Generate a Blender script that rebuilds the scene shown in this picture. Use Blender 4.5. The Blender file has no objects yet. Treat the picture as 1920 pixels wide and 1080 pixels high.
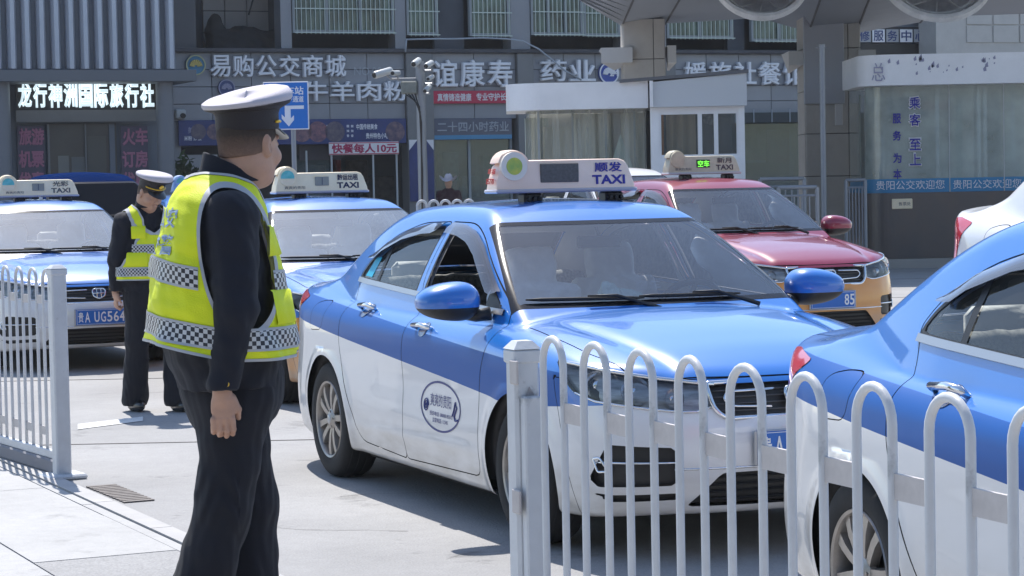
import bpy, math, random
import numpy as np
from mathutils import Vector, Matrix, noise as mnoise

rad = math.radians
scene = bpy.context.scene
COL = scene.collection
random.seed(7)

# ------------------------------------------------------------------ camera, sky, sun
cam_data = bpy.data.cameras.new('camera')
cam = bpy.data.objects.new('camera', cam_data)
COL.objects.link(cam)
scene.camera = cam
cam_data.sensor_width = 36.0
cam_data.lens = 4287.0 / 1920.0 * 36.0
cam_data.clip_start = 0.1
cam_data.clip_end = 2000.0
PITCH = math.atan((540 - 336) / 4287.0)
CAM_H = 1.6
cam.matrix_world = (Matrix.Translation((0, 0, CAM_H)) @ Matrix.Rotation(rad(90) - PITCH, 4, 'X')
                    @ Matrix.Rotation(0.02, 4, 'Z').inverted())

SUN_EL = rad(57.0)
SUN_AZ = rad(-14.0)          # compass direction of the sun, 0 = straight ahead (+Y), negative = left
world = bpy.data.worlds.new('World')
scene.world = world
world.use_nodes = True
wn = world.node_tree
bg = wn.nodes['Background']
sky = wn.nodes.new('ShaderNodeTexSky')
sky.sky_type = 'NISHITA'
sky.sun_disc = False
sky.sun_elevation = SUN_EL
sky.sun_rotation = SUN_AZ
sky.air_density = 1.0
sky.dust_density = 0.5
sky.ozone_density = 1.0
wn.links.new(sky.outputs[0], bg.inputs[0])
bg.inputs[1].default_value = 0.15
sun_data = bpy.data.lights.new('sun', 'SUN')
sun_data.energy = 4.3
sun_data.angle = rad(0.5)
sun_data.color = (1.0, 0.955, 0.90)
sun = bpy.data.objects.new('sun', sun_data)
COL.objects.link(sun)
sd = Vector((math.sin(SUN_AZ) * math.cos(SUN_EL), math.cos(SUN_AZ) * math.cos(SUN_EL), math.sin(SUN_EL)))
sun.rotation_euler = sd.to_track_quat('Z', 'Y').to_euler()
vs = scene.view_settings
vs.view_transform = 'Standard'
vs.look = 'None'
vs.gamma = 1.0
vs.use_curve_mapping = False
vs.exposure = 0.60
scene.cycles.max_bounces = 8
scene.cycles.transparent_max_bounces = 16
scene.cycles.caustics_reflective = False
scene.cycles.caustics_refractive = False
scene.cycles.use_denoising = True


# ------------------------------------------------------------------ materials
MATS = {}


def nt(m):
    return m.node_tree.nodes, m.node_tree.links


def mat(name, color, rough=0.5, metal=0.0, coat=0.0, spec=0.5, emit=None, emit_s=1.0, var=0.0, vscale=4.0,
        bump=0.0, bscale=60.0, vcol=None, trans=0.0, sheen=0.0, rvar=0.0, coord='Object', stretch=(1, 1, 1)):
    if name in MATS:
        return MATS[name]
    m = bpy.data.materials.new(name)
    m.use_nodes = True
    N, L = nt(m)
    p = N['Principled BSDF']
    col = tuple(color) + (1.0,)
    p.inputs['Base Color'].default_value = col
    p.inputs['Roughness'].default_value = rough
    p.inputs['Metallic'].default_value = metal
    p.inputs['Coat Weight'].default_value = coat
    p.inputs['Coat Roughness'].default_value = 0.04
    p.inputs['Specular IOR Level'].default_value = spec
    p.inputs['Transmission Weight'].default_value = trans
    p.inputs['Sheen Weight'].default_value = sheen
    if emit:
        p.inputs['Emission Color'].default_value = tuple(emit) + (1.0,)
        p.inputs['Emission Strength'].default_value = emit_s
    if var or bump or rvar:
        tc = N.new('ShaderNodeTexCoord')
        mp = N.new('ShaderNodeMapping')
        mp.inputs['Scale'].default_value = stretch
        L.new(tc.outputs[coord], mp.inputs[0])
    if var or rvar:
        nz = N.new('ShaderNodeTexNoise')
        nz.inputs['Scale'].default_value = vscale
        nz.inputs['Detail'].default_value = 6.0
        nz.inputs['Roughness'].default_value = 0.65
        L.new(mp.outputs[0], nz.inputs['Vector'])
        rmp = N.new('ShaderNodeMapRange')
        rmp.inputs['From Min'].default_value = 0.3
        rmp.inputs['From Max'].default_value = 0.7
        L.new(nz.outputs['Fac'], rmp.inputs['Value'])
    if var:
        mx = N.new('ShaderNodeMix')
        mx.data_type = 'RGBA'
        c2 = vcol if vcol else tuple(max(0, c * (1 - var)) for c in color)
        mx.inputs['A'].default_value = tuple(c2) + (1.0,)
        mx.inputs['B'].default_value = col
        L.new(rmp.outputs[0], mx.inputs['Factor'])
        L.new(mx.outputs['Result'], p.inputs['Base Color'])
    if rvar:
        m2 = N.new('ShaderNodeMapRange')
        m2.inputs['To Min'].default_value = rough
        m2.inputs['To Max'].default_value = min(1, rough + rvar)
        L.new(rmp.outputs[0], m2.inputs['Value'])
        L.new(m2.outputs[0], p.inputs['Roughness'])
    if bump:
        n2 = N.new('ShaderNodeTexNoise')
        n2.inputs['Scale'].default_value = bscale
        n2.inputs['Detail'].default_value = 4.0
        L.new(mp.outputs[0], n2.inputs['Vector'])
        b = N.new('ShaderNodeBump')
        b.inputs['Strength'].default_value = bump
        b.inputs['Distance'].default_value = 0.01
        L.new(n2.outputs['Fac'], b.inputs['Height'])
        L.new(b.outputs[0], p.inputs['Normal'])
    m.diffuse_color = col
    MATS[name] = m
    return m


def glass(name, tint=(0.75, 0.82, 0.8), rough=0.02, refl=1.0, haze=0.0, hazecol=(0.6, 0.65, 0.66), streak=None):
    """thin pane: clear glass that lets the light through, a mirror sheen by angle and a diffuse veil for dust and painted glare"""
    if name in MATS:
        return MATS[name]
    m = bpy.data.materials.new(name)
    m.use_nodes = True
    N, L = nt(m)
    N.remove(N['Principled BSDF'])
    out = N['Material Output']
    tr = N.new('ShaderNodeBsdfTransparent')
    tr.inputs[0].default_value = tuple(tint) + (1,)
    gl = N.new('ShaderNodeBsdfGlossy')
    gl.inputs['Roughness'].default_value = rough
    fr = N.new('ShaderNodeFresnel')
    fr.inputs['IOR'].default_value = 1.52
    ml = N.new('ShaderNodeMath')
    ml.operation = 'MULTIPLY'
    ml.inputs[1].default_value = refl
    ml.use_clamp = True
    L.new(fr.outputs[0], ml.inputs[0])
    mx = N.new('ShaderNodeMixShader')
    L.new(ml.outputs[0], mx.inputs[0])
    last = tr
    if haze:
        df = N.new('ShaderNodeBsdfDiffuse')
        df.inputs[0].default_value = tuple(hazecol) + (1,)
        tc = N.new('ShaderNodeTexCoord')
        nz = N.new('ShaderNodeTexNoise')
        nz.inputs['Scale'].default_value = 3.0
        nz.inputs['Detail'].default_value = 5.0
        if streak:
            mp = N.new('ShaderNodeMapping')
            mp.inputs['Scale'].default_value = streak
            L.new(tc.outputs['Object'], mp.inputs[0])
            L.new(mp.outputs[0], nz.inputs['Vector'])
        else:
            L.new(tc.outputs['Object'], nz.inputs['Vector'])
        mr = N.new('ShaderNodeMapRange')
        if streak:
            mr.inputs['From Min'].default_value = 0.3
            mr.inputs['From Max'].default_value = 0.7
        mr.inputs['To Min'].default_value = haze * (0.15 if streak else 0.5)
        mr.inputs['To Max'].default_value = haze * (1.7 if streak else 1.5)
        L.new(nz.outputs['Fac'], mr.inputs['Value'])
        h = N.new('ShaderNodeMixShader')
        L.new(mr.outputs[0], h.inputs[0])
        L.new(tr.outputs[0], h.inputs[1])
        L.new(df.outputs[0], h.inputs[2])
        last = h
    L.new(last.outputs[0], mx.inputs[1])
    L.new(gl.outputs[0], mx.inputs[2])
    L.new(mx.outputs[0], out.inputs['Surface'])
    MATS[name] = m
    return m


# ------------------------------------------------------------------ objects
def empty(name, loc=(0, 0, 0), rz=0.0, label=None, cat=None, group=None, rot=None, scale=None):
    o = bpy.data.objects.new(name, None)
    o.location = loc
    o.rotation_euler = rot if rot else (0, 0, rz)
    if scale:
        o.scale = scale
    o.empty_display_size = 0.1
    COL.objects.link(o)
    tag(o, label, cat, group)
    return o


def tag(o, label=None, cat=None, group=None, kind=None):
    if label: o['label'] = label
    if cat: o['category'] = cat
    if group: o['group'] = group
    if kind: o['kind'] = kind
    return o


def mesh_from(name, V, F, m=None, smooth=False, normals=None, uv=None):
    me = bpy.data.meshes.new(name)
    V = np.asarray(V, dtype=float)
    me.from_pydata(V.tolist(), [], [tuple(int(i) for i in f) for f in F])
    if m is not None:
        for mm in (m if isinstance(m, (list, tuple)) else [m]):
            me.materials.append(mm)
    if smooth:
        me.polygons.foreach_set('use_smooth', [True] * len(me.polygons))
    me.update()
    if normals is not None and smooth:
        me.normals_split_custom_set_from_vertices(np.asarray(normals, dtype=float).tolist())
    return me


def link(name, me, parent=None, loc=(0, 0, 0), rot=(0, 0, 0)):
    o = bpy.data.objects.new(name, me)
    o.location = loc
    o.rotation_euler = rot
    if parent is not None:
        o.parent = parent
    COL.objects.link(o)
    return o


def copy_tree(o, parent=None, skip=()):
    c = o.copy()
    COL.objects.link(c)
    c.parent = parent
    for ch in [x for x in KIDS(o)]:
        if ch.name.split('.')[0] not in skip:
            copy_tree(ch, c, skip)
    return c


def KIDS(o):
    return list(o.children)


class MB:
    """collects simple shapes into one mesh"""

    def __init__(s):
        s.v = []
        s.f = []
        s.mi = []

    def add(s, V, F, mi=0):
        n = len(s.v)
        s.v.extend([tuple(map(float, p)) for p in V])
        s.f.extend([tuple(i + n for i in f) for f in F])
        s.mi.extend([mi] * len(F))
        return s

    def box(s, x0, x1, y0, y1, z0, z1, mi=0, b=0.0):
        if b <= 0:
            V = [(x, y, z) for x in (x0, x1) for y in (y0, y1) for z in (z0, z1)]
            F = [(0, 1, 3, 2), (4, 6, 7, 5), (0, 4, 5, 1), (2, 3, 7, 6), (0, 2, 6, 4), (1, 5, 7, 3)]
            return s.add(V, F, mi)
        # chamfered box
        V = []
        F = []
        b = min(b, (x1 - x0) / 2.01, (y1 - y0) / 2.01, (z1 - z0) / 2.01)
        idx = {}
        for i, (x, xi) in enumerate(((x0, x0 + b), (x1, x1 - b))):
            for j, (y, yi) in enumerate(((y0, y0 + b), (y1, y1 - b))):
                for k, (z, zi) in enumerate(((z0, z0 + b), (z1, z1 - b))):
                    idx[i, j, k, 0] = len(V); V.append((x, yi, zi))
                    idx[i, j, k, 1] = len(V); V.append((xi, y, zi))
                    idx[i, j, k, 2] = len(V); V.append((xi, yi, z))
        q = lambda *a: F.append(tuple(idx[t] for t in a))
        for i in (0, 1):
            q((i, 0, 0, 0), (i, 1, 0, 0), (i, 1, 1, 0), (i, 0, 1, 0))
            q((0, i, 0, 1), (1, i, 0, 1), (1, i, 1, 1), (0, i, 1, 1))
            q((0, 0, i, 2), (1, 0, i, 2), (1, 1, i, 2), (0, 1, i, 2))
            for j in (0, 1):
                q((i, j, 0, 0), (i, j, 1, 0), (i, j, 1, 1), (i, j, 0, 1))
                q((i, 0, j, 0), (i, 1, j, 0), (i, 1, j, 2), (i, 0, j, 2))
                q((0, i, j, 1), (1, i, j, 1), (1, i, j, 2), (0, i, j, 2))
                for k in (0, 1):
                    q((i, j, k, 0), (i, j, k, 1), (i, j, k, 2))
        return s.add(V, F, mi)

    def prism(s, pts, a0, a1, axis='y', mi=0):
        """polygon pts in the plane across the axis, pushed from a0 to a1"""
        n = len(pts)
        def P(p, a):
            return {'x': (a, p[0], p[1]), 'y': (p[0], a, p[1]), 'z': (p[0], p[1], a)}[axis]
        V = [P(p, a0) for p in pts] + [P(p, a1) for p in pts]
        F = [tuple(range(n)), tuple(range(2 * n - 1, n - 1, -1))]
        F += [(i, (i + 1) % n, n + (i + 1) % n, n + i) for i in range(n)]
        return s.add(V, F, mi)

    def cyl(s, p0, p1, r0, r1=None, n=16, mi=0, caps=True):
        return s.tube([p0, p1], [r0, r0 if r1 is None else r1], n, mi, caps)

    def tube(s, pts, r, n=8, mi=0, caps=True, closed=False):
        P = [Vector(p) for p in pts]
        m = len(P)
        R = r if isinstance(r, (list, tuple)) else [r] * m
        V = []
        up = None
        for i, p in enumerate(P):
            if closed:
                t = P[(i + 1) % m] - P[i - 1]
            else:
                t = P[min(i + 1, m - 1)] - P[max(i - 1, 0)]
            t = t.normalized() if t.length > 1e-9 else Vector((0, 0, 1))
            if up is None:
                up = Vector((0, 0, 1)) if abs(t.z) < 0.9 else Vector((1, 0, 0))
            a = t.cross(up).normalized()
            b = a.cross(t).normalized()
            up = b
            for k in range(n):
                an = 2 * math.pi * k / n
                V.append(p + R[i] * (a * math.cos(an) + b * math.sin(an)))
        F = []
        for i in range(m if closed else m - 1):
            i2 = (i + 1) % m
            for k in range(n):
                F.append((i * n + k, i * n + (k + 1) % n, i2 * n + (k + 1) % n, i2 * n + k))
        if caps and not closed:
            F.append(tuple(range(n - 1, -1, -1)))
            F.append(tuple((m - 1) * n + k for k in range(n)))
        return s.add(V, F, mi)

    def rev(s, prof, n=32, mi=0, axis='y', c=(0, 0, 0)):
        """revolve (r, a) profile round an axis"""
        V = []
        for r, a in prof:
            for k in range(n):
                t = 2 * math.pi * k / n
                u, w = r * math.cos(t), r * math.sin(t)
                p = {'y': (u, a, w), 'z': (u, w, a), 'x': (a, u, w)}[axis]
                V.append((p[0] + c[0], p[1] + c[1], p[2] + c[2]))
        F = []
        for i in range(len(prof) - 1):
            for k in range(n):
                F.append((i * n + k, i * n + (k + 1) % n, (i + 1) * n + (k + 1) % n, (i + 1) * n + k))
        return s.add(V, F, mi)

    def build(s, name, m, parent=None, smooth=False, loc=(0, 0, 0), rot=(0, 0, 0)):
        me = mesh_from(name, s.v, s.f, m)
        me.polygons.foreach_set('material_index', s.mi)
        if smooth:
            me.polygons.foreach_set('use_smooth', [True] * len(me.polygons))
            me.update()
            if smooth is not True:
                me.set_sharp_from_angle(angle=rad(smooth))
        # make outward normals consistent
        return link(name, me, parent, loc, rot)


# ------------------------------------------------------------------ lettering
_txt = {}


def text_vf(s, size=1.0, bold=0.0, extrude=0.0, shear=0.0, bevel=0.0):
    """outline of a text as vertices and faces, centred on the origin of the XY plane; size = height of a character"""
    key = (s, round(bold, 4), round(extrude / size, 4), shear, bevel)
    if key not in _txt:
        cu = bpy.data.curves.new('t', 'FONT')
        cu.body = s
        cu.size = 1.0
        cu.offset = bold
        cu.shear = shear
        cu.extrude = extrude / size
        cu.resolution_u = 3
        cu.bevel_depth = bevel
        cu.bevel_resolution = 0
        cu.align_x = 'CENTER'
        cu.align_y = 'CENTER'
        o = bpy.data.objects.new('t', cu)
        COL.objects.link(o)
        dg = bpy.context.evaluated_depsgraph_get()
        me = bpy.data.meshes.new_from_object(o.evaluated_get(dg))
        V = np.zeros(len(me.vertices) * 3)
        me.vertices.foreach_get('co', V)
        V = V.reshape(-1, 3)
        F = [tuple(p.vertices) for p in me.polygons]
        COL.objects.unlink(o)
        bpy.data.objects.remove(o)
        bpy.data.curves.remove(cu)
        bpy.data.meshes.remove(me)
        if len(V):
            V[:, :2] -= (V[:, :2].min(0) + V[:, :2].max(0)) / 2
        _txt[key] = (V, F)
    V, F = _txt[key]
    return V * size, F


def text_obj(name, s, m, parent, origin, xdir, ydir, size=None, width=None, height=None, bold=0.0, extrude=0.0, shear=0.0):
    """flat or raised lettering; xdir = reading direction, ydir = up"""
    V, F = text_vf(s, 1.0, 0.0, extrude if size is None else extrude / size, shear, bevel=bold)
    V = V.copy()
    w0 = np.ptp(V[:, 0]); h0 = np.ptp(V[:, 1])
    sx = sy = size or 1.0
    if width: sx = width / w0; sy = sx if not height else sy
    if height: sy = height / h0; sx = sy if not width else sx
    V[:, 0] *= sx; V[:, 1] *= sy
    V[:, 2] *= size if size else 1.0
    if not extrude and len(V): V[:, 2] = V[:, 2] * min(sx, sy)
    X = np.array(xdir, float); X /= np.linalg.norm(X)
    Y = np.array(ydir, float); Y /= np.linalg.norm(Y)
    Z = np.cross(X, Y)
    P = np.array(origin, float) + V[:, :1] * X + V[:, 1:2] * Y + V[:, 2:3] * Z
    me = mesh_from(name, P, F, m)
    return link(name, me, parent)


# ------------------------------------------------------------------ smooth shapes from distance fields
def smin(a, b, k):
    h = np.clip(0.5 + 0.5 * (b - a) / k, 0, 1)
    return b * (1 - h) + a * h - k * h * (1 - h)


def smax(a, b, k):
    return -smin(-a, -b, k)


def polygonize(f, lo, hi, h, coarse=0):
    """surface of f = 0 (inside is negative) on a regular grid; returns vertices, quads, normals"""
    lo = np.array(lo, float)
    n = np.ceil((np.array(hi, float) - lo) / h).astype(int) + 1
    xs = [lo[i] + h * np.arange(n[i]) for i in range(3)]
    if coarse:
        cs = coarse
        cn = [int(math.ceil(n[i] / cs)) for i in range(3)]
        cx = [lo[i] + h * (np.arange(cn[i]) * cs + (cs - 1) / 2) for i in range(3)]
        C = np.stack(np.meshgrid(*cx, indexing='ij'), -1).reshape(-1, 3)
        cv = f(C).reshape(cn)
        act = np.abs(cv) < h * cs * 1.35
        G = np.repeat(np.repeat(np.repeat(cv, cs, 0), cs, 1), cs, 2)[:n[0], :n[1], :n[2]].copy()
        M = np.repeat(np.repeat(np.repeat(act, cs, 0), cs, 1), cs, 2)[:n[0], :n[1], :n[2]]
        I = np.argwhere(M)
        G[M] = f(lo + I * h)
    else:
        P = np.stack(np.meshgrid(*xs, indexing='ij'), -1).reshape(-1, 3)
        G = np.concatenate([f(P[i:i + 400000]) for i in range(0, len(P), 400000)]).reshape(n)
    S = G < 0
    n1 = n - 1
    cnt = np.zeros(n1, int)
    acc = np.zeros(tuple(n1) + (3,))
    for ax in range(3):
        a = [slice(None)] * 3; b = [slice(None)] * 3
        a[ax] = slice(0, -1); b[ax] = slice(1, None)
        g0, g1 = G[tuple(a)], G[tuple(b)]
        cr = (g0 < 0) != (g1 < 0)
        with np.errstate(divide='ignore', invalid='ignore'):
            t = np.where(cr, g0 / (g0 - g1), 0)
        o1, o2 = [i for i in range(3) if i != ax]
        for d1 in (0, 1):
            for d2 in (0, 1):
                sl = [slice(None)] * 3
                sl[o1] = slice(d1, d1 + n1[o1]); sl[o2] = slice(d2, d2 + n1[o2])
                c = cr[tuple(sl)]
                cnt += c
                acc[..., ax] += np.where(c, t[tuple(sl)], 0)
                acc[..., o1] += np.where(c, d1, 0)
                acc[..., o2] += np.where(c, d2, 0)
    cell = cnt > 0
    ids = -np.ones(n1, int)
    ids[cell] = np.arange(cell.sum())
    I = np.argwhere(cell)
    V = lo + (I + acc[cell] / cnt[cell][:, None]) * h
    F = []
    for ax in range(3):
        a = [slice(None)] * 3; b = [slice(None)] * 3
        a[ax] = slice(0, -1); b[ax] = slice(1, None)
        s0, s1 = S[tuple(a)], S[tuple(b)]
        o1, o2 = (ax + 1) % 3, (ax + 2) % 3
        E = np.argwhere(s0 != s1)
        E = E[(E[:, o1] > 0) & (E[:, o2] > 0) & (E[:, o1] < n1[o1]) & (E[:, o2] < n1[o2])]
        def cid(d1, d2):
            J = E.copy(); J[:, o1] -= d1; J[:, o2] -= d2
            return ids[J[:, 0], J[:, 1], J[:, 2]]
        q = np.stack([cid(1, 1), cid(0, 1), cid(0, 0), cid(1, 0)], 1)
        inside = s0[E[:, 0], E[:, 1], E[:, 2]]
        q[~inside] = q[~inside][:, ::-1]
        F.append(q)
    F = np.concatenate(F)
    N = None
    for it in range(3):
        g, N = grad(f, V, h * 0.25)
        V = V - N * np.clip(g, -h, h)[:, None]
    g, N = grad(f, V, h * 0.25)
    nn = np.linalg.norm(N, axis=1, keepdims=True)
    return V, F, N / np.maximum(nn, 1e-9)


def grad(f, V, e):
    """value over slope, and the step direction"""
    g = f(V)
    D = np.zeros_like(V)
    for k in range(3):
        d = np.zeros(3); d[k] = e
        D[:, k] = (f(V + d) - f(V - d)) / (2 * e)
    n = np.linalg.norm(D, axis=1)
    n = np.maximum(n, 0.2)
    return g / n, D / n[:, None]


class Skin:
    """a polygon mesh that can be cut along any function and picked apart into regions"""

    def __init__(s, V, F, N=None):
        s.V = np.asarray(V, float)
        s.N = np.zeros_like(s.V) if N is None else np.asarray(N, float)
        F = np.asarray(F)
        s.A = -np.ones((len(F), 10), int)
        s.A[:, :F.shape[1]] = F

    def cut(s, fun, where=None):
        g = fun(s.V)
        g = np.where(np.abs(g) < 2e-4, 0.0, g)
        gp = np.append(g, np.nan)
        GA = gp[s.A]
        lo = np.nanmin(GA, 1); hi = np.nanmax(GA, 1)
        strad = (lo < 0) & (hi > 0)
        if where is not None:
            wv = np.append(where(s.V).astype(float), 0)
            strad &= wv[s.A].max(1) > 0
        idx = np.where(strad)[0]
        if not len(idx):
            return s
        cache = {}
        nv = len(s.V)
        newV, newN, newF = [], [], []
        for fi in idx:
            poly = [int(i) for i in s.A[fi] if i >= 0]
            neg, pos = [], []
            m = len(poly)
            for k in range(m):
                i, j = poly[k], poly[(k + 1) % m]
                gi, gj = g[i], g[j]
                if gi <= 0: neg.append(i)
                if gi >= 0: pos.append(i)
                if (gi < 0 < gj) or (gj < 0 < gi):
                    key = (i, j) if i < j else (j, i)
                    q = cache.get(key)
                    if q is None:
                        t = gi / (gi - gj)
                        q = nv + len(newV)
                        newV.append(s.V[i] * (1 - t) + s.V[j] * t)
                        newN.append(s.N[i] * (1 - t) + s.N[j] * t)
                        cache[key] = q
                    neg.append(q); pos.append(q)
            for P in (neg, pos):
                if 3 <= len(P) <= 10:
                    newF.append(P + [-1] * (10 - len(P)))
        keep = np.ones(len(s.A), bool)
        keep[idx] = False
        s.A = np.concatenate([s.A[keep], np.array(newF, int)])
        s.V = np.concatenate([s.V, np.array(newV)])
        s.N = np.concatenate([s.N, np.array(newN)])
        return s

    def centers(s):
        M = s.A >= 0
        P = s.V[np.where(M, s.A, 0)] * M[..., None]
        return P.sum(1) / M.sum(1)[:, None]

    def drop(s, mask):
        s.A = s.A[~mask]
        return s

    def pick(s, mask, push=0.0, mirror=False, both=False):
        """vertices, faces, normals of the chosen faces; push moves them along the normal"""
        A = s.A[mask]
        used = np.unique(A[A >= 0])
        mp = -np.ones(len(s.V) + 1, int)
        mp[used] = np.arange(len(used))
        V = s.V[used] + s.N[used] * push
        N = s.N[used]
        F = [[int(mp[i]) for i in r if i >= 0] for r in A]
        if mirror:
            V = V * (1, -1, 1); N = N * (1, -1, 1)
            F = [f[::-1] for f in F]
        if both:
            n = len(V)
            seam = np.abs(V[:, 1]) < 1e-6
            im = np.arange(n) + n
            im[seam] = np.arange(n)[seam]
            V2 = np.concatenate([V, V * (1, -1, 1)])
            N2 = np.concatenate([N, N * (1, -1, 1)])
            F = F + [[int(im[i]) for i in f][::-1] for f in F]
            V, N = V2, N2
        return V, F, N


def round_poly(pts, r, n=5):
    out = []
    m = len(pts)
    for i in range(m):
        p = np.array(pts[i], float); a = np.array(pts[i - 1], float); b = np.array(pts[(i + 1) % m], float)
        da = a - p; db = b - p
        la, lb = np.linalg.norm(da), np.linalg.norm(db)
        rr = r[i] if isinstance(r, (list, tuple)) else r
        k = min(rr, la * 0.45, lb * 0.45)
        A = p + da / la * k; B = p + db / lb * k
        for t in np.linspace(0, 1, n):
            out.append(tuple((1 - t) ** 2 * A + 2 * t * (1 - t) * p + t * t * B))
    return out


def sd_poly(u, v, pts):
    P = np.array(pts, float)
    d = np.full(u.shape, 1e9)
    s = np.ones(u.shape)
    n = len(P)
    for i in range(n):
        ax, ay = P[i]; bx, by = P[i - 1]
        ex, ey = bx - ax, by - ay
        wx, wy = u - ax, v - ay
        t = np.clip((wx * ex + wy * ey) / max(ex * ex + ey * ey, 1e-12), 0, 1)
        qx, qy = wx - ex * t, wy - ey * t
        d = np.minimum(d, qx * qx + qy * qy)
        c1 = v >= ay; c2 = v < by; c3 = ex * wy > ey * wx
        flip = (c1 & c2 & c3) | (~c1 & ~c2 & ~c3)
        s = np.where(flip, -s, s)
    return s * np.sqrt(d)


def smooth_curve(xk, yk):
    """monotone-ish cubic through the given knots (ascending)"""
    xk = np.array(xk, float); yk = np.array(yk, float)
    h = np.diff(xk); dl = np.diff(yk) / h
    m = np.zeros(len(xk))
    m[1:-1] = (dl[:-1] * h[1:] + dl[1:] * h[:-1]) / (h[1:] + h[:-1])
    m[0] = dl[0]; m[-1] = dl[-1]
    def F(x):
        x = np.asarray(x, float)
        xc = np.clip(x, xk[0], xk[-1])
        i = np.clip(np.searchsorted(xk, xc) - 1, 0, len(h) - 1)
        t = (xc - xk[i]) / h[i]
        t2, t3 = t * t, t ** 3
        y = (2 * t3 - 3 * t2 + 1) * yk[i] + (t3 - 2 * t2 + t) * h[i] * m[i] + (-2 * t3 + 3 * t2) * yk[i + 1] + (t3 - t2) * h[i] * m[i + 1]
        return y + np.where(x < xk[0], (x - xk[0]) * m[0], 0) + np.where(x > xk[-1], (x - xk[-1]) * m[-1], 0)
    return F
# ================================================================== the saloon taxi
# local axes: x forward from the front axle, y to the car's left, z up
WB = 2.65
c_W = smooth_curve([-3.74, -3.66, -3.5, -3.25, -2.8, -2.2, -1.2, 0.0, 0.35, 0.6, 0.78, 0.9],
                   [0.60, 0.70, 0.79, 0.845, 0.878, 0.888, 0.893, 0.882, 0.862, 0.825, 0.755, 0.64])
c_sec = smooth_curve([0.10, 0.18, 0.27, 0.40, 0.60, 0.80, 0.88, 0.95, 1.05, 1.2],
                     [-.075, -.045, -.022, -.004, 0.0, -.004, -.022, -.055, -.115, -.20])
c_top = smooth_curve([-3.80, -3.70, -3.6, -3.4, -3.1, -2.8, -1.0, -0.45, -0.2, 0.1, 0.4, 0.62, 0.78, 0.92],
                     [1.03, 1.045, 1.052, 1.055, 1.05, 1.04, 1.01, 1.005, 0.995, 0.96, 0.91, 0.86, 0.80, 0.72])
c_frontplan = smooth_curve([0, 0.25, 0.45, 0.6, 0.72, 0.8, 0.88, 0.95], [0.93, 0.915, 0.875, 0.815, 0.725, 0.61, 0.35, -0.3])
c_frontz = smooth_curve([0.1, 0.2, 0.30, 0.42, 0.55, 0.64, 0.72, 0.78, 0.9], [-.10, -.04, -.008, 0.0, -.012, -.035, -.06, -.10, -.22])
c_rearplan = smooth_curve([0, 0.3, 0.5, 0.65, 0.75, 0.82, 0.9], [-3.73, -3.715, -3.68, -3.61, -3.50, -3.36, -3.0])
c_rearz = smooth_curve([0.1, 0.22, 0.32, 0.5, 0.62, 0.75, 0.9, 1.02, 1.1], [.14, .05, .01, 0.0, .03, .055, .06, .04, .03])
c_roof = smooth_curve([-3.3, -2.85, -2.6, -2.3, -1.9, -1.5, -1.15, -0.9, -0.5], [1.10, 1.345, 1.420, 1.470, 1.495, 1.495, 1.473, 1.438, 1.34])


def f_body(P):
    x, y, z = P[:, 0], np.abs(P[:, 1]), P[:, 2]
    # lower body
    crease = 0.855 + 0.035 * np.clip(-x - 0.4, 0, 3.2) / 3.0
    zz = z - (crease - 0.87)
    W = c_W(x)
    arch = np.zeros_like(x)
    for ax in (0.0, -WB):
        r = np.sqrt((x - ax) ** 2 + (z - 0.31) ** 2)
        arch = np.maximum(arch, 0.016 * np.exp(-((r - 0.36) / 0.055) ** 2))
    waist = 0.012 * np.exp(-((z - 0.60) / 0.16) ** 2) * np.clip((x + 2.3) * 2, 0, 1) * np.clip((-x - 0.3) * 2, 0, 1)
    line = 0.006 * np.exp(-((z - 0.37 - 0.02 * x) / 0.03) ** 2) * np.clip((x + 2.3) * 4, 0, 1) * np.clip((-x - 0.4) * 4, 0, 1)
    side = y - (W + c_sec(zz) + arch * (z < 0.7) - waist + line)
    crown = 0.055 * (y / 0.85) ** 2 + 0.045 * (y / 0.85) ** 6
    hood_line = 0.012 * np.exp(-((y - (0.50 + 0.12 * np.clip(-x + 0.7, 0, 1))) / 0.05) ** 2) * np.clip((x + 0.3) * 3, 0, 1)
    top = (z - (c_top(x) - crown - hood_line)) * 0.97
    front = (x - (c_frontplan(y) + c_frontz(z))) * 0.9
    rear = ((c_rearplan(y) + c_rearz(z)) - x) * 0.9
    bot = 0.175 - z + 0.03 * np.clip((x - 0.45) * 3, 0, 1) + 0.03 * np.clip((-x - 3.1) * 3, 0, 1)
    low = smax(side, top, 0.07)
    low = smax(low, front, 0.035)
    low = smax(low, rear, 0.05)
    low = smax(low, bot, 0.03)
    # greenhouse
    xf = x + 0.18 * y * y
    wind = (z - (0.985 + (-(xf + 0.25)) * 0.590 - 0.05 * (xf + 0.25) ** 2)) * 0.88
    xr = x - 0.30 * y * y
    back = (z - (1.055 + (xr + 3.20) * 0.52)) * 0.9
    roof = z - (c_roof(x) - 0.035 * (y / 0.55) ** 2)
    gt = smax(smax(wind, roof, 0.05), back, 0.10)
    plan = 0.795 - 0.10 * np.clip((-x - 2.3), 0, 1.4) ** 1.5 - 0.05 * np.clip(x + 0.9, 0, 1) ** 2 - 0.012 * (x + 1.6) ** 2
    t = np.clip(z - 0.93, -0.2, 0.7)
    gside = (y - (plan - 0.30 * t - 0.42 * t * t)) * 0.93
    gh = smax(gt, gside, 0.055)
    gh = smax(gh, 0.7 - z, 0.02)
    k = 0.012 + 0.13 * np.clip((-x - 2.55) * 1.6, 0, 1)
    return smin(low, gh, k)


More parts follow.
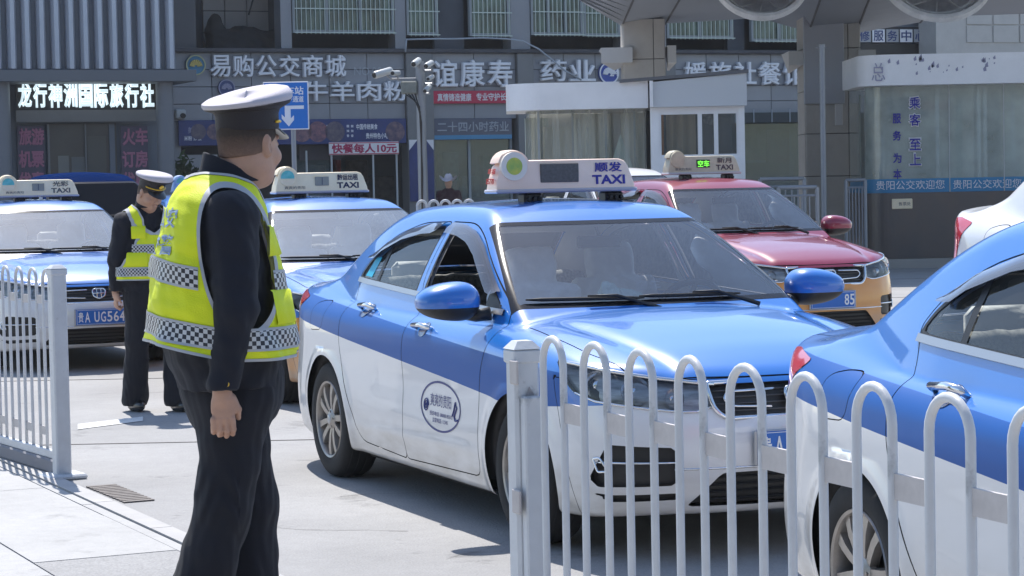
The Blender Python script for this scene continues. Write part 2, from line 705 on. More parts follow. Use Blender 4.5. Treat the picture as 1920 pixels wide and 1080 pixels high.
DLO_F = round_poly([(-0.44, 0.990), (-0.575, 1.065), (-0.77, 1.172), (-0.95, 1.262), (-1.12, 1.328), (-1.32, 1.364), (-1.475, 1.372),
                    (-1.475, 1.035), (-1.40, 1.030)], [.03, .1, .1, .1, .1, .1, .02, .02, .1], 4)
DLO_R = round_poly([(-1.565, 1.372), (-1.80, 1.362), (-2.05, 1.328), (-2.28, 1.262), (-2.45, 1.175), (-2.515, 1.095), (-2.46, 1.078),
                    (-1.565, 1.038)], [.02, .1, .1, .1, .1, .03, .03, .02], 4)
QDIV = 2.185      # divider between the rear door glass and the fixed quarter glass


def rise(x):
    return 0.0


def region_fns():
    R = {}
    S = lambda V, pts: sd_poly(V[:, 0], V[:, 2], pts)
    R['dlof'] = lambda V: S(V, DLO_F)
    R['dlor'] = lambda V: S(V, DLO_R)
    def wind(V):
        x, y, z = V.T
        xf = x + 0.18 * y * y
        yl = 0.738 - (-0.30 - xf) * 0.245
        return np.maximum(np.maximum(-0.985 - xf, xf + 0.290), y - yl)
    R['wind'] = wind
    def back(V):
        x, y, z = V.T
        xr = x - 0.30 * y * y
        yl = 0.55 + (-xr - 2.75) * 0.16
        return np.maximum(np.maximum(-3.13 - xr, xr + 2.68), y - yl)
    R['back'] = back
    R['archf'] = lambda V: np.sqrt(V[:, 0] ** 2 + (V[:, 2] - 0.315) ** 2) - 0.352
    R['archr'] = lambda V: np.sqrt((V[:, 0] + WB) ** 2 + (V[:, 2] - 0.315) ** 2) - 0.352
    fd = round_poly([(-0.47, 0.245), (-1.455, 0.225), (-1.445, 0.60), (-1.44, 0.99), (-1.52, 1.10), (-1.522, 1.393), (-1.2, 1.389), (-1.02, 1.332), (-0.62, 1.125),
                     (-0.40, 1.01), (-0.36, 0.9), (-0.44, 0.6)], [.06, .03, .2, .1, .05, .03, .1, .1, .1, .05, .1, .2], 4)
    rd = round_poly([(-1.455, 0.225), (-2.14, 0.25), (-2.245, 0.42), (-2.36, 0.62), (-2.42, 0.80), (-2.455, 1.02), (-2.52, 1.11), (-2.44, 1.20), (-2.22, 1.315), (-1.9, 1.385), (-1.522, 1.393),
                     (-1.52, 1.10), (-1.44, 0.99), (-1.445, 0.60)], [.03, .08, .15, .15, .1, .1, .03, .05, .1, .1, .03, .05, .1, .2], 4)
    R['fdoor'] = lambda V: S(V, fd)
    R['rdoor'] = lambda V: S(V, rd)
    def hood(V):
        x, y, z = V.T
        xf = x + 0.18 * y * y
        yl = 0.735 - 0.03 * np.clip(x, 0, 1) - 0.22 * np.clip(x - 0.35, 0, 1) ** 1.4
        return np.maximum(np.maximum(-0.290 - xf, y - yl), x - (c_frontplan(y) - 0.095))
    R['hood'] = hood
    def trunk(V):
        x, y, z = V.T
        xr = x - 0.30 * y * y
        return np.maximum(np.maximum(xr + 3.15, y - 0.60), 0.80 - z)
    R['trunk'] = trunk
    U = lambda V: V[:, 1] - (V[:, 0] - 0.9)
    hl = round_poly([(0.40, 0.650), (0.52, 0.622), (1.10, 0.668), (1.27, 0.705), (1.43, 0.832), (1.25, 0.822), (0.90, 0.788), (0.43, 0.742)], [.01, .05, .05, .05, .01, .1, .1, .02], 4)
    R['head'] = lambda V: np.maximum(sd_poly(U(V), V[:, 2], hl), -0.2 - V[:, 0])
    gr = round_poly([(-0.5, 0.600), (0.33, 0.600), (0.375, 0.65), (0.392, 0.738), (-0.5, 0.740)], [0, .05, .03, .02, 0], 4)
    R['grille'] = lambda V: np.maximum(sd_poly(V[:, 1], V[:, 2], gr), 0.5 - V[:, 0])
    li = round_poly([(-0.5, 0.235), (0.50, 0.242), (0.36, 0.378), (-0.5, 0.388)], [0, .02, .02, 0], 4)
    R['lower'] = lambda V: np.maximum(sd_poly(V[:, 1], V[:, 2], li), 0.4 - V[:, 0])
    fg = round_poly([(0.60, 0.332), (1.08, 0.318), (1.14, 0.352), (1.01, 0.497), (0.60, 0.487)], [.03, .02, .015, .03, .03], 4)
    R['fog'] = lambda V: np.maximum(sd_poly(U(V), V[:, 2], fg), 0.2 - V[:, 0])
    fg2 = round_poly([(0.60, 0.272), (1.00, 0.258), (1.12, 0.292), (0.98, 0.288), (0.60, 0.300)], .008, 3)
    R['fog2'] = lambda V: np.maximum(sd_poly(U(V), V[:, 2], fg2), 0.2 - V[:, 0])
    UR = lambda V: V[:, 1] + (-3.715 - V[:, 0]) * -1.0
    tl = round_poly([(0.50, 0.84), (0.55, 0.72), (0.80, 0.69), (1.02, 0.70), (1.17, 0.80), (1.33, 0.962), (1.05, 0.99), (0.62, 0.965)], .025, 4)
    R['tail'] = lambda V: np.maximum(sd_poly(UR(V), V[:, 2], tl), V[:, 0] + 3.0)
    fuel = round_poly([(-2.73, 0.80), (-2.95, 0.79), (-2.97, 0.93), (-2.85, 0.955), (-2.72, 0.955)], .045, 4)
    R['fuel'] = lambda V: S(V, fuel)
    R['stripe'] = lambda V: V[:, 2] - (0.607 - 0.0725 * V[:, 0] + 0.14 * np.clip(V[:, 0] + 0.1, 0, 2) ** 1.2)
    R['band'] = lambda V: V[:, 2] - (0.800 - 0.055 * V[:, 0])  # upper edge of the painted dark reflection
    R['bumperf'] = lambda V: np.maximum(0.43 - V[:, 0] - 0.25 * (V[:, 2] - 0.4), V[:, 2] - 0.76)
    R['bumperr'] = lambda V: np.maximum(V[:, 0] + 3.10 + 0.0 * V[:, 2], V[:, 2] - 0.765)
    return R


PAINT = dict(
    blue=mat('paint_blue', (0.016, 0.170, 0.57), rough=0.32, coat=1.0, spec=0.5, bump=0.0),
    dark_reflection=mat('paint_dark_reflection', (0.009, 0.095, 0.36), rough=0.45, coat=0.06, spec=0.25),  # dark reflection below the crease, put into the colour as darker blue
    white=mat('paint_white', (0.78, 0.78, 0.78), rough=0.35, coat=0.9, var=0.06, vscale=2.5),
    yellow=mat('paint_amber', (0.72, 0.33, 0.03), rough=0.35, coat=0.9),
    red=mat('paint_red', (0.27, 0.014, 0.045), rough=0.3, coat=1.0),
    dblue=mat('paint_dark_blue', (0.006, 0.02, 0.085), rough=0.9, coat=0.0, spec=0.0),
)


def dusty_paint():
    """road dust settled on the lower body"""
    for m, c in ((PAINT['white'], (0.78, 0.78, 0.78)), (PAINT['yellow'], (0.72, 0.27, 0.012))):
        N, L = nt(m)
        p = N['Principled BSDF']
        for l in list(p.inputs['Base Color'].links):
            L.remove(l)
        tc = N.new('ShaderNodeTexCoord'); sp = N.new('ShaderNodeSeparateXYZ'); nz = N.new('ShaderNodeTexNoise'); mp = N.new('ShaderNodeMapping')
        mp.inputs['Scale'].default_value = (5, 5, 16)
        nz.inputs['Scale'].default_value = 1.0; nz.inputs['Detail'].default_value = 8
        L.new(tc.outputs['Object'], sp.inputs[0]); L.new(tc.outputs['Object'], mp.inputs[0]); L.new(mp.outputs[0], nz.inputs['Vector'])
        mr = N.new('ShaderNodeMapRange'); mr.inputs['From Min'].default_value = 0.75; mr.inputs['From Max'].default_value = 0.18
        L.new(sp.outputs[2], mr.inputs['Value'])
        pw = N.new('ShaderNodeMath'); pw.operation = 'POWER'; pw.inputs[1].default_value = 2.2
        L.new(mr.outputs[0], pw.inputs[0])
        ml = N.new('ShaderNodeMath'); ml.operation = 'MULTIPLY'; ml.use_clamp = True
        L.new(pw.outputs[0], ml.inputs[0]); L.new(nz.outputs['Fac'], ml.inputs[1])
        ad = N.new('ShaderNodeMath'); ad.operation = 'MULTIPLY_ADD'; ad.inputs[1].default_value = 1.2
        n3 = N.new('ShaderNodeTexNoise'); n3.inputs['Scale'].default_value = 3.0; n3.inputs['Detail'].default_value = 5
        m3 = N.new('ShaderNodeMath'); m3.operation = 'MULTIPLY'; m3.inputs[1].default_value = 0.07
        L.new(tc.outputs['Object'], n3.inputs['Vector']); L.new(n3.outputs['Fac'], m3.inputs[0])
        L.new(ml.outputs[0], ad.inputs[0]); L.new(m3.outputs[0], ad.inputs[2])
        ad.use_clamp = True
        mx = N.new('ShaderNodeMix'); mx.data_type = 'RGBA'
        mx.inputs['A'].default_value = c + (1,); mx.inputs['B'].default_value = (0.36, 0.32, 0.27, 1)
        L.new(ad.outputs[0], mx.inputs['Factor']); L.new(mx.outputs['Result'], p.inputs['Base Color'])
        rr = N.new('ShaderNodeMapRange'); rr.inputs['To Min'].default_value = 0.3; rr.inputs['To Max'].default_value = 0.8
        L.new(ad.outputs[0], rr.inputs['Value']); L.new(rr.outputs[0], p.inputs['Roughness'])


dusty_paint()
M_FRIT = mat('glass_border_black', (0.01, 0.01, 0.012), rough=0.12, spec=0.35)
M_LIMO = mat('limo_glass', (0.008, 0.01, 0.015), rough=0.8, spec=0.0)
M_BLACK = mat('black_trim', (0.012, 0.012, 0.013), rough=0.5)
M_GAP = mat('shut_line', (0.004, 0.004, 0.005), rough=0.9)
M_RUBBER = mat('tyre_rubber', (0.022, 0.022, 0.023), rough=0.85, var=0.4, vscale=9, bump=0.1)
M_CHROME = mat('chrome', (0.75, 0.76, 0.78), rough=0.12, metal=1.0)
M_SATIN = mat('satin_trim', (0.42, 0.43, 0.45), rough=0.3, metal=0.6)
M_RIM = mat('alloy_rim', (0.42, 0.39, 0.36), rough=0.38, metal=0.75, var=0.3, vscale=14)
M_RIMD = mat('brake_dark', (0.03, 0.028, 0.026), rough=0.7)
M_GLASSF = glass('windscreen_glass', (0.97, 0.985, 0.99), 0.012, 1.7, haze=0.04, hazecol=(0.45, 0.62, 0.90))  # blue haze adds a painted sky reflection to the screen
M_GLASSD = glass('windscreen_glare', (0.93, 0.96, 0.98), 0.012, 2.6, haze=0.20, hazecol=(0.62, 0.76, 0.90))  # pale haze painted in for the sky glare on these screens
M_GLASS = glass('side_glass', (0.90, 0.93, 0.91), 0.015, 1.0, haze=0.04)
M_LENS = glass('lamp_lens', (0.93, 0.95, 0.96), 0.03, 1.2)
M_REDL = mat('tail_lens', (0.55, 0.015, 0.03), rough=0.1, coat=1.0)
M_VISOR = glass('rain_visor', (0.42, 0.40, 0.42), 0.05, 1.8, haze=0.12, hazecol=(0.35, 0.33, 0.36))
M_INT = mat('cabin_dark', (0.045, 0.045, 0.047), rough=0.8)
M_LINING = mat('headliner', (0.50, 0.51, 0.53), rough=0.9)
M_SEAT = mat('seat_cover', (0.90, 0.90, 0.89), rough=0.9, bump=0.6, bscale=25, var=0.15, vscale=8)
M_SEATF = mat('patterned_seat_cover', (0.40, 0.40, 0.38), rough=0.9, var=0.75, vscale=38, vcol=(0.07, 0.07, 0.075))
M_CREAM = mat('lamp_box_cream', (0.95, 0.79, 0.54), rough=0.45, coat=0.3, var=0.12, vscale=9)
M_PINK = mat('lamp_box_pink', (0.98, 0.72, 0.56), rough=0.45, coat=0.3, var=0.08, vscale=9)
M_BEIGE = mat('lamp_box_beige', (0.62, 0.55, 0.40), rough=0.5, var=0.25, vscale=12)
M_INKB = mat('ink_blue', (0.03, 0.03, 0.28), rough=0.6)
M_INKK = mat('ink_dark', (0.02, 0.025, 0.07), rough=0.6)
M_INKR = mat('ink_red', (0.6, 0.05, 0.03), rough=0.6)
M_LCD = mat('led_panel_off', (0.13, 0.12, 0.115), rough=0.5, var=0.5, vscale=70)
M_LCDG = mat('lcd_window', (0.30, 0.30, 0.26), rough=0.4, var=0.15, vscale=30)
M_LEDBG = mat('led_panel_black', (0.02, 0.03, 0.02), rough=0.5)
M_LEDON = mat('led_green', (0.1, 0.6, 0.05), rough=0.5, emit=(0.20, 1.0, 0.06), emit_s=0.9)
M_GREEN = mat('emblem_green', (0.26, 0.44, 0.10), rough=0.5, var=0.6, vscale=14, vcol=(0.75, 0.62, 0.08))
M_TEAL = mat('emblem_teal', (0.05, 0.42, 0.38), rough=0.5, var=0.5, vscale=16, vcol=(0.2, 0.6, 0.6))
M_EDGE = mat('emblem_edge', (0.80, 0.72, 0.62), rough=0.4)
M_PLATE = mat('plate_blue', (0.012, 0.13, 0.48), rough=0.35)
M_PLW = mat('plate_white', (0.8, 0.8, 0.8), rough=0.4)
M_DECAL = mat('decal_navy', (0.04, 0.05, 0.20), rough=0.5)
M_DECALF = mat('decal_grey', (0.62, 0.63, 0.68), rough=0.5)
M_TAG = mat('window_sticker', (0.02, 0.42, 0.62), rough=0.5)
M_DIRTY = mat('sill_dirt', (0.62, 0.60, 0.56), rough=0.5, var=0.2, vscale=6)
M_REFL = mat('lamp_reflector', (0.8, 0.8, 0.82), rough=0.18, metal=1.0)
M_HLIN = mat('lamp_housing', (0.62, 0.61, 0.60), rough=0.30, metal=0.6, var=0.65, vscale=6, stretch=(1, 1, 7))
M_AMBER = mat('indicator_amber', (0.7, 0.28, 0.03), rough=0.2, coat=1)
M_BAG = mat('plastic_bag_green', (0.55, 0.75, 0.68), rough=0.5, var=0.2, vscale=15)


def surf(axis, a, b, start, end, n=14):
    """point on the skin: march along one axis; a, b fixed coordinates (in xyz order)"""
    a = np.atleast_1d(np.asarray(a, float)); b = np.atleast_1d(np.asarray(b, float))
    o = [i for i in range(3) if i != axis]
    T = np.linspace(0, 1, 60)
    P = np.zeros((len(a), 3)); P[:, o[0]] = a; P[:, o[1]] = b
    lo = np.full(len(a), np.nan)
    done = np.zeros(len(a), bool)
    prev = np.full(len(a), start, float)
    L = np.full(len(a), start, float); H = np.full(len(a), end, float)
    for t in T:
        c = start + (end - start) * t
        P[:, axis] = c
        ins = (f_body(P) < 0) & ~done
        L[ins] = prev[ins]; H[ins] = c
        done |= ins
        prev[:] = c
    for _ in range(n):
        mid = (L + H) / 2
        P[:, axis] = mid
        ins = f_body(P) < 0
        H = np.where(ins, mid, H); L = np.where(ins, L, mid)
    P[:, axis] = (L + H) / 2
    return P


def on_side(x, z, sgn=-1, out=0.0):
    P = surf(1, x, z, 1.05, 0.2)
    g, N = grad(f_body, P, 0.004)
    P = P + N * out
    P[:, 1] *= -1 if sgn < 0 else 1
    return P


def on_front(y, z, out=0.0):
    y = np.asarray(y, float)
    P = surf(0, np.abs(y), z, 1.1, -0.2)
    g, N = grad(f_body, P, 0.004)
    P = P + N * out
    P[:, 1] *= np.where(y < 0, -1, 1)
    return P


def on_corner(u, z, out=0.0):
    """point on the nose at the wrap-round coordinate u = y - (x - 0.9)"""
    u = np.atleast_1d(np.asarray(u, float)); z = np.atleast_1d(np.asarray(z, float))
    z = np.broadcast_to(z, u.shape).astype(float)
    pt = lambda t: np.stack([t, np.maximum(t + u - 0.9, 0.0), z], 1)
    T = np.linspace(1.15, -0.5, 90)
    L = np.full(u.shape, 1.15); H = np.full(u.shape, -0.5); done = np.zeros(u.shape, bool)
    for k in range(1, len(T)):
        ins = (f_body(pt(np.full(u.shape, T[k]))) < 0) & ~done
        L[ins] = T[k - 1]; H[ins] = T[k]; done |= ins
    for _ in range(14):
        m = (L + H) / 2
        ins = f_body(pt(m)) < 0
        H = np.where(ins, m, H); L = np.where(ins, L, m)
    P = pt((L + H) / 2)
    g, N = grad(f_body, P, 0.004)
    return P + N * out


def mirror_y(P):
    return np.asarray(P) * (1, -1, 1)


CAR_PARTS = {}        # name -> list of (part name, mesh, [sub parts])


def build_car_meshes():
    R = region_fns()
    V, F, N = polygonize(f_body, (-3.80, -0.04, 0.13), (0.98, 0.96, 1.52), 0.0185)
    S = Skin(V, F, N)
    S.cut(lambda V: V[:, 1])
    S.drop(S.centers()[:, 1] < 0)
    z0 = np.abs(S.V[:, 1]) < 3e-4
    S.V[z0, 1] = 0; S.N[z0, 1] = 0
    side = lambda V: (V[:, 1] > 0.45) & (V[:, 2] > 0.2)
    high = lambda V: V[:, 2] > 0.9
    out = lambda V: V[:, 1] > 0.55
    G = 0.0028
    for nm in ('archf', 'archr'):
        S.cut(R[nm], out)
    C = S.centers()
    S.drop((C[:, 1] > 0.55) & ((R['archf'](C) < 0) | (R['archr'](C) < 0)))
    for nm in ('dlof', 'dlor'):
        S.cut(R[nm], side)
        S.cut(lambda V: R[nm](V) + 0.016, side)
    S.cut(lambda V: V[:, 0] + QDIV - 0.02, lambda V: side(V) & (R['dlor'](V) < 0.02))
    S.cut(lambda V: V[:, 0] + QDIV + 0.02, lambda V: side(V) & (R['dlor'](V) < 0.02))
    for nm in ('wind', 'back'):
        S.cut(R[nm], high)
        S.cut(lambda V: R[nm](V) + 0.035, high)
    for nm, wh in (('fdoor', side), ('rdoor', side), ('hood', lambda V: V[:, 2] > 0.65), ('trunk', lambda V: (V[:, 2] > 0.7) & (V[:, 0] < -2.8)),
                   ('fuel', lambda V: side(V) & (V[:, 0] < -2.6))):
        g = G if nm != 'fuel' else 0.002
        S.cut(lambda V: R[nm](V) - g, wh)
        S.cut(lambda V: R[nm](V) + g, wh)
    nose = lambda V: V[:, 0] > -0.2
    for nm in ('head', 'grille', 'lower', 'fog', 'fog2'):
        S.cut(R[nm], nose)
    S.cut(R['tail'], lambda V: V[:, 0] < -3.0)
    S.cut(lambda V: R['bumperf'](V) - 0.002, nose)
    S.cut(lambda V: R['bumperf'](V) + 0.002, nose)
    S.cut(R['bumperr'], lambda V: V[:, 0] < -3.0)
    S.cut(R['stripe'])
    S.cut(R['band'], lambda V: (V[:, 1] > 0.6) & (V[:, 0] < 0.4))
    C = S.centers()
    r = {k: R[k](C) for k in R}
    lab = np.zeros(len(C), int)
    names = ['body', 'bumper_front', 'bumper_rear', 'boot_lid', 'bonnet', 'rear_door', 'front_door', 'filler_flap', 'gap', 'headlamp', 'grille_mesh',
             'lower_grille', 'fog', 'tail', 'seal', 'windscreen', 'rear_screen', 'front_glass', 'rear_glass', 'quarter_glass', 'frit']
    ix = {n: i for i, n in enumerate(names)}
    sd_ = (C[:, 1] > 0.45) & (C[:, 2] > 0.2)
    nose_ = C[:, 0] > -0.2
    lab[(r['bumperf'] < 0) & nose_] = ix['bumper_front']
    lab[(np.abs(r['bumperf']) < 0.002) & nose_] = ix['gap']
    lab[(r['bumperr'] < 0) & (C[:, 0] < -3.0)] = ix['bumper_rear']
    lab[(np.abs(r['fdoor']) < G) & sd_] = ix['gap']
    lab[(np.abs(r['rdoor']) < G) & sd_] = ix['gap']
    lab[(r['fdoor'] < -G) & sd_] = ix['front_door']
    lab[(r['rdoor'] < -G) & sd_] = ix['rear_door']
    lab[(np.abs(r['fuel']) < 0.002) & sd_] = ix['gap']
    lab[(r['fuel'] < -0.002) & sd_] = ix['filler_flap']
    hz = C[:, 2] > 0.65
    lab[(np.abs(r['hood']) < G) & hz & nose_] = ix['gap']
    lab[(r['hood'] < -G) & hz & (C[:, 0] > -0.5)] = ix['bonnet']
    tz = (C[:, 2] > 0.7) & (C[:, 0] < -2.8)
    lab[(np.abs(r['trunk']) < G) & tz] = ix['gap']
    lab[(r['trunk'] < -G) & tz] = ix['boot_lid']
    lab[(r['head'] < 0) & nose_] = ix['headlamp']
    lab[(r['grille'] < 0) & nose_] = ix['grille_mesh']
    lab[(r['lower'] < 0) & nose_] = ix['lower_grille']
    lab[((r['fog'] < 0) | (r['fog2'] < 0)) & nose_] = ix['fog']
    lab[(r['tail'] < 0) & (C[:, 0] < -3.0)] = ix['tail']
    hi_ = C[:, 2] > 0.9
    lab[(r['wind'] < 0) & hi_] = ix['frit']
    lab[(r['wind'] < -0.035) & hi_] = ix['windscreen']
    lab[(r['back'] < 0) & hi_] = ix['frit']
    lab[(r['back'] < -0.035) & hi_] = ix['rear_screen']
    gs = sd_ & ~((r['wind'] < 0.03) & hi_) & ~((r['back'] < 0.03) & hi_)
    lab[(r['dlof'] < 0) & gs] = ix['seal']
    lab[(r['dlof'] < -0.016) & gs] = ix['front_glass']
    lab[(r['dlor'] < 0) & gs] = ix['seal']
    g_ = (r['dlor'] < -0.016) & gs
    lab[g_ & (C[:, 0] > -QDIV + 0.02)] = ix['rear_glass']
    lab[g_ & (C[:, 0] < -QDIV - 0.02)] = ix['quarter_glass']
    white = r['stripe'] < 0
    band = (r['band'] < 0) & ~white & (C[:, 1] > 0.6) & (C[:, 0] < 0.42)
    P = lambda nm: lab == ix[nm]
    out_ = []

    def paintmesh(name, mask, **k):
        """one mesh with upper / painted dark reflection / lower paint slots"""
        Vs, Fs, Ns = S.pick(mask, **k)
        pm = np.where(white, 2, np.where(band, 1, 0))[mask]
        if k.get('both'):
            pm = np.concatenate([pm, pm])
        me = mesh_from(name, Vs, Fs, [PAINT['blue'], PAINT['dark_reflection'], PAINT['white']], True, Ns)
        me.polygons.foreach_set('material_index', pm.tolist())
        return me

    def plain(name, mask, m, **k):
        Vs, Fs, Ns = S.pick(mask, **k)
        return mesh_from(name, Vs, Fs, m, True, Ns)
    out_.append(('body_shell', paintmesh('body_shell', P('body'), both=True)))
    for nm in ('bonnet', 'boot_lid', 'bumper_front', 'bumper_rear'):
        out_.append((nm.replace('bumper_front', 'front_bumper').replace('bumper_rear', 'rear_bumper'), paintmesh(nm, P(nm), both=True)))
    for mir in (True, False):
        for nm in ('front_door', 'rear_door', 'filler_flap'):
            if nm == 'filler_flap' and not mir:
                continue
            out_.append((nm, paintmesh(nm, P(nm), mirror=mir)))
        for nm in ('front_glass', 'rear_glass', 'quarter_glass'):
            out_.append((nm.replace('front_glass', 'front_window').replace('rear_glass', 'rear_window').replace('quarter_glass', 'quarter_window'), plain(nm, P(nm), M_GLASS, mirror=mir, push=-0.003)))
        out_.append(('window_seal', plain('window_seal', P('seal'), M_BLACK, mirror=mir)))
        out_.append(('tail_lamp', plain('tail_lamp', P('tail'), M_REDL, mirror=mir, push=0.003)))
    if True:      # left filler flap area stays body coloured
        Vs = paintmesh('rear_wing_patch', P('filler_flap'), mirror=False)
        out_.append(('rear_wing_patch', Vs))
    out_.append(('shut_lines', plain('shut_lines', P('gap'), M_GAP, both=True, push=-0.004)))
    out_.append(('windscreen', plain('windscreen', P('windscreen'), M_GLASSF, both=True)))
    out_.append(('rear_screen', plain('rear_screen', P('rear_screen'), M_GLASS, both=True)))
    out_.append(('windscreen_surround', plain('windscreen_surround', P('frit') & (C[:, 0] > -1.8), M_FRIT, both=True, push=0.001)))
    out_.append(('rear_screen_surround', plain('rear_screen_surround', P('frit') & (C[:, 0] <= -1.8), M_FRIT, both=True, push=0.001)))
    out_.append(('grille', plain('grille', P('grille_mesh'), M_BLACK, both=True, push=-0.022)))
    out_.append(('lower_grille', plain('lower_grille', P('lower_grille'), M_BLACK, both=True, push=-0.03)))
    for mir in (True, False):
        out_.append(('fog_recess', plain('fog_recess', P('fog'), M_BLACK, mirror=mir, push=-0.03)))
        out_.append(('headlight', plain('headlight', P('headlamp'), M_LENS, mirror=mir, push=0.002)))
        out_.append(('lamp_housing', plain('lamp_housing', P('headlamp'), M_HLIN, mirror=mir, push=-0.028)))
    # headliner and pillar trim: the inside of the roof skin
    inner = (lab <= ix['front_door']) & (C[:, 2] > 1.0) & (C[:, 0] < -0.3) & (C[:, 0] > -3.1)
    Vs, Fs, Ns = S.pick(inner, push=-0.028, both=True)
    out_.append(('headliner', mesh_from('headliner', Vs, [f[::-1] for f in Fs], M_LINING, True, -Ns)))
    return out_


def f_inner(P):
    x, y, z = P[:, 0], np.abs(P[:, 1]), P[:, 2]
    b = f_body(P) + 0.045
    b = smax(b, z - (0.93 + 0.055 * np.clip((x + 0.78) * 8, 0, 1) + 0.06 * np.clip(-x - 2.4, 0, 1)), 0.02)
    dash = np.clip((x + 0.62) * 8, -1, 1)
    tub = np.maximum(np.maximum(x + 0.66 + 0.25 * (0.93 - z), -2.62 - x), np.maximum(y - 0.745, 0.33 - z))
    b = smax(b, -tub, 0.05)
    for ax in (0.0, -WB):
        w = np.maximum(np.sqrt((x - ax) ** 2 + (z - 0.315) ** 2) - 0.352, 0.56 - y)
        b = smax(b, -w, 0.02)
    return b


def seat_mb(x, y, w=0.50, bench=False):
    def f(P):
        px, py, pz = P[:, 0] - x, np.abs(P[:, 1] - y), P[:, 2]
        c = np.stack([px, py, pz - 0.46], 1)
        def rb(cx, cy, cz, hx, hy, hz, r, tilt=0.0):
            qx, qz = px - cx, pz - cz
            X = qx * math.cos(tilt) - qz * math.sin(tilt); Z = qx * math.sin(tilt) + qz * math.cos(tilt)
            q = np.stack([np.abs(X) - hx + r, py - hy + r, np.abs(Z) - hz + r], 1)
            return np.linalg.norm(np.maximum(q, 0), axis=1) + np.minimum(q.max(1), 0) - r
        d = rb(0.0, 0, 0.46, 0.26, w / 2, 0.085, 0.06)
        bk = rb(-0.30, 0, 0.78, 0.065, w / 2 - 0.01, 0.31, 0.05, -0.28)
        d = smin(d, bk, 0.04)
        if not bench:
            hd = rb(-0.415, 0, 1.165, 0.05, 0.135, 0.10, 0.045, -0.2)
            d = smin(d, hd, 0.03)
        wob = 0.006 * np.sin(P[:, 2] * 55 + 3 * np.sin(P[:, 1] * 17)) * np.sin(P[:, 1] * 23 + P[:, 0] * 9)
        return d + wob
    return polygonize(f, (x - 0.6, y - w / 2 - 0.05, 0.33), (x + 0.33, y + w / 2 + 0.05, 1.32), 0.022)


def wheel_meshes():
    T = MB()
    prof = [(0.200, -0.085), (0.215, -0.098), (0.245, -0.103), (0.285, -0.100), (0.303, -0.088), (0.311, -0.070), (0.314, -0.03),
            (0.314, 0.03), (0.311, 0.070), (0.303, 0.088), (0.285, 0.100), (0.245, 0.103), (0.215, 0.098), (0.200, 0.085)]
    T.rev(prof, 56)
    for a in (-0.045, 0.0, 0.045):      # tread grooves as thin dark ridges would not read; leave raised ribs
        T.rev([(0.3145, a - 0.016), (0.3175, a - 0.014), (0.3175, a + 0.014), (0.3145, a + 0.016)], 56)
    Rm = MB()
    Rm.rev([(0.204, -0.088), (0.212, -0.094), (0.208, -0.101), (0.198, -0.096), (0.192, -0.080), (0.184, -0.02), (0.180, 0.09)], 56)
    Rm.rev([(0.028, -0.095), (0.045, -0.088), (0.058, -0.080), (0.062, -0.06)], 28)
    ns = 5
    for k in range(ns):
        a0 = 2 * math.pi * k / ns
        for sgn in (-1, 1):
            pts = []
            for (r_, off, hw, dep) in ((0.040, 0.014, 0.013, -0.080), (0.09, 0.026, 0.0155, -0.088), (0.14, 0.037, 0.0165, -0.091), (0.196, 0.052, 0.020, -0.086)):
                pts.append((r_, off * sgn, hw, dep))
            Vv = []
            for r_, o_, hw, dep in pts:
                for (w_, d_) in ((-hw, dep), (hw, dep), (hw * 1.3, dep + 0.03), (-hw * 1.3, dep + 0.03)):
                    u = r_; w = o_ + w_
                    Vv.append((u * math.cos(a0) - w * math.sin(a0), d_, u * math.sin(a0) + w * math.cos(a0)))
            Ff = []
            for i in range(len(pts) - 1):
                for q in range(4):
                    Ff.append((i * 4 + q, i * 4 + (q + 1) % 4, (i + 1) * 4 + (q + 1) % 4, (i + 1) * 4 + q))
            Rm.add(Vv, Ff)
    for k in range(5):
        a = 2 * math.pi * k / 5 + 0.3
        Rm.cyl((0.042 * math.cos(a), -0.079, 0.042 * math.sin(a)), (0.042 * math.cos(a), -0.092, 0.042 * math.sin(a)), 0.007, n=6)
    Cap = MB()
    Cap.rev([(0.0, -0.100), (0.02, -0.099), (0.028, -0.095), (0.029, -0.085)], 24)
    D = MB()
    D.rev([(0.0, -0.02), (0.13, -0.02), (0.135, -0.01), (0.135, 0.0), (0.0, 0.0)], 40)
    D.rev([(0.135, 0.02), (0.19, 0.03)], 40)
    D.box(-0.16, -0.09, -0.045, 0.02, -0.05, 0.05)
    return T, Rm, Cap, D


def strip_on(fn, pts, width, thick, out=0.0):
    """a flat moulding lying on the skin along a row of points"""
    pass


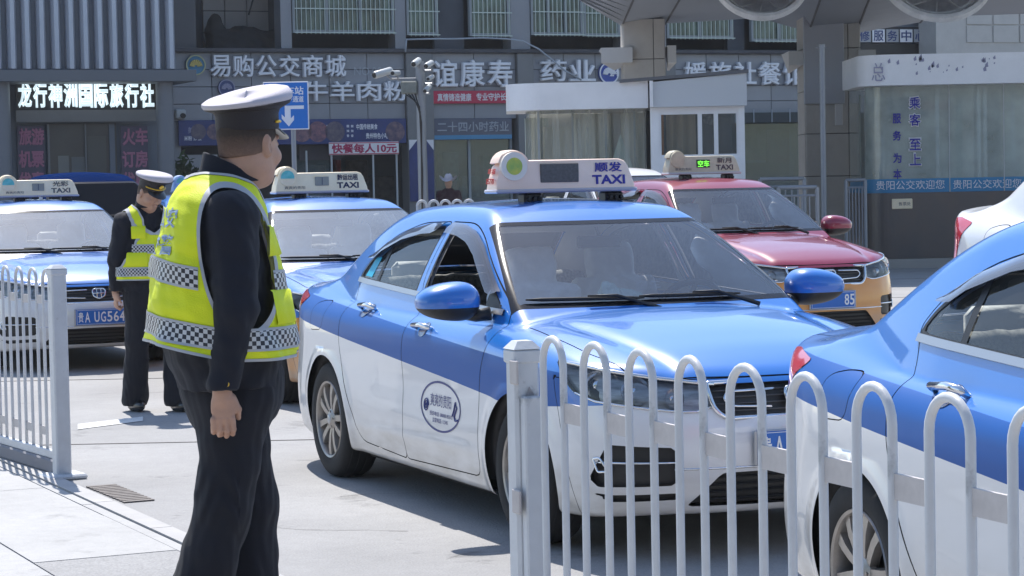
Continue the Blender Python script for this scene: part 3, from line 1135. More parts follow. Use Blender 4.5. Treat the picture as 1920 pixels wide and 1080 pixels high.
def make_car(spec_sign=None):
    root = empty('taxi')
    objs = {}
    for nm, me in build_car_meshes():
        o = link(nm, me, root)
        objs.setdefault(nm, []).append(o)
    V, F, N = polygonize(f_inner, (-3.75, -0.95, 0.13), (0.92, 0.95, 1.02), 0.035)
    me = mesh_from('cabin_tub', V, F, [M_INT, mat('cabin_trim', (0.22, 0.215, 0.20), rough=0.85)], True, N)
    cc = V[F].mean(1)
    inn = (cc[:, 0] > -2.70) & (cc[:, 0] < -0.45) & (np.abs(cc[:, 1]) < 0.775) & (cc[:, 2] > 0.32)
    me.polygons.foreach_set('material_index', inn.astype(int).tolist())
    link('cabin_tub', me, root)
    # roof over the sills: floor pan
    for (sx, sy) in ((-0.74, -0.31), (-1.26, 0.37)):
        V, F, N = seat_mb(sx, sy)
        link('seat', mesh_from('seat', V, F, M_SEAT, True, N), root)
    V, F, N = seat_mb(-2.22, 0.0, 1.32, bench=True)
    link('rear_seat', mesh_from('rear_seat', V, F, M_SEATF, True, N), root)
    for sy in (-0.37, 0.37):
        b = MB(); b.box(-2.68, -2.60, sy - 0.12, sy + 0.12, 1.02, 1.16, b=0.03)
        b.build('rear_headrest', M_SEAT, root, smooth=True)
    # steering wheel
    w = MB()
    c = Vector((-0.80, 0.37, 0.93)); ax = Vector((-0.85, 0, 0.52)).normalized()
    e1 = Vector((0, 1, 0)); e2 = ax.cross(e1).normalized()
    ring = [c + 0.185 * (e1 * math.cos(t) + e2 * math.sin(t)) for t in np.linspace(0, 2 * math.pi, 29)[:-1]]
    w.tube(ring, 0.016, 8, closed=True)
    for t in (0, math.pi, -math.pi / 2):
        w.tube([c, c + 0.18 * (e1 * math.cos(t) + e2 * math.sin(t))], 0.016, 6)
    w.tube([c + ax * 0.02, c - ax * 0.25], [0.055, 0.03], 12)
    w.build('steering_wheel', M_BLACK, root, smooth=True)
    # interior mirror
    b = MB(); b.box(-1.02, -1.00, -0.12, 0.12, 1.255, 1.315, b=0.008); b.tube([(-1.01, 0, 1.31), (-1.04, 0, 1.355)], 0.01, 6)
    b.build('inside_mirror', M_BLACK, root)
    # wheels
    T, Rm, Cap, Dk = wheel_meshes()
    first = None
    for ax in (0.0, -WB):
        for sg in (-1, 1):
            wh = T.build('wheel', M_RUBBER, None, smooth=35) if first is None else bpy.data.objects.new('wheel', first[0])
            if first is None:
                r_ = Rm.build('rim', M_RIM, None, smooth=35); c_ = Cap.build('hub_cap', M_SATIN, None, smooth=True); d_ = Dk.build('brake_disc', M_RIMD, None)
                first = (wh.data, r_.data, c_.data, d_.data)
                ch = [r_, c_, d_]
            else:
                COL.objects.link(wh)
                ch = []
                for n_, me in zip(('rim', 'hub_cap', 'brake_disc'), first[1:]):
                    q = bpy.data.objects.new(n_, me); COL.objects.link(q); ch.append(q)
            wh.parent = root
            wh.location = (ax, sg * 0.775, 0.314)
            wh.rotation_euler = (0, random.uniform(0, 6), 0) if sg < 0 else (0, random.uniform(0, 6), math.pi)
            for q in ch:
                q.parent = wh
    # door mirrors
    for sg in (-1, 1):
        def f_m(P, sg=sg):
            x, y, z = P[:, 0] + 0.60, P[:, 1] * sg - 0.970, P[:, 2] - 1.045
            q = np.sqrt((x / (0.105 - 0.02 * y / 0.1)) ** 2 * 0 + 1e-9)
            r = np.sqrt((np.where(x > 0, x / 0.125, x / 0.075)) ** 2 + (y / 0.135) ** 2 + (np.where(z > 0, z / 0.080, z / 0.075)) ** 2)
            d = (np.abs(x / 0.12) ** 2.5 + np.abs((y + 0.0) / (0.150)) ** 2.4 + np.abs(z / (0.088 - 0.12 * np.clip(y, -.1, .2))) ** 2.4) ** (1 / 2.6)
            d = (d - 1) * 0.085
            return smax(d, -0.055 - x, 0.015)
        y0 = 0.80 if sg > 0 else -1.15
        V, F, N = polygonize(f_m, (-0.76, y0, 0.92), (-0.45, y0 + 0.35, 1.18), 0.011)
        Sk = Skin(V, F, N)
        Sk.cut(lambda V: V[:, 2] - 1.018)
        cz = Sk.centers()[:, 2]
        a, b_, n_ = Sk.pick(cz > 1.018)
        hs = link('door_mirror', mesh_from('mirror_shell', a, b_, PAINT['blue'], True, n_), root)
        a, b_, n_ = Sk.pick(cz <= 1.018)
        link('mirror_base', mesh_from('mirror_base', a, b_, M_BLACK, True, n_), hs)
        b = MB()
        b.tube([(-0.60, sg * 0.90, 0.985), (-0.575, sg * 0.84, 0.975), (-0.54, sg * 0.78, 0.985)], [0.024, 0.028, 0.032], 8)
        b.build('mirror_arm', M_BLACK, hs, smooth=True)
        b = MB(); b.rev([(0, 0), (1, 0)], 24, axis='x')
        gm = b.build('mirror_glass', M_CHROME, hs)
        gm.scale = (1, 0.105, 0.06); gm.location = (-0.657, sg * 0.955, 1.045)
        # black triangle at the foot of the A-pillar
        pts = on_side([-0.47, -0.66, -0.66, -0.57], [1.000, 1.008, 1.105, 1.058], sg, 0.003)
        b = MB(); b.add(pts, [(0, 1, 2, 3)]); b.build('mirror_gusset', M_BLACK, root)
    # belt moulding, door handles, rain visors
    for sg in (-1, 1):
        xs = np.linspace(-0.45, -2.50, 26)
        zb = 0.988 + (xs + 0.40) * (-0.0425)
        up = on_side(xs, zb + 0.012, sg, 0.010); dn = on_side(xs, zb - 0.013, sg, 0.010)
        up0 = on_side(xs, zb + 0.012, sg, -0.004); dn0 = on_side(xs, zb - 0.013, sg, -0.004)
        b = MB()
        n = len(xs)
        Vv = np.concatenate([up, dn, up0, dn0])
        Ff = []
        for i in range(n - 1):
            Ff += [(i, i + 1, n + i + 1, n + i), (2 * n + i, 2 * n + i + 1, i + 1, i), (n + i, n + i + 1, 3 * n + i + 1, 3 * n + i)]
        b.add(Vv, Ff); b.build('belt_moulding', M_SATIN, root, smooth=40)
        for hx, hz in ((-1.20, 0.885), (-2.12, 0.935)):
            p = on_side([hx - 0.09, hx, hx + 0.09], [hz - 0.005, hz, hz - 0.004], sg, 0.030)
            q = on_side([hx - 0.10, hx + 0.10], [hz, hz], sg, 0.0)
            b = MB()
            pts = [q[0], p[0], p[1], p[2], q[1]]
            b.tube(pts, [0.010, 0.013, 0.0145, 0.013, 0.010], 8)
            h = b.build('door_handle', M_CHROME, root, smooth=True)
            d = MB()
            a = np.linspace(0, 2 * math.pi, 17)[:-1]
            d.add(on_side(hx + 0.05 * np.cos(a), hz - 0.006 + 0.034 * np.sin(a), sg, 0.0025), [tuple(range(16)) if sg > 0 else tuple(range(15, -1, -1))])
            d.build('handle_cup', mat('handle_cup', (0.01, 0.02, 0.08), rough=0.15, coat=1), h)
        # rain visors
        for arc in ([(-0.56, 1.080), (-0.66, 1.135), (-0.79, 1.205), (-0.95, 1.285), (-1.12, 1.346), (-1.32, 1.380), (-1.49, 1.388)],
                    [(-1.55, 1.388), (-1.80, 1.378), (-2.05, 1.345), (-2.28, 1.280), (-2.44, 1.200)]):
            A = np.array(arc)
            tt = np.linspace(0, 1, 17)
            cx = np.interp(tt, np.linspace(0, 1, len(A)), A[:, 0]); cz_ = np.interp(tt, np.linspace(0, 1, len(A)), A[:, 1])
            wd = 0.062 * np.clip(np.minimum(tt * 8 + 0.25, 1), 0, 1) * (np.clip((1 - tt) * 6 + 0.3, 0, 1) if arc[0][0] < -1.5 else 1)
            dx = np.gradient(cx); dz = np.gradient(cz_); L = np.hypot(dx, dz)
            nx, nz = -dz / L, dx / L
            s = np.sign(-(nz)); nx, nz = nx * s, nz * s
            t_ = on_side(cx, cz_, sg, 0.006); m_ = on_side(cx + nx * wd * .5, cz_ + nz * wd * .5, sg, 0.022); l_ = on_side(cx + nx * wd, cz_ + nz * wd, sg, 0.026)
            n = len(cx)
            b = MB(); Ff = [(i, i + 1, n + i + 1, n + i) for i in range(n - 1)] + [(n + i, n + i + 1, 2 * n + i + 1, 2 * n + i) for i in range(n - 1)]
            b.add(np.concatenate([t_, m_, l_]), Ff); b.build('rain_visor', M_VISOR, root, smooth=True)
        b = MB(); p = on_side([-2.30, -2.42, -2.36, -2.27], [1.095, 1.100, 1.195, 1.20], sg, 0.0)
        if sg < 0:
            b.add(p, [(0, 1, 2, 3)]); b.build('window_sticker', M_TAG, root)
    # chrome round the grille, bars, emblem
    gr = round_poly([(-0.375, 0.64), (-0.33, 0.598), (0.33, 0.598), (0.375, 0.64), (0.394, 0.742), (-0.394, 0.742)], [.03, .05, .05, .03, .02, .02], 4)
    g = np.array(gr)
    b = MB(); b.tube(on_front(g[:, 0], g[:, 1], 0.002), 0.011, 8, closed=True)
    b.build('grille_frame', M_CHROME, root, smooth=True)
    y = np.linspace(-0.37, 0.37, 15)
    for zz in (0.632, 0.660, 0.688, 0.716):
        b = MB(); b.tube(on_front(y, np.full(15, zz), -0.016), 0.0035, 6); b.build('grille_bar', mat('grille_bar_dark', (0.10, 0.10, 0.105), rough=0.35, metal=0.6), root, smooth=True)
    for sg in (-1, 1):
        pts = [(0.10, 0.712), (0.31, 0.708), (0.33, 0.675), (0.29, 0.648), (0.12, 0.640)]
        P = np.array(round_poly(pts, [0.001, .02, .02, .02, .001], 4))
        b = MB(); b.tube(on_front(P[:, 0] * sg, P[:, 1], -0.004), 0.006, 6); b.build('grille_trim', M_CHROME, root, smooth=True)
    e = [(-0.058, 0.695), (-0.045, 0.712), (0.045, 0.712), (0.058, 0.695), (0.05, 0.652), (0.0, 0.628), (-0.05, 0.652)]
    E_ = np.array(round_poly(e, 0.012, 3))
    b = MB(); b.tube(on_front(E_[:, 0], E_[:, 1], 0.012), 0.007, 6, closed=True)
    for a_, c_ in (((-0.018, 0.71), (-0.018, 0.64)), ((0.018, 0.71), (0.018, 0.64)), ((-0.054, 0.676), (0.054, 0.676))):
        b.tube(on_front([a_[0], c_[0]], [a_[1], c_[1]], 0.014), 0.0045, 6)
    b.build('emblem', M_CHROME, root, smooth=True)
    b = MB(); b.add(on_front(E_[:, 0], E_[:, 1], 0.008), [tuple(range(len(E_)))]); b.build('emblem_field', mat('emblem_field', (0.02, 0.03, 0.12), rough=0.2, coat=1), root)
    # lower grille bars, chrome lip and fog trims
    for zz in (0.262, 0.294, 0.326, 0.358):
        yy = np.linspace(-0.44, 0.44, 11)
        b = MB(); b.tube(on_front(yy, np.full(11, zz), -0.02), 0.006, 6); b.build('lower_grille_bar', M_GAP, root)
    yy = np.linspace(-0.55, 0.55, 11)
    b = MB(); b.tube(on_front(yy, np.full(11, 0.398), 0.0), 0.005, 6); b.build('intake_trim', M_CHROME, root, smooth=True)
    for sg in (-1, 1):
        u = np.linspace(0.60, 1.10, 9)
        P = on_corner(u, 0.425 - 0.01 * (u - 0.66), -0.004); P[:, 1] *= sg
        b = MB(); b.tube(P, 0.0055, 6)
        lp = np.array(round_poly([(1.00, 0.385), (1.075, 0.38), (1.11, 0.435), (1.06, 0.44)], .01, 3))
        P = on_corner(lp[:, 0], lp[:, 1], 0.0); P[:, 1] *= sg
        b.tube(P, 0.006, 6, closed=True)
        b.build('fog_trim', M_CHROME, root, smooth=True)
        # lamp insides: projector and reflector bowls, chrome brow
        for (u_, z_, r_) in ((1.12, 0.745, 0.054), (0.86, 0.722, 0.058), (0.63, 0.690, 0.040)):
            p = on_corner([u_], [z_], -0.035)[0]; p2 = on_corner([u_], [z_], -0.008)[0]
            d = Vector(p2) - Vector(p)
            d = (d + Vector((0.03, 0, 0))).normalized()
            p = Vector(p); p.y *= sg; d.y *= sg
            b = MB(); b.tube([p - d * 0.01, p + d * 0.018, p + d * 0.026], [r_ * 0.6, r_, r_ * 1.08], 20, caps=False)
            b.tube([p - d * 0.008, p + d * 0.006], [r_ * 0.58, r_ * 0.3], 16)
            b.build('reflector', M_REFL, root, smooth=True)
        u = np.linspace(0.43, 1.38, 16)
        zt = np.interp(u, [0.43, 0.90, 1.25, 1.43], [0.742, 0.788, 0.822, 0.832]) - 0.006
        P = on_corner(u, zt, 0.003); P[:, 1] *= sg
        b = MB(); b.tube(P, 0.009, 6)
        u2 = np.linspace(0.43, 1.24, 12); zl = np.interp(u2, [0.40, 0.52, 1.10, 1.27], [0.650, 0.622, 0.668, 0.705]) + 0.004
        P = on_corner(u2, zl, 0.003); P[:, 1] *= sg
        b.tube(P, 0.005, 6)
        b.build('lamp_trim', M_CHROME, root, smooth=True)
    # wipers
    for (x0, y0, x1, y1) in ((-0.19, -0.10, -0.40, -0.66), (-0.19, 0.42, -0.22, -0.12)):
        n = 9
        ys = np.linspace(y0, y1, n); xs_ = np.interp(np.linspace(0, 1, n), [0, 1], [x0, x1])
        xs_ = -0.318 - 0.18 * ys * ys - 0.012 * np.linspace(0, 1, n)
        P = surf(2, xs_, np.abs(ys), 1.3, 0.8); P[:, 1] = ys; P[:, 2] += 0.016
        b = MB(); b.tube(P, [0.004] + [0.010] * (n - 2) + [0.004], 6)
        Q = P.copy(); Q[:, 2] += 0.014; Q[:, 0] += 0.012
        b.tube([(-0.27, y0 + 0.06, 0.992), Q[2], Q[n // 2]], [0.012, 0.008, 0.005], 6)
        b.build('wiper', M_BLACK, root, smooth=True)
    # sill strip and shadowed underside
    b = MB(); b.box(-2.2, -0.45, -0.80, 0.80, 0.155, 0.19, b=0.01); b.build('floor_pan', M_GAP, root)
    # number plate holders
    b = MB(); b.box(0.930, 0.942, -0.232, 0.232, 0.402, 0.548, b=0.004); b.build('plate_holder', M_SATIN, root)
    return root


def oval_decal(root, sg=-1):
    cx, cz, rx, rz = -0.93, 0.527, 0.265, 0.122
    a = np.linspace(0, 2 * math.pi, 49)[:-1]
    o1 = on_side(cx + rx * np.cos(a), cz + rz * np.sin(a), sg, 0.002)
    o2 = on_side(cx + (rx - .013) * np.cos(a), cz + (rz - .010) * np.sin(a), sg, 0.002)
    b = MB(); n = 48
    b.add(np.concatenate([o1, o2]), [(i, (i + 1) % n, n + (i + 1) % n, n + i) for i in range(n)])
    def put(s, w, h, x, z, bold=0.0):
        V, F = text_vf(s, 1.0, bold)
        V = V.copy(); V[:, 0] *= w / np.ptp(V[:, 0]); V[:, 1] *= h / np.ptp(V[:, 1])
        P = on_side(x + (V[:, 0] if sg < 0 else -V[:, 0]), z + V[:, 1], sg, 0.0022)
        b.add(P, F)
    put('爽爽的贵阳', 0.27, 0.062, cx + 0.0, cz + 0.028, 0.0)
    put('投诉电话: 88888 85573', 0.30, 0.022, cx + 0.01, cz - 0.038, 0.01)
    put('监督电话: 12345', 0.20, 0.022, cx + 0.0, cz - 0.068, 0.01)
    t = np.linspace(0, 5.2 * math.pi, 40)
    rr = 0.034 - 0.0018 * t
    P = on_side(cx - 0.19 + rr * np.cos(t), cz - 0.005 + rr * np.sin(t), sg, 0.0022)
    b.tube(P, 0.0032, 4)
    P = on_side(cx + np.array([.16, .18, .195, .215, .20, .185, .20, .23]), cz + np.array([-.03, .0, .035, .01, -.01, -.03, -.05, -.045]), sg, 0.0022)
    b.tube(P, 0.005, 4)
    d = b.build('door_emblem', M_DECAL, root)
    return d


def roof_sign(parent, box, name_text, ink, panel, emblem, slogan, disc_y=-0.29, led=None, side_text=None, width=0.775, z=1.545, x=-1.45, h=0.155):
    """the lamp box on the roof; front faces forward. car's right is the picture's left"""
    w = width / 2
    # outline in (t, z) with t running from picture left to right (= -right .. +left of the car)
    r = 0.083
    dt = disc_y
    top = h
    pts = [(-w, 0.0), (-w + 0.006, 0.045), (-w + 0.03, top - 0.035), (-w + 0.055, top - 0.012)]
    a0 = math.pi * 0.93; a1 = math.pi * 0.12
    cz = top - 0.036
    for t in np.linspace(a0, a1, 12):
        pts.append((dt + r * math.cos(t), cz + r * math.sin(t)))
    pts += [(w - 0.085, top - 0.004), (w - 0.055, top - 0.014), (w - 0.035, top - 0.040), (w - 0.004, 0.03), (w, 0.0)]
    n = len(pts)
    b = MB()
    layers = [(0.070, 0.94), (0.078, 0.985), (0.070, 1.0), (-0.070, 1.0), (-0.078, 0.985), (-0.070, 0.94)]
    layers = [(0.058, 0.955), (0.066, 0.985), (0.0, 1.0), (-0.066, 0.985), (-0.058, 0.955)]
    layers = [(0.074, 0.955), (0.064, 0.992), (0.0, 1.0), (-0.064, 0.992), (-0.074, 0.955)]
    V = []
    for dx, sc in layers:
        for (t, zz) in pts:
            slope = (zz / h) * 0.022
            V.append((x + dx * (1 - slope * 8), t * sc + dt * (1 - sc) * 0, z + max(0.0, zz - (1 - sc) * 0.12)))
    F = []
    for i in range(len(layers) - 1):
        for k in range(n):
            F.append((i * n + k, i * n + (k + 1) % n, (i + 1) * n + (k + 1) % n, (i + 1) * n + k))
    F.append(tuple(range(n - 1, -1, -1))); F.append(tuple((len(layers) - 1) * n + k for k in range(n)))
    b.add(V, F)
    s = b.build('roof_sign', box, parent, smooth=50)
    fx = x + 0.0745
    base = MB(); base.box(x - 0.085, x + 0.085, -w - 0.004, w + 0.004, z - 0.016, z + 0.004, b=0.006)
    base.build('sign_base', mat('clear_base', (0.45, 0.42, 0.46), rough=0.15, coat=1), s)
    for ty in (-w * 0.45, w * 0.72):
        legs = MB()
        legs.box(x - 0.05, x + 0.05, ty - 0.05, ty + 0.05, z - 0.075, z - 0.014, b=0.012)
        legs.box(x - 0.09, x + 0.09, ty - 0.10, ty + 0.10, z - 0.10, z - 0.066, b=0.012)
        for q in (-0.03, 0, 0.03):
            legs.cyl((x + 0.05, ty + q, z - 0.045), (x + 0.07, ty + q, z - 0.045), 0.010, n=8)
        legs.build('sign_foot', M_BLACK, s, smooth=40)
    lean = Vector((-0.12, 0, 1)).normalized()
    def P(t, zz, off=0.0015):
        return (fx + off - 0.0135 * zz / h * 1.0, t, z + zz)
    X = (0, 1, 0); Y = (-0.085, 0, 1)
    # disc
    b = MB(); b.cyl((fx - 0.02, dt, z + cz), (fx + 0.004, dt, z + cz), r * 0.86, n=32); b.build('emblem_disc', M_EDGE if emblem is M_GREEN else box, s, smooth=30)
    b = MB()
    if emblem is M_GREEN:
        b.cyl((fx, dt, z + cz), (fx + 0.0065, dt, z + cz), r * 0.52, n=28)
    else:
        pp = [(dt + r * 0.68 * math.cos(t), z + cz - 0.006 + r * 0.68 * math.sin(t)) for t in np.linspace(-0.15, math.pi + 0.15, 16)]
        b.prism(pp, fx, fx + 0.0065, axis='x')
    b.build('emblem_print', emblem, s)
    # display
    d0 = {'main': (-0.145, 0.065), 'small': (-0.06, 0.055), 'led': (-0.085, 0.055)}[panel]
    zz0, zz1 = (0.035, 0.130) if panel == 'main' else (0.045, 0.115)
    b = MB(); b.box(fx - 0.012, fx + 0.0030, d0[0], d0[1], z + zz0, z + zz1, b=0.003)
    b.build('display', {'main': M_LCD, 'small': M_LCDG, 'led': M_LEDBG}[panel], s)
    if panel == 'small':
        b = MB(); b.box(fx + 0.003, fx + 0.005, (d0[0] + d0[1]) / 2 - 0.002, (d0[0] + d0[1]) / 2 + 0.002, z + zz0 + .006, z + zz1 - .006); b.build('display_divider', M_INKK, s)
    if led:
        text_obj('display_text', led, M_LEDON, s, (fx + 0.005, (d0[0] + d0[1]) / 2, z + (zz0 + zz1) / 2), X, (0, 0, 1), width=0.125, height=0.06, bold=0.02)
    tc = 0.235 if panel == 'main' else 0.215
    nch = len(name_text)
    text_obj('company_name', name_text, ink, s, P(tc, 0.108, 0.003), X, Y, width=0.175 if nch > 2 else 0.155, height=0.050, bold=0.022)
    text_obj('taxi_lettering', 'TAXI', ink, s, P(tc, 0.045, 0.001), X, Y, width=0.185, height=0.047, bold=0.035)
    if slogan:
        text_obj('slogan', slogan, M_INKK, s, P(dt + 0.06, 0.032, 0.001), X, Y, width=0.17, height=0.024, bold=0.0)
    if side_text:
        text_obj('fleet_number', side_text[0], M_INKR, s, (x, -w * 1.0 + 0.012 - 0.006, z + 0.095), (1, 0, 0), (0, 0.2, 1), width=0.10, height=0.03, bold=0.03)
        text_obj('fleet_number', side_text[1], M_INKR, s, (x, -w * 1.0 - 0.004, z + 0.045), (1, 0, 0), (0, 0.12, 1), width=0.10, height=0.03, bold=0.03)
    return s


def plate(root, txt, where='front', right_aligned=None):
    b = MB()
    b.box(0.942, 0.9465, -0.22, 0.22, 0.408, 0.542, b=0.0015)
    p = b.build('number_plate', M_PLATE, root)
    # edge line
    q = MB()
    for (a0, a1, c0, c1) in ((-0.212, 0.212, 0.5345, 0.5370), (-0.212, 0.212, 0.4130, 0.4155), (-0.212, -0.2095, 0.4155, 0.5345), (0.2095, 0.212, 0.4155, 0.5345)):
        q.box(0.9465, 0.9475, a0, a1, c0, c1)
    q.build('plate_edge', M_PLW, p)
    X = (0, 1, 0); Z = (0, 0, 1)
    # seven places: region sign, letter, gap, five more
    xs = [-0.177, -0.119, -0.036, 0.021, 0.078, 0.135, 0.192 - 0.004]
    for ch, t in zip(txt, xs):
        if ch == ' ':
            continue
        text_obj('plate_character', ch, M_PLW, p, (0.9480, t, 0.475), X, Z, width=0.045 if ch != '1' else 0.012, height=0.09, bold=0.015)
    return p
# ================================================================== people
def cone(P, a, b, r0, r1):
    a = np.array(a, float); b = np.array(b, float)
    d = b - a
    t = np.clip(((P - a) @ d) / max(d @ d, 1e-9), 0, 1)
    return np.linalg.norm(P - a - t[:, None] * d, axis=1) - (r0 + (r1 - r0) * t)


def ell(P, c, r, rot=None):
    q = P - np.array(c, float)
    if rot is not None:
        q = q @ rot
    r = np.array(r, float)
    k0 = np.linalg.norm(q / r, axis=1)
    k1 = np.linalg.norm(q / (r * r), axis=1)
    return k0 * (k0 - 1.0) / np.maximum(k1, 1e-9)


def wr(P, s, a, seed=0.0):
    """cheap smooth folds"""
    x, y, z = (P * s).T
    return a * (np.sin(x * 1.3 + 2.1 * np.sin(z * 0.7 + seed) + y) * np.sin(z * 1.1 + 1.7 * np.sin(y * 0.9 + x * 0.6 + seed)) +
                0.5 * np.sin(2.3 * z + 1.9 * x - 1.3 * y + seed) * np.sin(1.7 * y + 1.1 * z))


def rot_zy(yaw, pitch):
    return np.array(Matrix.Rotation(yaw, 3, 'Z') @ Matrix.Rotation(pitch, 3, 'Y'))


M_SKIN = mat('skin', (0.52, 0.30, 0.205), rough=0.5, var=0.12, vscale=22, bump=0.15, bscale=180)
M_HAIR = mat('short_hair', (0.10, 0.066, 0.046), rough=0.85, bump=0.8, bscale=400)


def fade_hair():
    """cropped hair: dark above, thinning to skin towards the nape"""
    N, L = nt(M_HAIR)
    p = N['Principled BSDF']
    tc = N.new('ShaderNodeTexCoord'); sp = N.new('ShaderNodeSeparateXYZ'); mr = N.new('ShaderNodeMapRange'); nz = N.new('ShaderNodeTexNoise'); ad = N.new('ShaderNodeMath')
    nz.inputs['Scale'].default_value = 90
    L.new(tc.outputs['Object'], sp.inputs[0]); L.new(tc.outputs['Object'], nz.inputs['Vector'])
    ad.operation = 'MULTIPLY_ADD'; ad.inputs[1].default_value = 0.03
    L.new(nz.outputs['Fac'], ad.inputs[0]); L.new(sp.outputs[2], ad.inputs[2])
    mr.inputs['From Min'].default_value = 1.665; mr.inputs['From Max'].default_value = 1.775
    L.new(ad.outputs[0], mr.inputs['Value'])
    mx = N.new('ShaderNodeMix'); mx.data_type = 'RGBA'
    mx.inputs['A'].default_value = (0.40, 0.24, 0.17, 1); mx.inputs['B'].default_value = (0.065, 0.045, 0.034, 1)
    L.new(mr.outputs[0], mx.inputs['Factor']); L.new(mx.outputs['Result'], p.inputs['Base Color'])


fade_hair()
M_UNI = mat('navy_uniform', (0.0065, 0.008, 0.016), rough=0.85, sheen=0.05, bump=0.35, bscale=350)
M_TROU = mat('navy_trousers', (0.006, 0.007, 0.013), rough=0.85, sheen=0.05, bump=0.35, bscale=350)
M_CAPW = mat('cap_white', (0.52, 0.49, 0.53), rough=0.8, bump=0.2, bscale=300)
M_CAPB = mat('cap_band', (0.016, 0.013, 0.018), rough=0.6, bump=0.4, bscale=500)
M_GOLD = mat('gold_braid', (0.75, 0.48, 0.06), rough=0.35, metal=0.6)
M_SHOE = mat('black_leather', (0.012, 0.012, 0.012), rough=0.3, coat=0.4)
M_PIPE = mat('grey_piping', (0.45, 0.46, 0.47), rough=0.6)
M_VEST = mat('vest_yellow', (0.80, 0.88, 0.008), rough=0.6, emit=None, var=0.05, vscale=6, bump=0.25, bscale=220)
M_VINK = mat('vest_print_blue', (0.10, 0.16, 0.40), rough=0.5, var=0.5, vscale=40, vcol=(0.35, 0.45, 0.5))


def checker_mat():
    """reflective tape: black and silver chequers, taken from the strip's own uv"""
    m = bpy.data.materials.new('chequer_tape')
    m.use_nodes = True
    N, L = nt(m)
    p = N['Principled BSDF']
    p.inputs['Roughness'].default_value = 0.4
    uv = N.new('ShaderNodeUVMap')
    ck = N.new('ShaderNodeTexChecker')
    ck.inputs['Scale'].default_value = 1.0
    ck.inputs['Color1'].default_value = (0.62, 0.62, 0.60, 1)
    ck.inputs['Color2'].default_value = (0.03, 0.03, 0.035, 1)
    L.new(uv.outputs[0], ck.inputs['Vector'])
    L.new(ck.outputs['Color'], p.inputs['Base Color'])
    return m


M_CHECK = checker_mat()


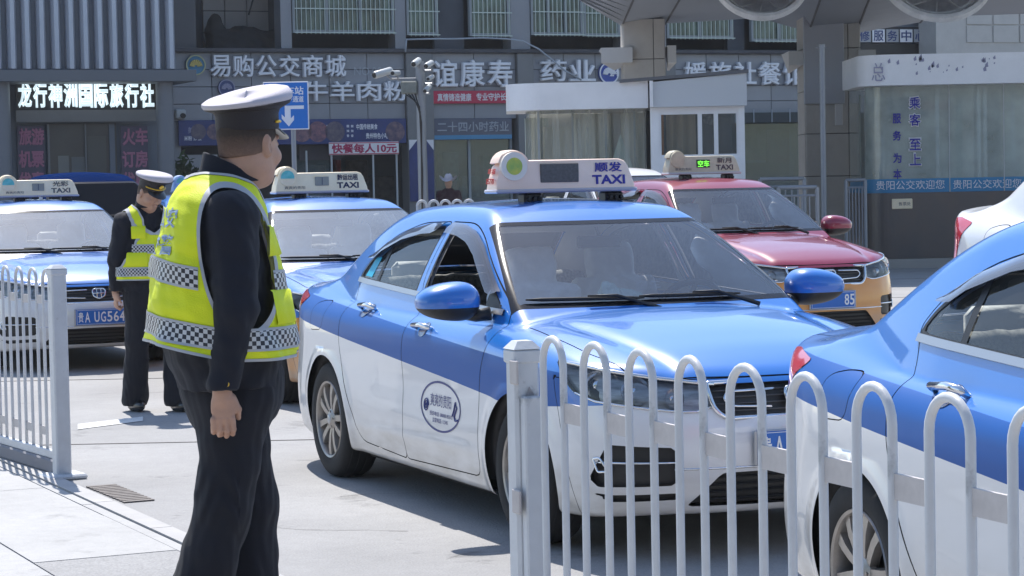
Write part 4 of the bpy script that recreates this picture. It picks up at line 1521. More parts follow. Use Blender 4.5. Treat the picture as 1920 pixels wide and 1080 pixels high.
def make_officer(o, scale=1.0, head_yaw=0.6, head_pitch=0.05, foot_r=(-0.10, -0.10), foot_l=(0.13, 0.10), h=0.0065, hb=0.009, lean=0.0, back_text=None,
                 arm_l=None, knee_back=0.0):
    """o = the person's empty at the feet; built facing +x"""
    az = smooth_curve([0.90, 1.00, 1.07, 1.20, 1.33, 1.45, 1.53, 1.59, 1.635, 1.68], [.160, .186, .202, .200, .184, .162, .144, .120, .092, .066])
    bz = smooth_curve([0.90, 1.00, 1.07, 1.20, 1.33, 1.45, 1.52, 1.57, 1.61, 1.66, 1.70], [.225, .240, .248, .242, .236, .234, .222, .185, .130, .078, .055])
    cz = smooth_curve([0.90, 1.07, 1.30, 1.50, 1.60, 1.70], [.030, .008, -.006, -.006, .006, .042])

    def torso(P, grow=0.0, squash=1.0):
        z = P[:, 2]
        a = az(z) * squash; b = bz(z) * squash
        x = P[:, 0] - cz(z) - lean * (z - 1.0); y = P[:, 1]
        k = ((np.abs(x) / a) ** 2.35 + (np.abs(y) / b) ** 2.35) ** (1 / 2.35)
        d = (k - 1) * np.minimum(a, b) * 0.9
        return np.maximum(np.maximum(d, (z - 1.70) * 0.8), 0.88 - z) - grow

    SH = 1.50
    aR = [(0.03, -0.190, SH), (0.028, -0.262, 1.215), (-0.022, -0.262, 0.955)]
    aL = arm_l or [(0.00, 0.195, SH), (0.02, 0.262, 1.215), (0.05, 0.262, 0.955)]
    HC = np.array([0.108 + lean * 0.7, 0.0, 1.722])
    HR = rot_zy(head_yaw, head_pitch)
    HS = 1.07

    def headf(P):
        q = (P - HC) @ HR / HS
        d = ell(q, (-0.012, 0, 0.035), (0.097, 0.078, 0.102))
        d = smin(d, ell(q, (0.028, 0, -0.035), (0.062, 0.060, 0.085)), 0.035)
        d = smin(d, ell(q, (0.052, 0, -0.095), (0.032, 0.034, 0.024)), 0.03)
        d = smin(d, ell(q, (-0.01, 0, -0.06), (0.075, 0.068, 0.06)), 0.03)      # full jaw
        d = smin(d, cone(q, (0.083, 0, 0.02), (0.106, 0, -0.022), 0.010, 0.014), 0.014)
        d = smin(d, cone(q, (0.098, -0.012, -0.026), (0.098, 0.012, -0.026), 0.009, 0.009), 0.008)
        d = smin(d, cone(q, (0.088, -0.030, 0.030), (0.088, 0.030, 0.030), 0.010, 0.010), 0.016)
        for s in (-1, 1):
            d = smax(d, -ell(q, (0.098, s * 0.031, 0.012), (0.014, 0.018, 0.011)), 0.012)
            d = smin(d, ell(q, (0.078, s * 0.031, 0.010), (0.012, 0.014, 0.010)), 0.004)
            d = smin(d, ell(q, (0.060, s * 0.045, -0.028), (0.026, 0.022, 0.024)), 0.02)
            e = ell(q, (-0.004, s * 0.080, 0.0), (0.019, 0.010, 0.034), rot_zy(s * 0.35, -0.15))
            e = smax(e, -ell(q, (0.004, s * 0.089, 0.002), (0.010, 0.007, 0.020)), 0.006)
            d = smin(d, e, 0.008)
        d = smin(d, cone(q, (0.092, -0.018, -0.058), (0.092, 0.018, -0.058), 0.0065, 0.0065), 0.006)
        d = smax(d, -cone(q, (0.103, -0.020, -0.0645), (0.103, 0.020, -0.0645), 0.0025, 0.0025), 0.004)
        d = smin(d, cone(q, (0.090, -0.014, -0.071), (0.090, 0.014, -0.071), 0.0065, 0.0065), 0.006)
        return d * HS

    def handf(P, w, s, fwd):
        """hand hanging from wrist w; s = side (-1 right, 1 left)"""
        w = np.array(w, float)
        q = (P - w) * (1, -s, 1)          # palm faces the thigh: +y is towards the body
        d = ell(q, (0.004, 0.004, -0.052), (0.040, 0.017, 0.050))
        d = smin(d, cone(q, (0, 0, 0.05), (0.0, 0, -0.02), 0.027, 0.026), 0.02)
        fx = (0.031, 0.011, -0.010, -0.029)
        ln = (0.040, 0.045, 0.042, 0.034)
        for i in range(4):
            a = (fx[i], 0.000, -0.088)
            b = (fx[i] * 1.03 + 0.002, 0.006, -0.088 - ln[i] * 0.85)
            c = (fx[i] + 0.002, 0.030, -0.088 - ln[i] * 1.25)
            e = (fx[i] + 0.001, 0.046, -0.088 - ln[i] * 0.80)
            f = smin(cone(q, a, b, 0.0098, 0.0090), cone(q, b, c, 0.0088, 0.0082), 0.004)
            f = smin(f, cone(q, c, e, 0.0082, 0.0070), 0.004)
            d = smin(d, f, 0.006)
        t = smin(cone(q, (0.030, 0.006, -0.025), (0.050, 0.014, -0.060), 0.016, 0.0115), cone(q, (0.050, 0.014, -0.060), (0.052, 0.028, -0.088), 0.0108, 0.0085), 0.005)
        return smin(d, t, 0.010)

    LX = 0.030

    def body(P):
        d = headf(P)
        nb = (0.034 + lean * 0.6, 0, 1.58)
        d = smin(d, cone(P, nb, HC + HR @ np.array([-0.020, 0, -0.055]), 0.072, 0.068), 0.03)
        d = smin(d, torso(P, -0.035), 0.03)
        for A, s, _ in ((aR, -1, 0), (aL, 1, 0)):
            d = smin(d, cone(P, A[0], A[1], 0.055, 0.042), 0.03)
            d = smin(d, cone(P, A[1], A[2], 0.040, 0.028), 0.02)
            d = np.minimum(d, handf(P, A[2], s, 0)) if False else smin(d, handf(P, A[2], s, 0), 0.008)
        for (fx, fy) in (foot_r, foot_l):
            d = smin(d, cone(P, (LX, fy * 0.9, 0.92), (LX + fx * 0.4 + 0.04, fy, 0.52), 0.085, 0.055), 0.03)
            d = smin(d, cone(P, (LX + fx * 0.4 + 0.04, fy, 0.52), (LX + fx, fy, 0.08), 0.052, 0.038), 0.02)
        return d
    V, F, N = polygonize(body, (-0.40, -0.42, 0.03), (0.45, 0.42, 1.92), h, coarse=8)
    link('body', mesh_from('body', V, F, M_SKIN, True, N), o)
    # eyes as small dark irises in their sockets
    # hair: close-cropped shell over the back and sides
    def hair(P):
        q = (P - HC) @ HR / HS
        d = ell(q, (-0.013, 0, 0.036), (0.0995, 0.0800, 0.105))
        d = smin(d, ell(q, (-0.030, 0, -0.035), (0.064, 0.066, 0.060)), 0.03)
        hl = np.maximum(q[:, 0] - (0.042 + 0.7 * np.clip(q[:, 2] - 0.0, -.2, .2)), -(q[:, 2] + 0.022 - 0.05 * np.clip(q[:, 0] + 0.02, -.1, .2) * 4))
        return smax(d, hl, 0.006)
    V, F, N = polygonize(hair, (-0.20, -0.22, 1.60), (0.25, 0.22, 1.95), 0.008)
    link('hair', mesh_from('hair', V, F, M_HAIR, True, N), o)

    # jacket with sleeves and collar
    def jacket(P):
        z = P[:, 2]
        d = torso(P, -0.012)
        d = np.maximum(d, 0.950 - z)
        for A in (aR, aL):
            s_ = smin(cone(P, A[0], A[1], 0.087, 0.068), cone(P, A[1], A[2], 0.066, 0.050), 0.02)
            s_ = np.maximum(s_, (A[2][2] + 0.005) - z)
            d = smin(d, s_, 0.03)
        d = d + wr(P, 24, 0.0044) + wr(P * (1, 1, 0.6), 55, 0.0012, 4.0) + 0.0022 * np.sin(z * 95 + 9 * P[:, 0]) * np.clip(1.35 - z, 0, 1) * (np.abs(P[:, 1]) > .2)
        # hollow it out at the neck
        d = smax(d, -cone(P, (0.048 + lean * .6, 0, 1.63), (0.085 + lean * .7, 0, 1.80), 0.060, 0.078), 0.01)
        d = np.maximum(d, z - 1.66)
        return d
    V, F, N = polygonize(jacket, (-0.42, -0.42, 0.94), (0.45, 0.42, 1.72), hb, coarse=6)
    jk = link('jacket', mesh_from('jacket', V, F, M_UNI, True, N), o)

    def collar(P):
        q = P - np.array([0.046 + lean * .62, 0, 1.655])
        zt = 0.012 - 0.50 * q[:, 0]
        r = np.sqrt((q[:, 0] / 1.08) ** 2 + q[:, 1] ** 2)
        d = np.abs(r - (0.083 - 0.20 * q[:, 2])) - 0.008
        return smax(smax(d, q[:, 2] - zt, 0.006), -q[:, 2] - 0.045, 0.006)
    V, F, N = polygonize(collar, (-0.2, -0.15, 1.58), (0.2, 0.15, 1.75), 0.007)
    link('collar', mesh_from('collar', V, F, M_UNI, True, N), jk)
    for A, s in ((aR, -1), (aL, 1)):
        b = MB(); b.cyl((A[2][0] + 0.012, A[2][1] + s * 0.043, A[2][2] + 0.025), (A[2][0] + 0.012, A[2][1] + s * 0.050, A[2][2] + 0.025), 0.008, n=10)
        b.build('cuff_button', M_GOLD, jk)

    # trousers
    def trousers(P):
        P = P - (LX, 0, 0)
        z = P[:, 2]
        d = ell(P, (0.0, 0, 0.95), (0.170, 0.205, 0.19))
        for (fx, fy) in (foot_r, foot_l):
            k = (fx * 0.35 + 0.045 - knee_back * (fx < 0) * 0.05, fy, 0.56)
            l = smin(cone(P, (0.005, fy * 0.85, 0.90), k, 0.113, 0.088), cone(P, k, (fx - 0.005, fy, 0.10), 0.086, 0.108), 0.03)
            d = smin(d, l, 0.035)
        d = d + wr(P, 15, 0.0042, 1.0) + wr(P * (1, 1, 0.35), 52, 0.0022, 3.0) + 0.004 * np.sin(z * 60 + 6 * np.sin(P[:, 0] * 30)) * np.exp(-((z - 0.60) / 0.10) ** 2) * (P[:, 0] < 0)
        d = np.maximum(d, 0.045 - z)
        d = np.maximum(d, z - 1.06)
        return d
    V, F, N = polygonize(trousers, (-0.42, -0.42, 0.02), (0.45, 0.42, 1.09), hb * 1.1, coarse=6)
    link('trousers', mesh_from('trousers', V, F, M_TROU, True, N), o)
    for (fx, fy) in (foot_r, foot_l):
        def shoe(P):
            q = P - np.array([fx + LX, fy, 0])
            d = smin(ell(q, (0.03, 0, 0.05), (0.15, 0.050, 0.052)), cone(q, (-0.03, 0, 0.05), (-0.02, 0, 0.12), 0.048, 0.045), 0.03)
            return np.maximum(smax(d, q[:, 2] - 0.11, 0.02), -q[:, 2] + 0.004)
        V, F, N = polygonize(shoe, (fx + LX - 0.18, fy - 0.08, -0.02), (fx + LX + 0.22, fy + 0.08, 0.14), 0.011)
        link('shoe', mesh_from('shoe', V, F, M_SHOE, True, N), o)

    # high-visibility vest
    def vestf(P):
        z = P[:, 2]
        fl = 0.012 + 0.022 * np.clip(1.45 - z, 0, 0.4) / 0.4
        d = torso(P, fl)
        th = np.arctan2(P[:, 1], P[:, 0])
        d = d + wr(P, 34, 0.0020, 5.0) + wr(P, 13, 0.008, 2.0) * np.clip((1.62 - z) * 4, 0, 1) + 0.007 * np.sin(th * 5 + z * 9) * np.clip(1.4 - z, 0, 0.35) / 0.35
        return d
    V, F, N = polygonize(vestf, (-0.42, -0.42, 0.90), (0.45, 0.42, 1.78), hb)
    S = Skin(V, F, N)
    slant = lambda x: 0.055 * np.clip(-x / 0.22, 0, 1)
    hem = lambda V: V[:, 2] - (1.045 + slant(V[:, 0]))
    neck = lambda V: 0.118 - np.sqrt((V[:, 0] - 0.045) ** 2 * 0.72 + V[:, 1] ** 2) - 0.25 * np.clip(1.62 - V[:, 2], 0, 1) * (V[:, 0] < 0.04) + 9 * np.clip(1.50 - V[:, 2], 0, 1)*0
    def hole(V):
        x, y, z = V.T
        xc = 0.030 + (1.4 - z) * 0.10
        e = ((np.abs(x - xc) / np.where(x > xc, 0.128, 0.105)) ** 2.2 + (np.abs(z - 1.375) / np.where(z > 1.375, 0.215, 0.235)) ** 2.2) ** (1 / 2.2)
        return (e - 1) * 0.10
    inarm = lambda V: np.abs(V[:, 1]) > 0.09
    E = 0.009
    S.cut(hem); S.cut(lambda V: hem(V) - E)
    S.cut(neck, lambda V: V[:, 2] > 1.4); S.cut(lambda V: neck(V) + E, lambda V: V[:, 2] > 1.4)
    S.cut(hole, inarm); S.cut(lambda V: hole(V) - E, inarm)
    C = S.centers()
    S.drop((hem(C) < 0) | ((neck(C) > 0) & (C[:, 2] > 1.4)) | ((hole(C) < 0) & inarm(C)))
    C = S.centers()
    edge = (hem(C) < E) | ((neck(C) > -E) & (C[:, 2] > 1.4)) | ((hole(C) < E) & inarm(C))
    v, f, n = S.pick(~edge)
    ve = link('vest', mesh_from('vest', v, f, M_VEST, True, n), o)
    v, f, n = S.pick(edge, push=0.002)
    link('vest_piping', mesh_from('vest_piping', v, f, M_PIPE, True, n), ve)

    def onvest(th, z, out=0.0015):
        th = np.asarray(th, float); z = np.asarray(z, float)
        d = np.stack([np.cos(th), np.sin(th)], 1)
        L = np.zeros(len(th)) + 0.02; H = np.full(len(th), 0.45)
        for _ in range(22):
            m = (L + H) / 2
            ins = vestf(np.column_stack([d * m[:, None], z])) < 0
            L = np.where(ins, m, L); H = np.where(ins, H, m)
        return np.column_stack([d * (H + out)[:, None], z])
    # chequered tape round the body, split where the armholes and the front opening are
    cell = 0.0140
    for z0, name in ((1.262, 'upper'), (1.085, 'lower')):
        zz = np.linspace(z0, z0 + 0.056, 4)
        for a0, a1 in (((2.20, 3.0 * math.pi - 2.20 - math.pi)) if False else (0.05, 0.84), (1.90, 2 * math.pi - 1.90), (-0.84, -0.05)) if name == 'upper' else ((0.05, math.pi * 2 - 0.05),):
            n = int((a1 - a0) * 0.24 / 0.018) + 2
            th = np.linspace(a0, a1, n)
            sl = slant(0.22 * np.cos(th))
            rows = [onvest(th, z + sl, 0.0042) for z in zz]
            Vv = np.concatenate(rows)
            Ff = [(r * n + i, r * n + i + 1, (r + 1) * n + i + 1, (r + 1) * n + i) for r in range(3) for i in range(n - 1)]
            me = mesh_from('chequer_strip', Vv, Ff, M_CHECK, True)
            seg = np.concatenate([[0], np.cumsum(np.linalg.norm(np.diff(rows[0], axis=0), axis=1))])
            uvl = me.uv_layers.new(name='UVMap')
            vi = np.zeros(len(me.loops), int); me.loops.foreach_get('vertex_index', vi)
            u = seg[vi % n] / cell; w = (zz[vi // n] - z0) / cell + 0.25
            uvl.data.foreach_set('uv', np.column_stack([u, w]).ravel())
            link('chequer_strip', me, ve)
            # silver edges
            for ze in (z0 - 0.004, z0 + 0.060):
                up = onvest(th, sl + ze + 0.004, 0.0044); dn = onvest(th, sl + ze - 0.004, 0.0044)
                link('tape_edge', mesh_from('tape_edge', np.concatenate([up, dn]), [(i, i + 1, n + i + 1, n + i) for i in range(n - 1)], M_PIPE, True), ve)
    if back_text:
        for k, (s, zc, hh) in enumerate(back_text):
            V, F = text_vf(s, 1.0, 0.02)
            V = V.copy(); V[:, 0] *= 0.17 / np.ptp(V[:, 0]); V[:, 1] *= hh / np.ptp(V[:, 1])
            P = onvest(math.pi + 0.42 + V[:, 0] / 0.19, zc + V[:, 1], 0.003)
            link('back_lettering', mesh_from('back_lettering', P, F, M_VINK), ve)
    # pocket flap and radio pocket on the front
    for tc, zc, dt, dz in ((0.65, 1.21, 0.32, 0.055), (-0.65, 1.21, 0.32, 0.055), (0.62, 1.42, 0.25, 0.06), (-0.62, 1.42, 0.25, 0.05)):
        t = np.linspace(tc - dt, tc + dt, 9); rows = [onvest(t, np.full(9, z), o_) for z, o_ in ((zc - dz, 0.001), (zc - dz + .006, 0.010), (zc + dz - .006, 0.012), (zc + dz, 0.001))]
        Ff = [(r * 9 + i, r * 9 + i + 1, (r + 1) * 9 + i + 1, (r + 1) * 9 + i) for r in range(3) for i in range(8)]
        link('pocket', mesh_from('pocket', np.concatenate(rows), Ff, M_VEST, True), ve)

    # cap
    cap = empty('cap')
    cap.parent = o
    rot = Matrix.Rotation(head_yaw, 4, 'Z') @ Matrix.Rotation(head_pitch, 4, 'Y')
    cap.matrix_local = Matrix.Translation(Vector(HC)) @ rot @ Matrix.Translation((-0.008, 0, 0.066)) @ Matrix.Rotation(-0.06, 4, 'Y') @ Matrix.Diagonal((1.05, 1.05, 1.0, 1.0))
    del_rings = 40
    T = np.linspace(0, 2 * math.pi, del_rings + 1)[:-1]

    def ring(a, b, z, front=0.0, cx=0.0, back=0.0):
        x = cx + a * np.cos(T); y = b * np.sin(T)
        return np.column_stack([x, y, z + front * np.clip(np.cos(T), -1, 1) * 0.5 + front * 0.5])
    def loftm(name, rings, m, parent, cap_end=False, smooth=True):
        b = MB(); n = del_rings
        Vv = np.concatenate(rings)
        Ff = [(r * n + i, r * n + (i + 1) % n, (r + 1) * n + (i + 1) % n, (r + 1) * n + i) for r in range(len(rings) - 1) for i in range(n)]
        if cap_end: Ff.append(tuple((len(rings) - 1) * n + i for i in range(n)))
        b.add(Vv, Ff)
        return b.build(name, m, parent, smooth=50)
    loftm('cap_band', [ring(.104, .087, -0.012), ring(.106, .089, -0.010), ring(.107, .090, 0.034, 0.006), ring(.112, .098, 0.046, 0.014)], M_CAPB, cap)
    loftm('cap_underside', [ring(.111, .097, 0.044, 0.012), ring(.136, .128, 0.050, 0.026, 0.004), ring(.142, .134, 0.056, 0.035, 0.004)], M_CAPB, cap)
    loftm('cap_crown', [ring(.1405, .1325, 0.054, 0.034, 0.004), ring(.145, .137, 0.060, 0.039, 0.004), ring(.145, .136, 0.068, 0.048, 0.004), ring(.134, .125, 0.074, 0.058, 0.004),
                        ring(.11, .105, 0.078, 0.057, 0.003), ring(.07, .07, 0.084, 0.044), ring(.03, .03, 0.089, 0.030), ring(.004, .004, 0.090, 0.026)], M_CAPW, cap, True)
    b = MB()
    tv = np.linspace(-1.05, 1.05, 17)
    i_ = np.column_stack([.104 * np.cos(tv), .087 * np.sin(tv), np.full(17, -0.006)])
    o_ = np.column_stack([.104 * np.cos(tv) + 0.052 * np.cos(tv * 0.9) ** 1.0, .092 * np.sin(tv), -0.014 - 0.030 * np.cos(tv)])
    low = o_ - (0, 0, 0.004); lowi = i_ - (0, 0, 0.004)
    n = 17
    b.add(np.concatenate([i_, o_, low, lowi]), [(r * n + i, r * n + i + 1, (r + 1) * n + i + 1, (r + 1) * n + i) for r in range(3) for i in range(n - 1)])
    b.build('visor', M_SHOE, cap, smooth=40)
    b = MB(); b.tube([(0.1075 * math.cos(t) + 0.002, 0.091 * math.sin(t), -0.002 + 0.014 * (1 if abs(t) < 1.3 else 0)) for t in np.linspace(-1.25, 1.25, 15)], 0.0055, 6)
    b.build('gold_strap', M_GOLD, cap, smooth=True)
    b = MB(); b.rev([(0.0, 0.010), (0.016, 0.008), (0.021, 0.0)], 14, axis='x', c=(0.112, 0, 0.035)); b.build('cap_badge', M_GOLD, cap, smooth=True)
    o.scale = (scale, scale, scale)
    return o


def make_stroller(o):
    """a person in dark clothes and a broad-brimmed white hat, seen from behind"""
    def body(P):
        d = ell(P, (0, 0, 1.55), (0.085, 0.08, 0.115))
        d = smin(d, cone(P, (0, 0, 1.36), (0, 0, 1.50), 0.055, 0.05), 0.02)
        d = smin(d, ell(P, (0, 0, 1.13), (0.11, 0.18, 0.30)), 0.04)
        for s in (-1, 1):
            d = smin(d, cone(P, (0, s * 0.19, 1.33), (0.03, s * 0.24, 1.04), 0.045, 0.038), 0.03)
            d = smin(d, cone(P, (0.03, s * 0.24, 1.04), (0.10, s * 0.20, 0.80), 0.036, 0.03), 0.02)
            d = smin(d, ell(P, (0.12, s * 0.20, 0.74), (0.03, 0.02, 0.06)), 0.02)
            d = smin(d, cone(P, (0, s * 0.09, 0.85), (0.02, s * 0.10, 0.08), 0.085, 0.045), 0.04)
            d = smin(d, ell(P, (0.05, s * 0.10, 0.04), (0.12, 0.045, 0.04)), 0.02)
        return d
    V, F, N = polygonize(body, (-0.3, -0.4, -0.01), (0.3, 0.4, 1.72), 0.02)
    link('body', mesh_from('body', V, F, M_SKIN, True, N), o)
    m1 = mat('maroon_jacket', (0.045, 0.016, 0.022), rough=0.9, var=0.4, vscale=15)
    def coat(P):
        d = smin(ell(P, (0, 0, 1.12), (0.15, 0.225, 0.34)), ell(P, (0, 0, 0.85), (0.14, 0.20, 0.22)), 0.05)
        for s in (-1, 1):
            d = smin(d, cone(P, (0, s * 0.19, 1.33), (0.03, s * 0.25, 1.04), 0.07, 0.06), 0.04)
            d = smin(d, cone(P, (0.03, s * 0.25, 1.04), (0.10, s * 0.21, 0.80), 0.055, 0.045), 0.03)
        return np.maximum(d + wr(P, 20, 0.005), np.maximum(P[:, 2] - 1.44, 0.78 - P[:, 2]))
    V, F, N = polygonize(coat, (-0.35, -0.42, 0.6), (0.35, 0.42, 1.5), 0.02)
    link('jacket', mesh_from('jacket', V, F, m1, True, N), o)
    def legs(P):
        d = ell(P, (0, 0, 0.82), (0.14, 0.18, 0.15))
        for s in (-1, 1):
            d = smin(d, cone(P, (0, s * 0.09, 0.8), (0.02, s * 0.10, 0.10), 0.11, 0.07), 0.04)
        return np.maximum(d, 0.06 - P[:, 2])
    V, F, N = polygonize(legs, (-0.3, -0.35, 0), (0.3, 0.35, 1.0), 0.025)
    link('trousers', mesh_from('trousers', V, F, M_TROU, True, N), o)
    def hat(P):
        x, y, z = P.T
        crown = smax(ell(P, (0, 0, 1.64), (0.10, 0.088, 0.115)), -ell(P, (0, 0, 1.775), (0.09, 0.022, 0.035)), 0.03)
        r = np.sqrt((x / 1.15) ** 2 + y ** 2)
        brim = np.maximum(np.abs(z - (1.60 + 3.2 * y * y - 0.5 * x * x)) - 0.006, r - 0.185)
        return smin(np.maximum(crown, 1.60 - z), brim, 0.02)
    V, F, N = polygonize(hat, (-0.27, -0.25, 1.5), (0.27, 0.25, 1.85), 0.0105)
    link('hat', mesh_from('hat', V, F, M_CAPW, True, N), o)
    return o
# ================================================================== the place
FPX = 4287.0


def ray(px, py):
    """direction of the line of sight through a point measured on the 1920 x 1080 photograph"""
    cr, sr = math.cos(-0.02), math.sin(-0.02)
    dx, dy = px - 960, py - 540
    x = dx * cr + dy * sr
    y = -dx * sr + dy * cr
    c, s = math.cos(PITCH), math.sin(PITCH)
    d = (x / FPX, 1.0, -y / FPX)
    return Vector((d[0], d[1] * c + d[2] * s, d[2] * c - d[1] * s))


def at(px, py, Y):
    d = ray(px, py)
    return d * (Y / d.y) + Vector((0, 0, CAM_H))


def ground_at(px, py, z=0.0):
    d = ray(px, py)
    return d * ((z - CAM_H) / d.z) + Vector((0, 0, CAM_H))


def worn(name, base, scale=0.6, amt=0.26, speck=0.18, stain=0.5):
    """weathered mineral surface: broad patches, grit, a few dark stains"""
    m = mat(name, base, rough=0.9, bump=0.5, bscale=70)
    N, L = nt(m)
    p = N['Principled BSDF']
    tc = N.new('ShaderNodeTexCoord')
    last = None
    def noise(sc, det=6, lo=0.3, hi=0.7, a=0.0, b=1.0, ro=0.6):
        n = N.new('ShaderNodeTexNoise'); n.inputs['Scale'].default_value = sc; n.inputs['Detail'].default_value = det; n.inputs['Roughness'].default_value = ro
        L.new(tc.outputs['Object'], n.inputs['Vector'])
        r_ = N.new('ShaderNodeMapRange'); r_.inputs['From Min'].default_value = lo; r_.inputs['From Max'].default_value = hi
        r_.inputs['To Min'].default_value = a; r_.inputs['To Max'].default_value = b
        L.new(n.outputs['Fac'], r_.inputs['Value'])
        return r_.outputs[0]
    a1 = noise(scale, 8, .3, .7, 1 - amt, 1.0); a2 = noise(95, 3, .35, .65, 1 - speck, 1.0); a3 = noise(scale * 2.7, 5, .60, .74, 1.0, stain, .7); a4 = noise(13, 4, .35, .65, .93, 1.0)
    def mul(x, y):
        q = N.new('ShaderNodeMath'); q.operation = 'MULTIPLY'; L.new(x, q.inputs[0]); L.new(y, q.inputs[1]); return q.outputs[0]
    f = mul(mul(a1, a2), mul(a3, a4))
    vm = N.new('ShaderNodeVectorMath'); vm.operation = 'SCALE'; vm.inputs[0].default_value = base
    L.new(f, vm.inputs['Scale']); L.new(vm.outputs[0], p.inputs['Base Color'])
    return m


M_CONC = worn('concrete_road', (0.40, 0.395, 0.39))
M_GROUND = mat('ground_far', (0.30, 0.29, 0.28), rough=0.95, var=0.2, vscale=0.2)
M_SLAB = worn('paving_pale', (0.47, 0.465, 0.455), 1.4, 0.14, 0.08, 0.75)
M_SLAB2 = worn('paving_grey', (0.38, 0.375, 0.37), 1.0, 0.12, 0.3, 0.8)
M_JOINT = mat('joint', (0.16, 0.15, 0.14), rough=0.95)
M_KERB = mat('kerb_stone', (0.43, 0.42, 0.41), rough=0.85, var=0.15, vscale=5, bump=0.2)
M_GRATE = mat('drain_iron', (0.19, 0.165, 0.15), rough=0.7, var=0.5, vscale=20)
M_STRIPE = mat('worn_white_line', (0.74, 0.74, 0.72), rough=0.8, var=0.25, vscale=5)
M_FENCE = worn('fence_white', (0.64, 0.655, 0.67), 3.0, 0.14, 0.0, 0.55)
M_FENCE.node_tree.nodes['Principled BSDF'].inputs['Roughness'].default_value = 0.45
M_FENCE.node_tree.nodes['Bump'].inputs['Strength'].default_value = 0.08
M_FENCEG = mat('fence_plate', (0.56, 0.52, 0.50), rough=0.5, metal=0.0, var=0.25, vscale=9)
M_RUST = mat('rust_mark', (0.22, 0.16, 0.12), rough=0.8)

# ---- ground, road
b = MB(); b.box(-400, 400, -200, 600, -0.6, -0.012); g = b.build('ground', M_GROUND); tag(g, kind='structure')
b = MB(); nx, ny = 40, 60
b.box(-30, 30, -15, 50.5, -0.4, 0.0); g = b.build('road', M_CONC); tag(g, kind='structure')

# pavement at the lower left: kerb line runs with the railings
K0 = np.array([-1.60, 10.55]); E1 = np.array([0.425, -0.905]); E2 = np.array([-0.905, -0.425])   # along, inward


def kp(a, w, z):
    p = K0 + E1 * a + E2 * w
    return (float(p[0]), float(p[1]), z)


def slab(b, a0, a1, w0, w1, z0, z1):
    V = [kp(a, w, z) for z in (z0, z1) for a, w in ((a0, w0), (a1, w0), (a1, w1), (a0, w1))]
    return b.add(V, [(3, 2, 1, 0), (4, 5, 6, 7), (0, 1, 5, 4), (1, 2, 6, 5), (2, 3, 7, 6), (3, 0, 4, 7)])


pv = MB(); slab(pv, -9.0, 9.5, 0.0, 14.0, -0.05, 0.006); pav = pv.build('pavement', M_JOINT); tag(pav, kind='structure')
for k in range(18):
    a0 = -9.0 + k * 1.0
    b = MB(); slab(b, a0 + 0.004, a0 + 0.996, 0.0, 0.10, 0.004, 0.022); b.build('kerb_stone', M_KERB, pav)
for k in range(9):
    a0 = -9.0 + k * 2.0
    b = MB(); slab(b, a0 + 0.003, a0 + 1.997, 0.108, 0.165, 0.0055, 0.014 + 0.001 * (k % 2)); b.build('channel_strip', M_SLAB, pav)
rnd = random.Random(3)
rowsW = [(0.175, 0.80), (0.81, 1.60), (1.61, 2.40), (2.41, 3.20), (3.21, 4.0)]
for r, (w0, w1) in enumerate(rowsW):
    for k in range(15):
        a0 = -8.95 + k * 1.2 + (0.0 if r == 0 else 0.35 * (r % 2))
        dz = rnd.uniform(0, 0.0025)
        b = MB(); slab(b, a0 + 0.004, a0 + 1.196, w0, w1, 0.006, 0.016 + dz)
        dark = (r == 0 and a0 > 0.1) or (r > 0 and rnd.random() < 0.12)
        b.build('paving_slab', M_SLAB2 if dark else M_SLAB, pav)
# gully grate in the road edge
p0 = Vector((-2.30, 12.16)); p1 = Vector((-1.98, 11.50))
e = (p1 - p0).normalized(); n = Vector((-e.y, e.x))
if n.x < 0: n = -n
b = MB()
gl = (p1 - p0).length
for k in range(12):
    a = p0 + e * (gl * k / 12 + 0.008) + n * 0.0; c = p0 + e * (gl * (k + 1) / 12 - 0.012)
    q = [a, c, c + n * 0.16, a + n * 0.16]
    b.add([(v.x, v.y, z) for z in (0.001, 0.008) for v in q], [(3, 2, 1, 0), (4, 5, 6, 7), (0, 1, 5, 4), (1, 2, 6, 5), (2, 3, 7, 6), (3, 0, 4, 7)])
gr_ = b.build('drain_grate', M_GRATE)
tag(gr_, 'rusty slotted drain grate in the road edge beside the pavement', 'drain cover')
# worn white line
q = [ground_at(146, 806), ground_at(268, 790), ground_at(268, 782), ground_at(146, 796)]
b = MB(); b.add([(v.x, v.y, 0.004) for v in q], [(0, 1, 2, 3)]); l_ = b.build('road_marking', M_STRIPE); tag(l_, kind='structure')
# expansion joints of the concrete
b = MB()
for yy in (14.2, 19.0, 24.0, 29.0, 34.0, 39.0):
    b.box(-30, 30, yy, yy + 0.02, 0.0, 0.0035)
rc = random.Random(12)
for (cx0, cy0, ang, n_) in ((-0.9, 11.6, 0.5, 14), (-0.3, 9.6, 1.2, 12), (-1.2, 14.3, 0.1, 16), (0.2, 13.4, 2.6, 10), (-0.5, 10.4, 2.9, 12)):
    x, y, a = cx0, cy0, ang
    P_ = []
    for k in range(n_):
        P_.append((x, y)); a += rc.uniform(-.5, .5); st_ = rc.uniform(.04, .10); x += math.cos(a) * st_; y += math.sin(a) * st_
    for k in range(n_ - 1):
        w_ = rc.uniform(.0015, .004)
        (xa, ya), (xb, yb) = P_[k], P_[k + 1]
        b.add([(xa, ya - w_, .002), (xb, yb - w_, .002), (xb, yb + w_, .002), (xa, ya + w_, .002)], [(0, 1, 2, 3)])
jt = b.build('road_joints', M_JOINT); tag(jt, kind='structure')


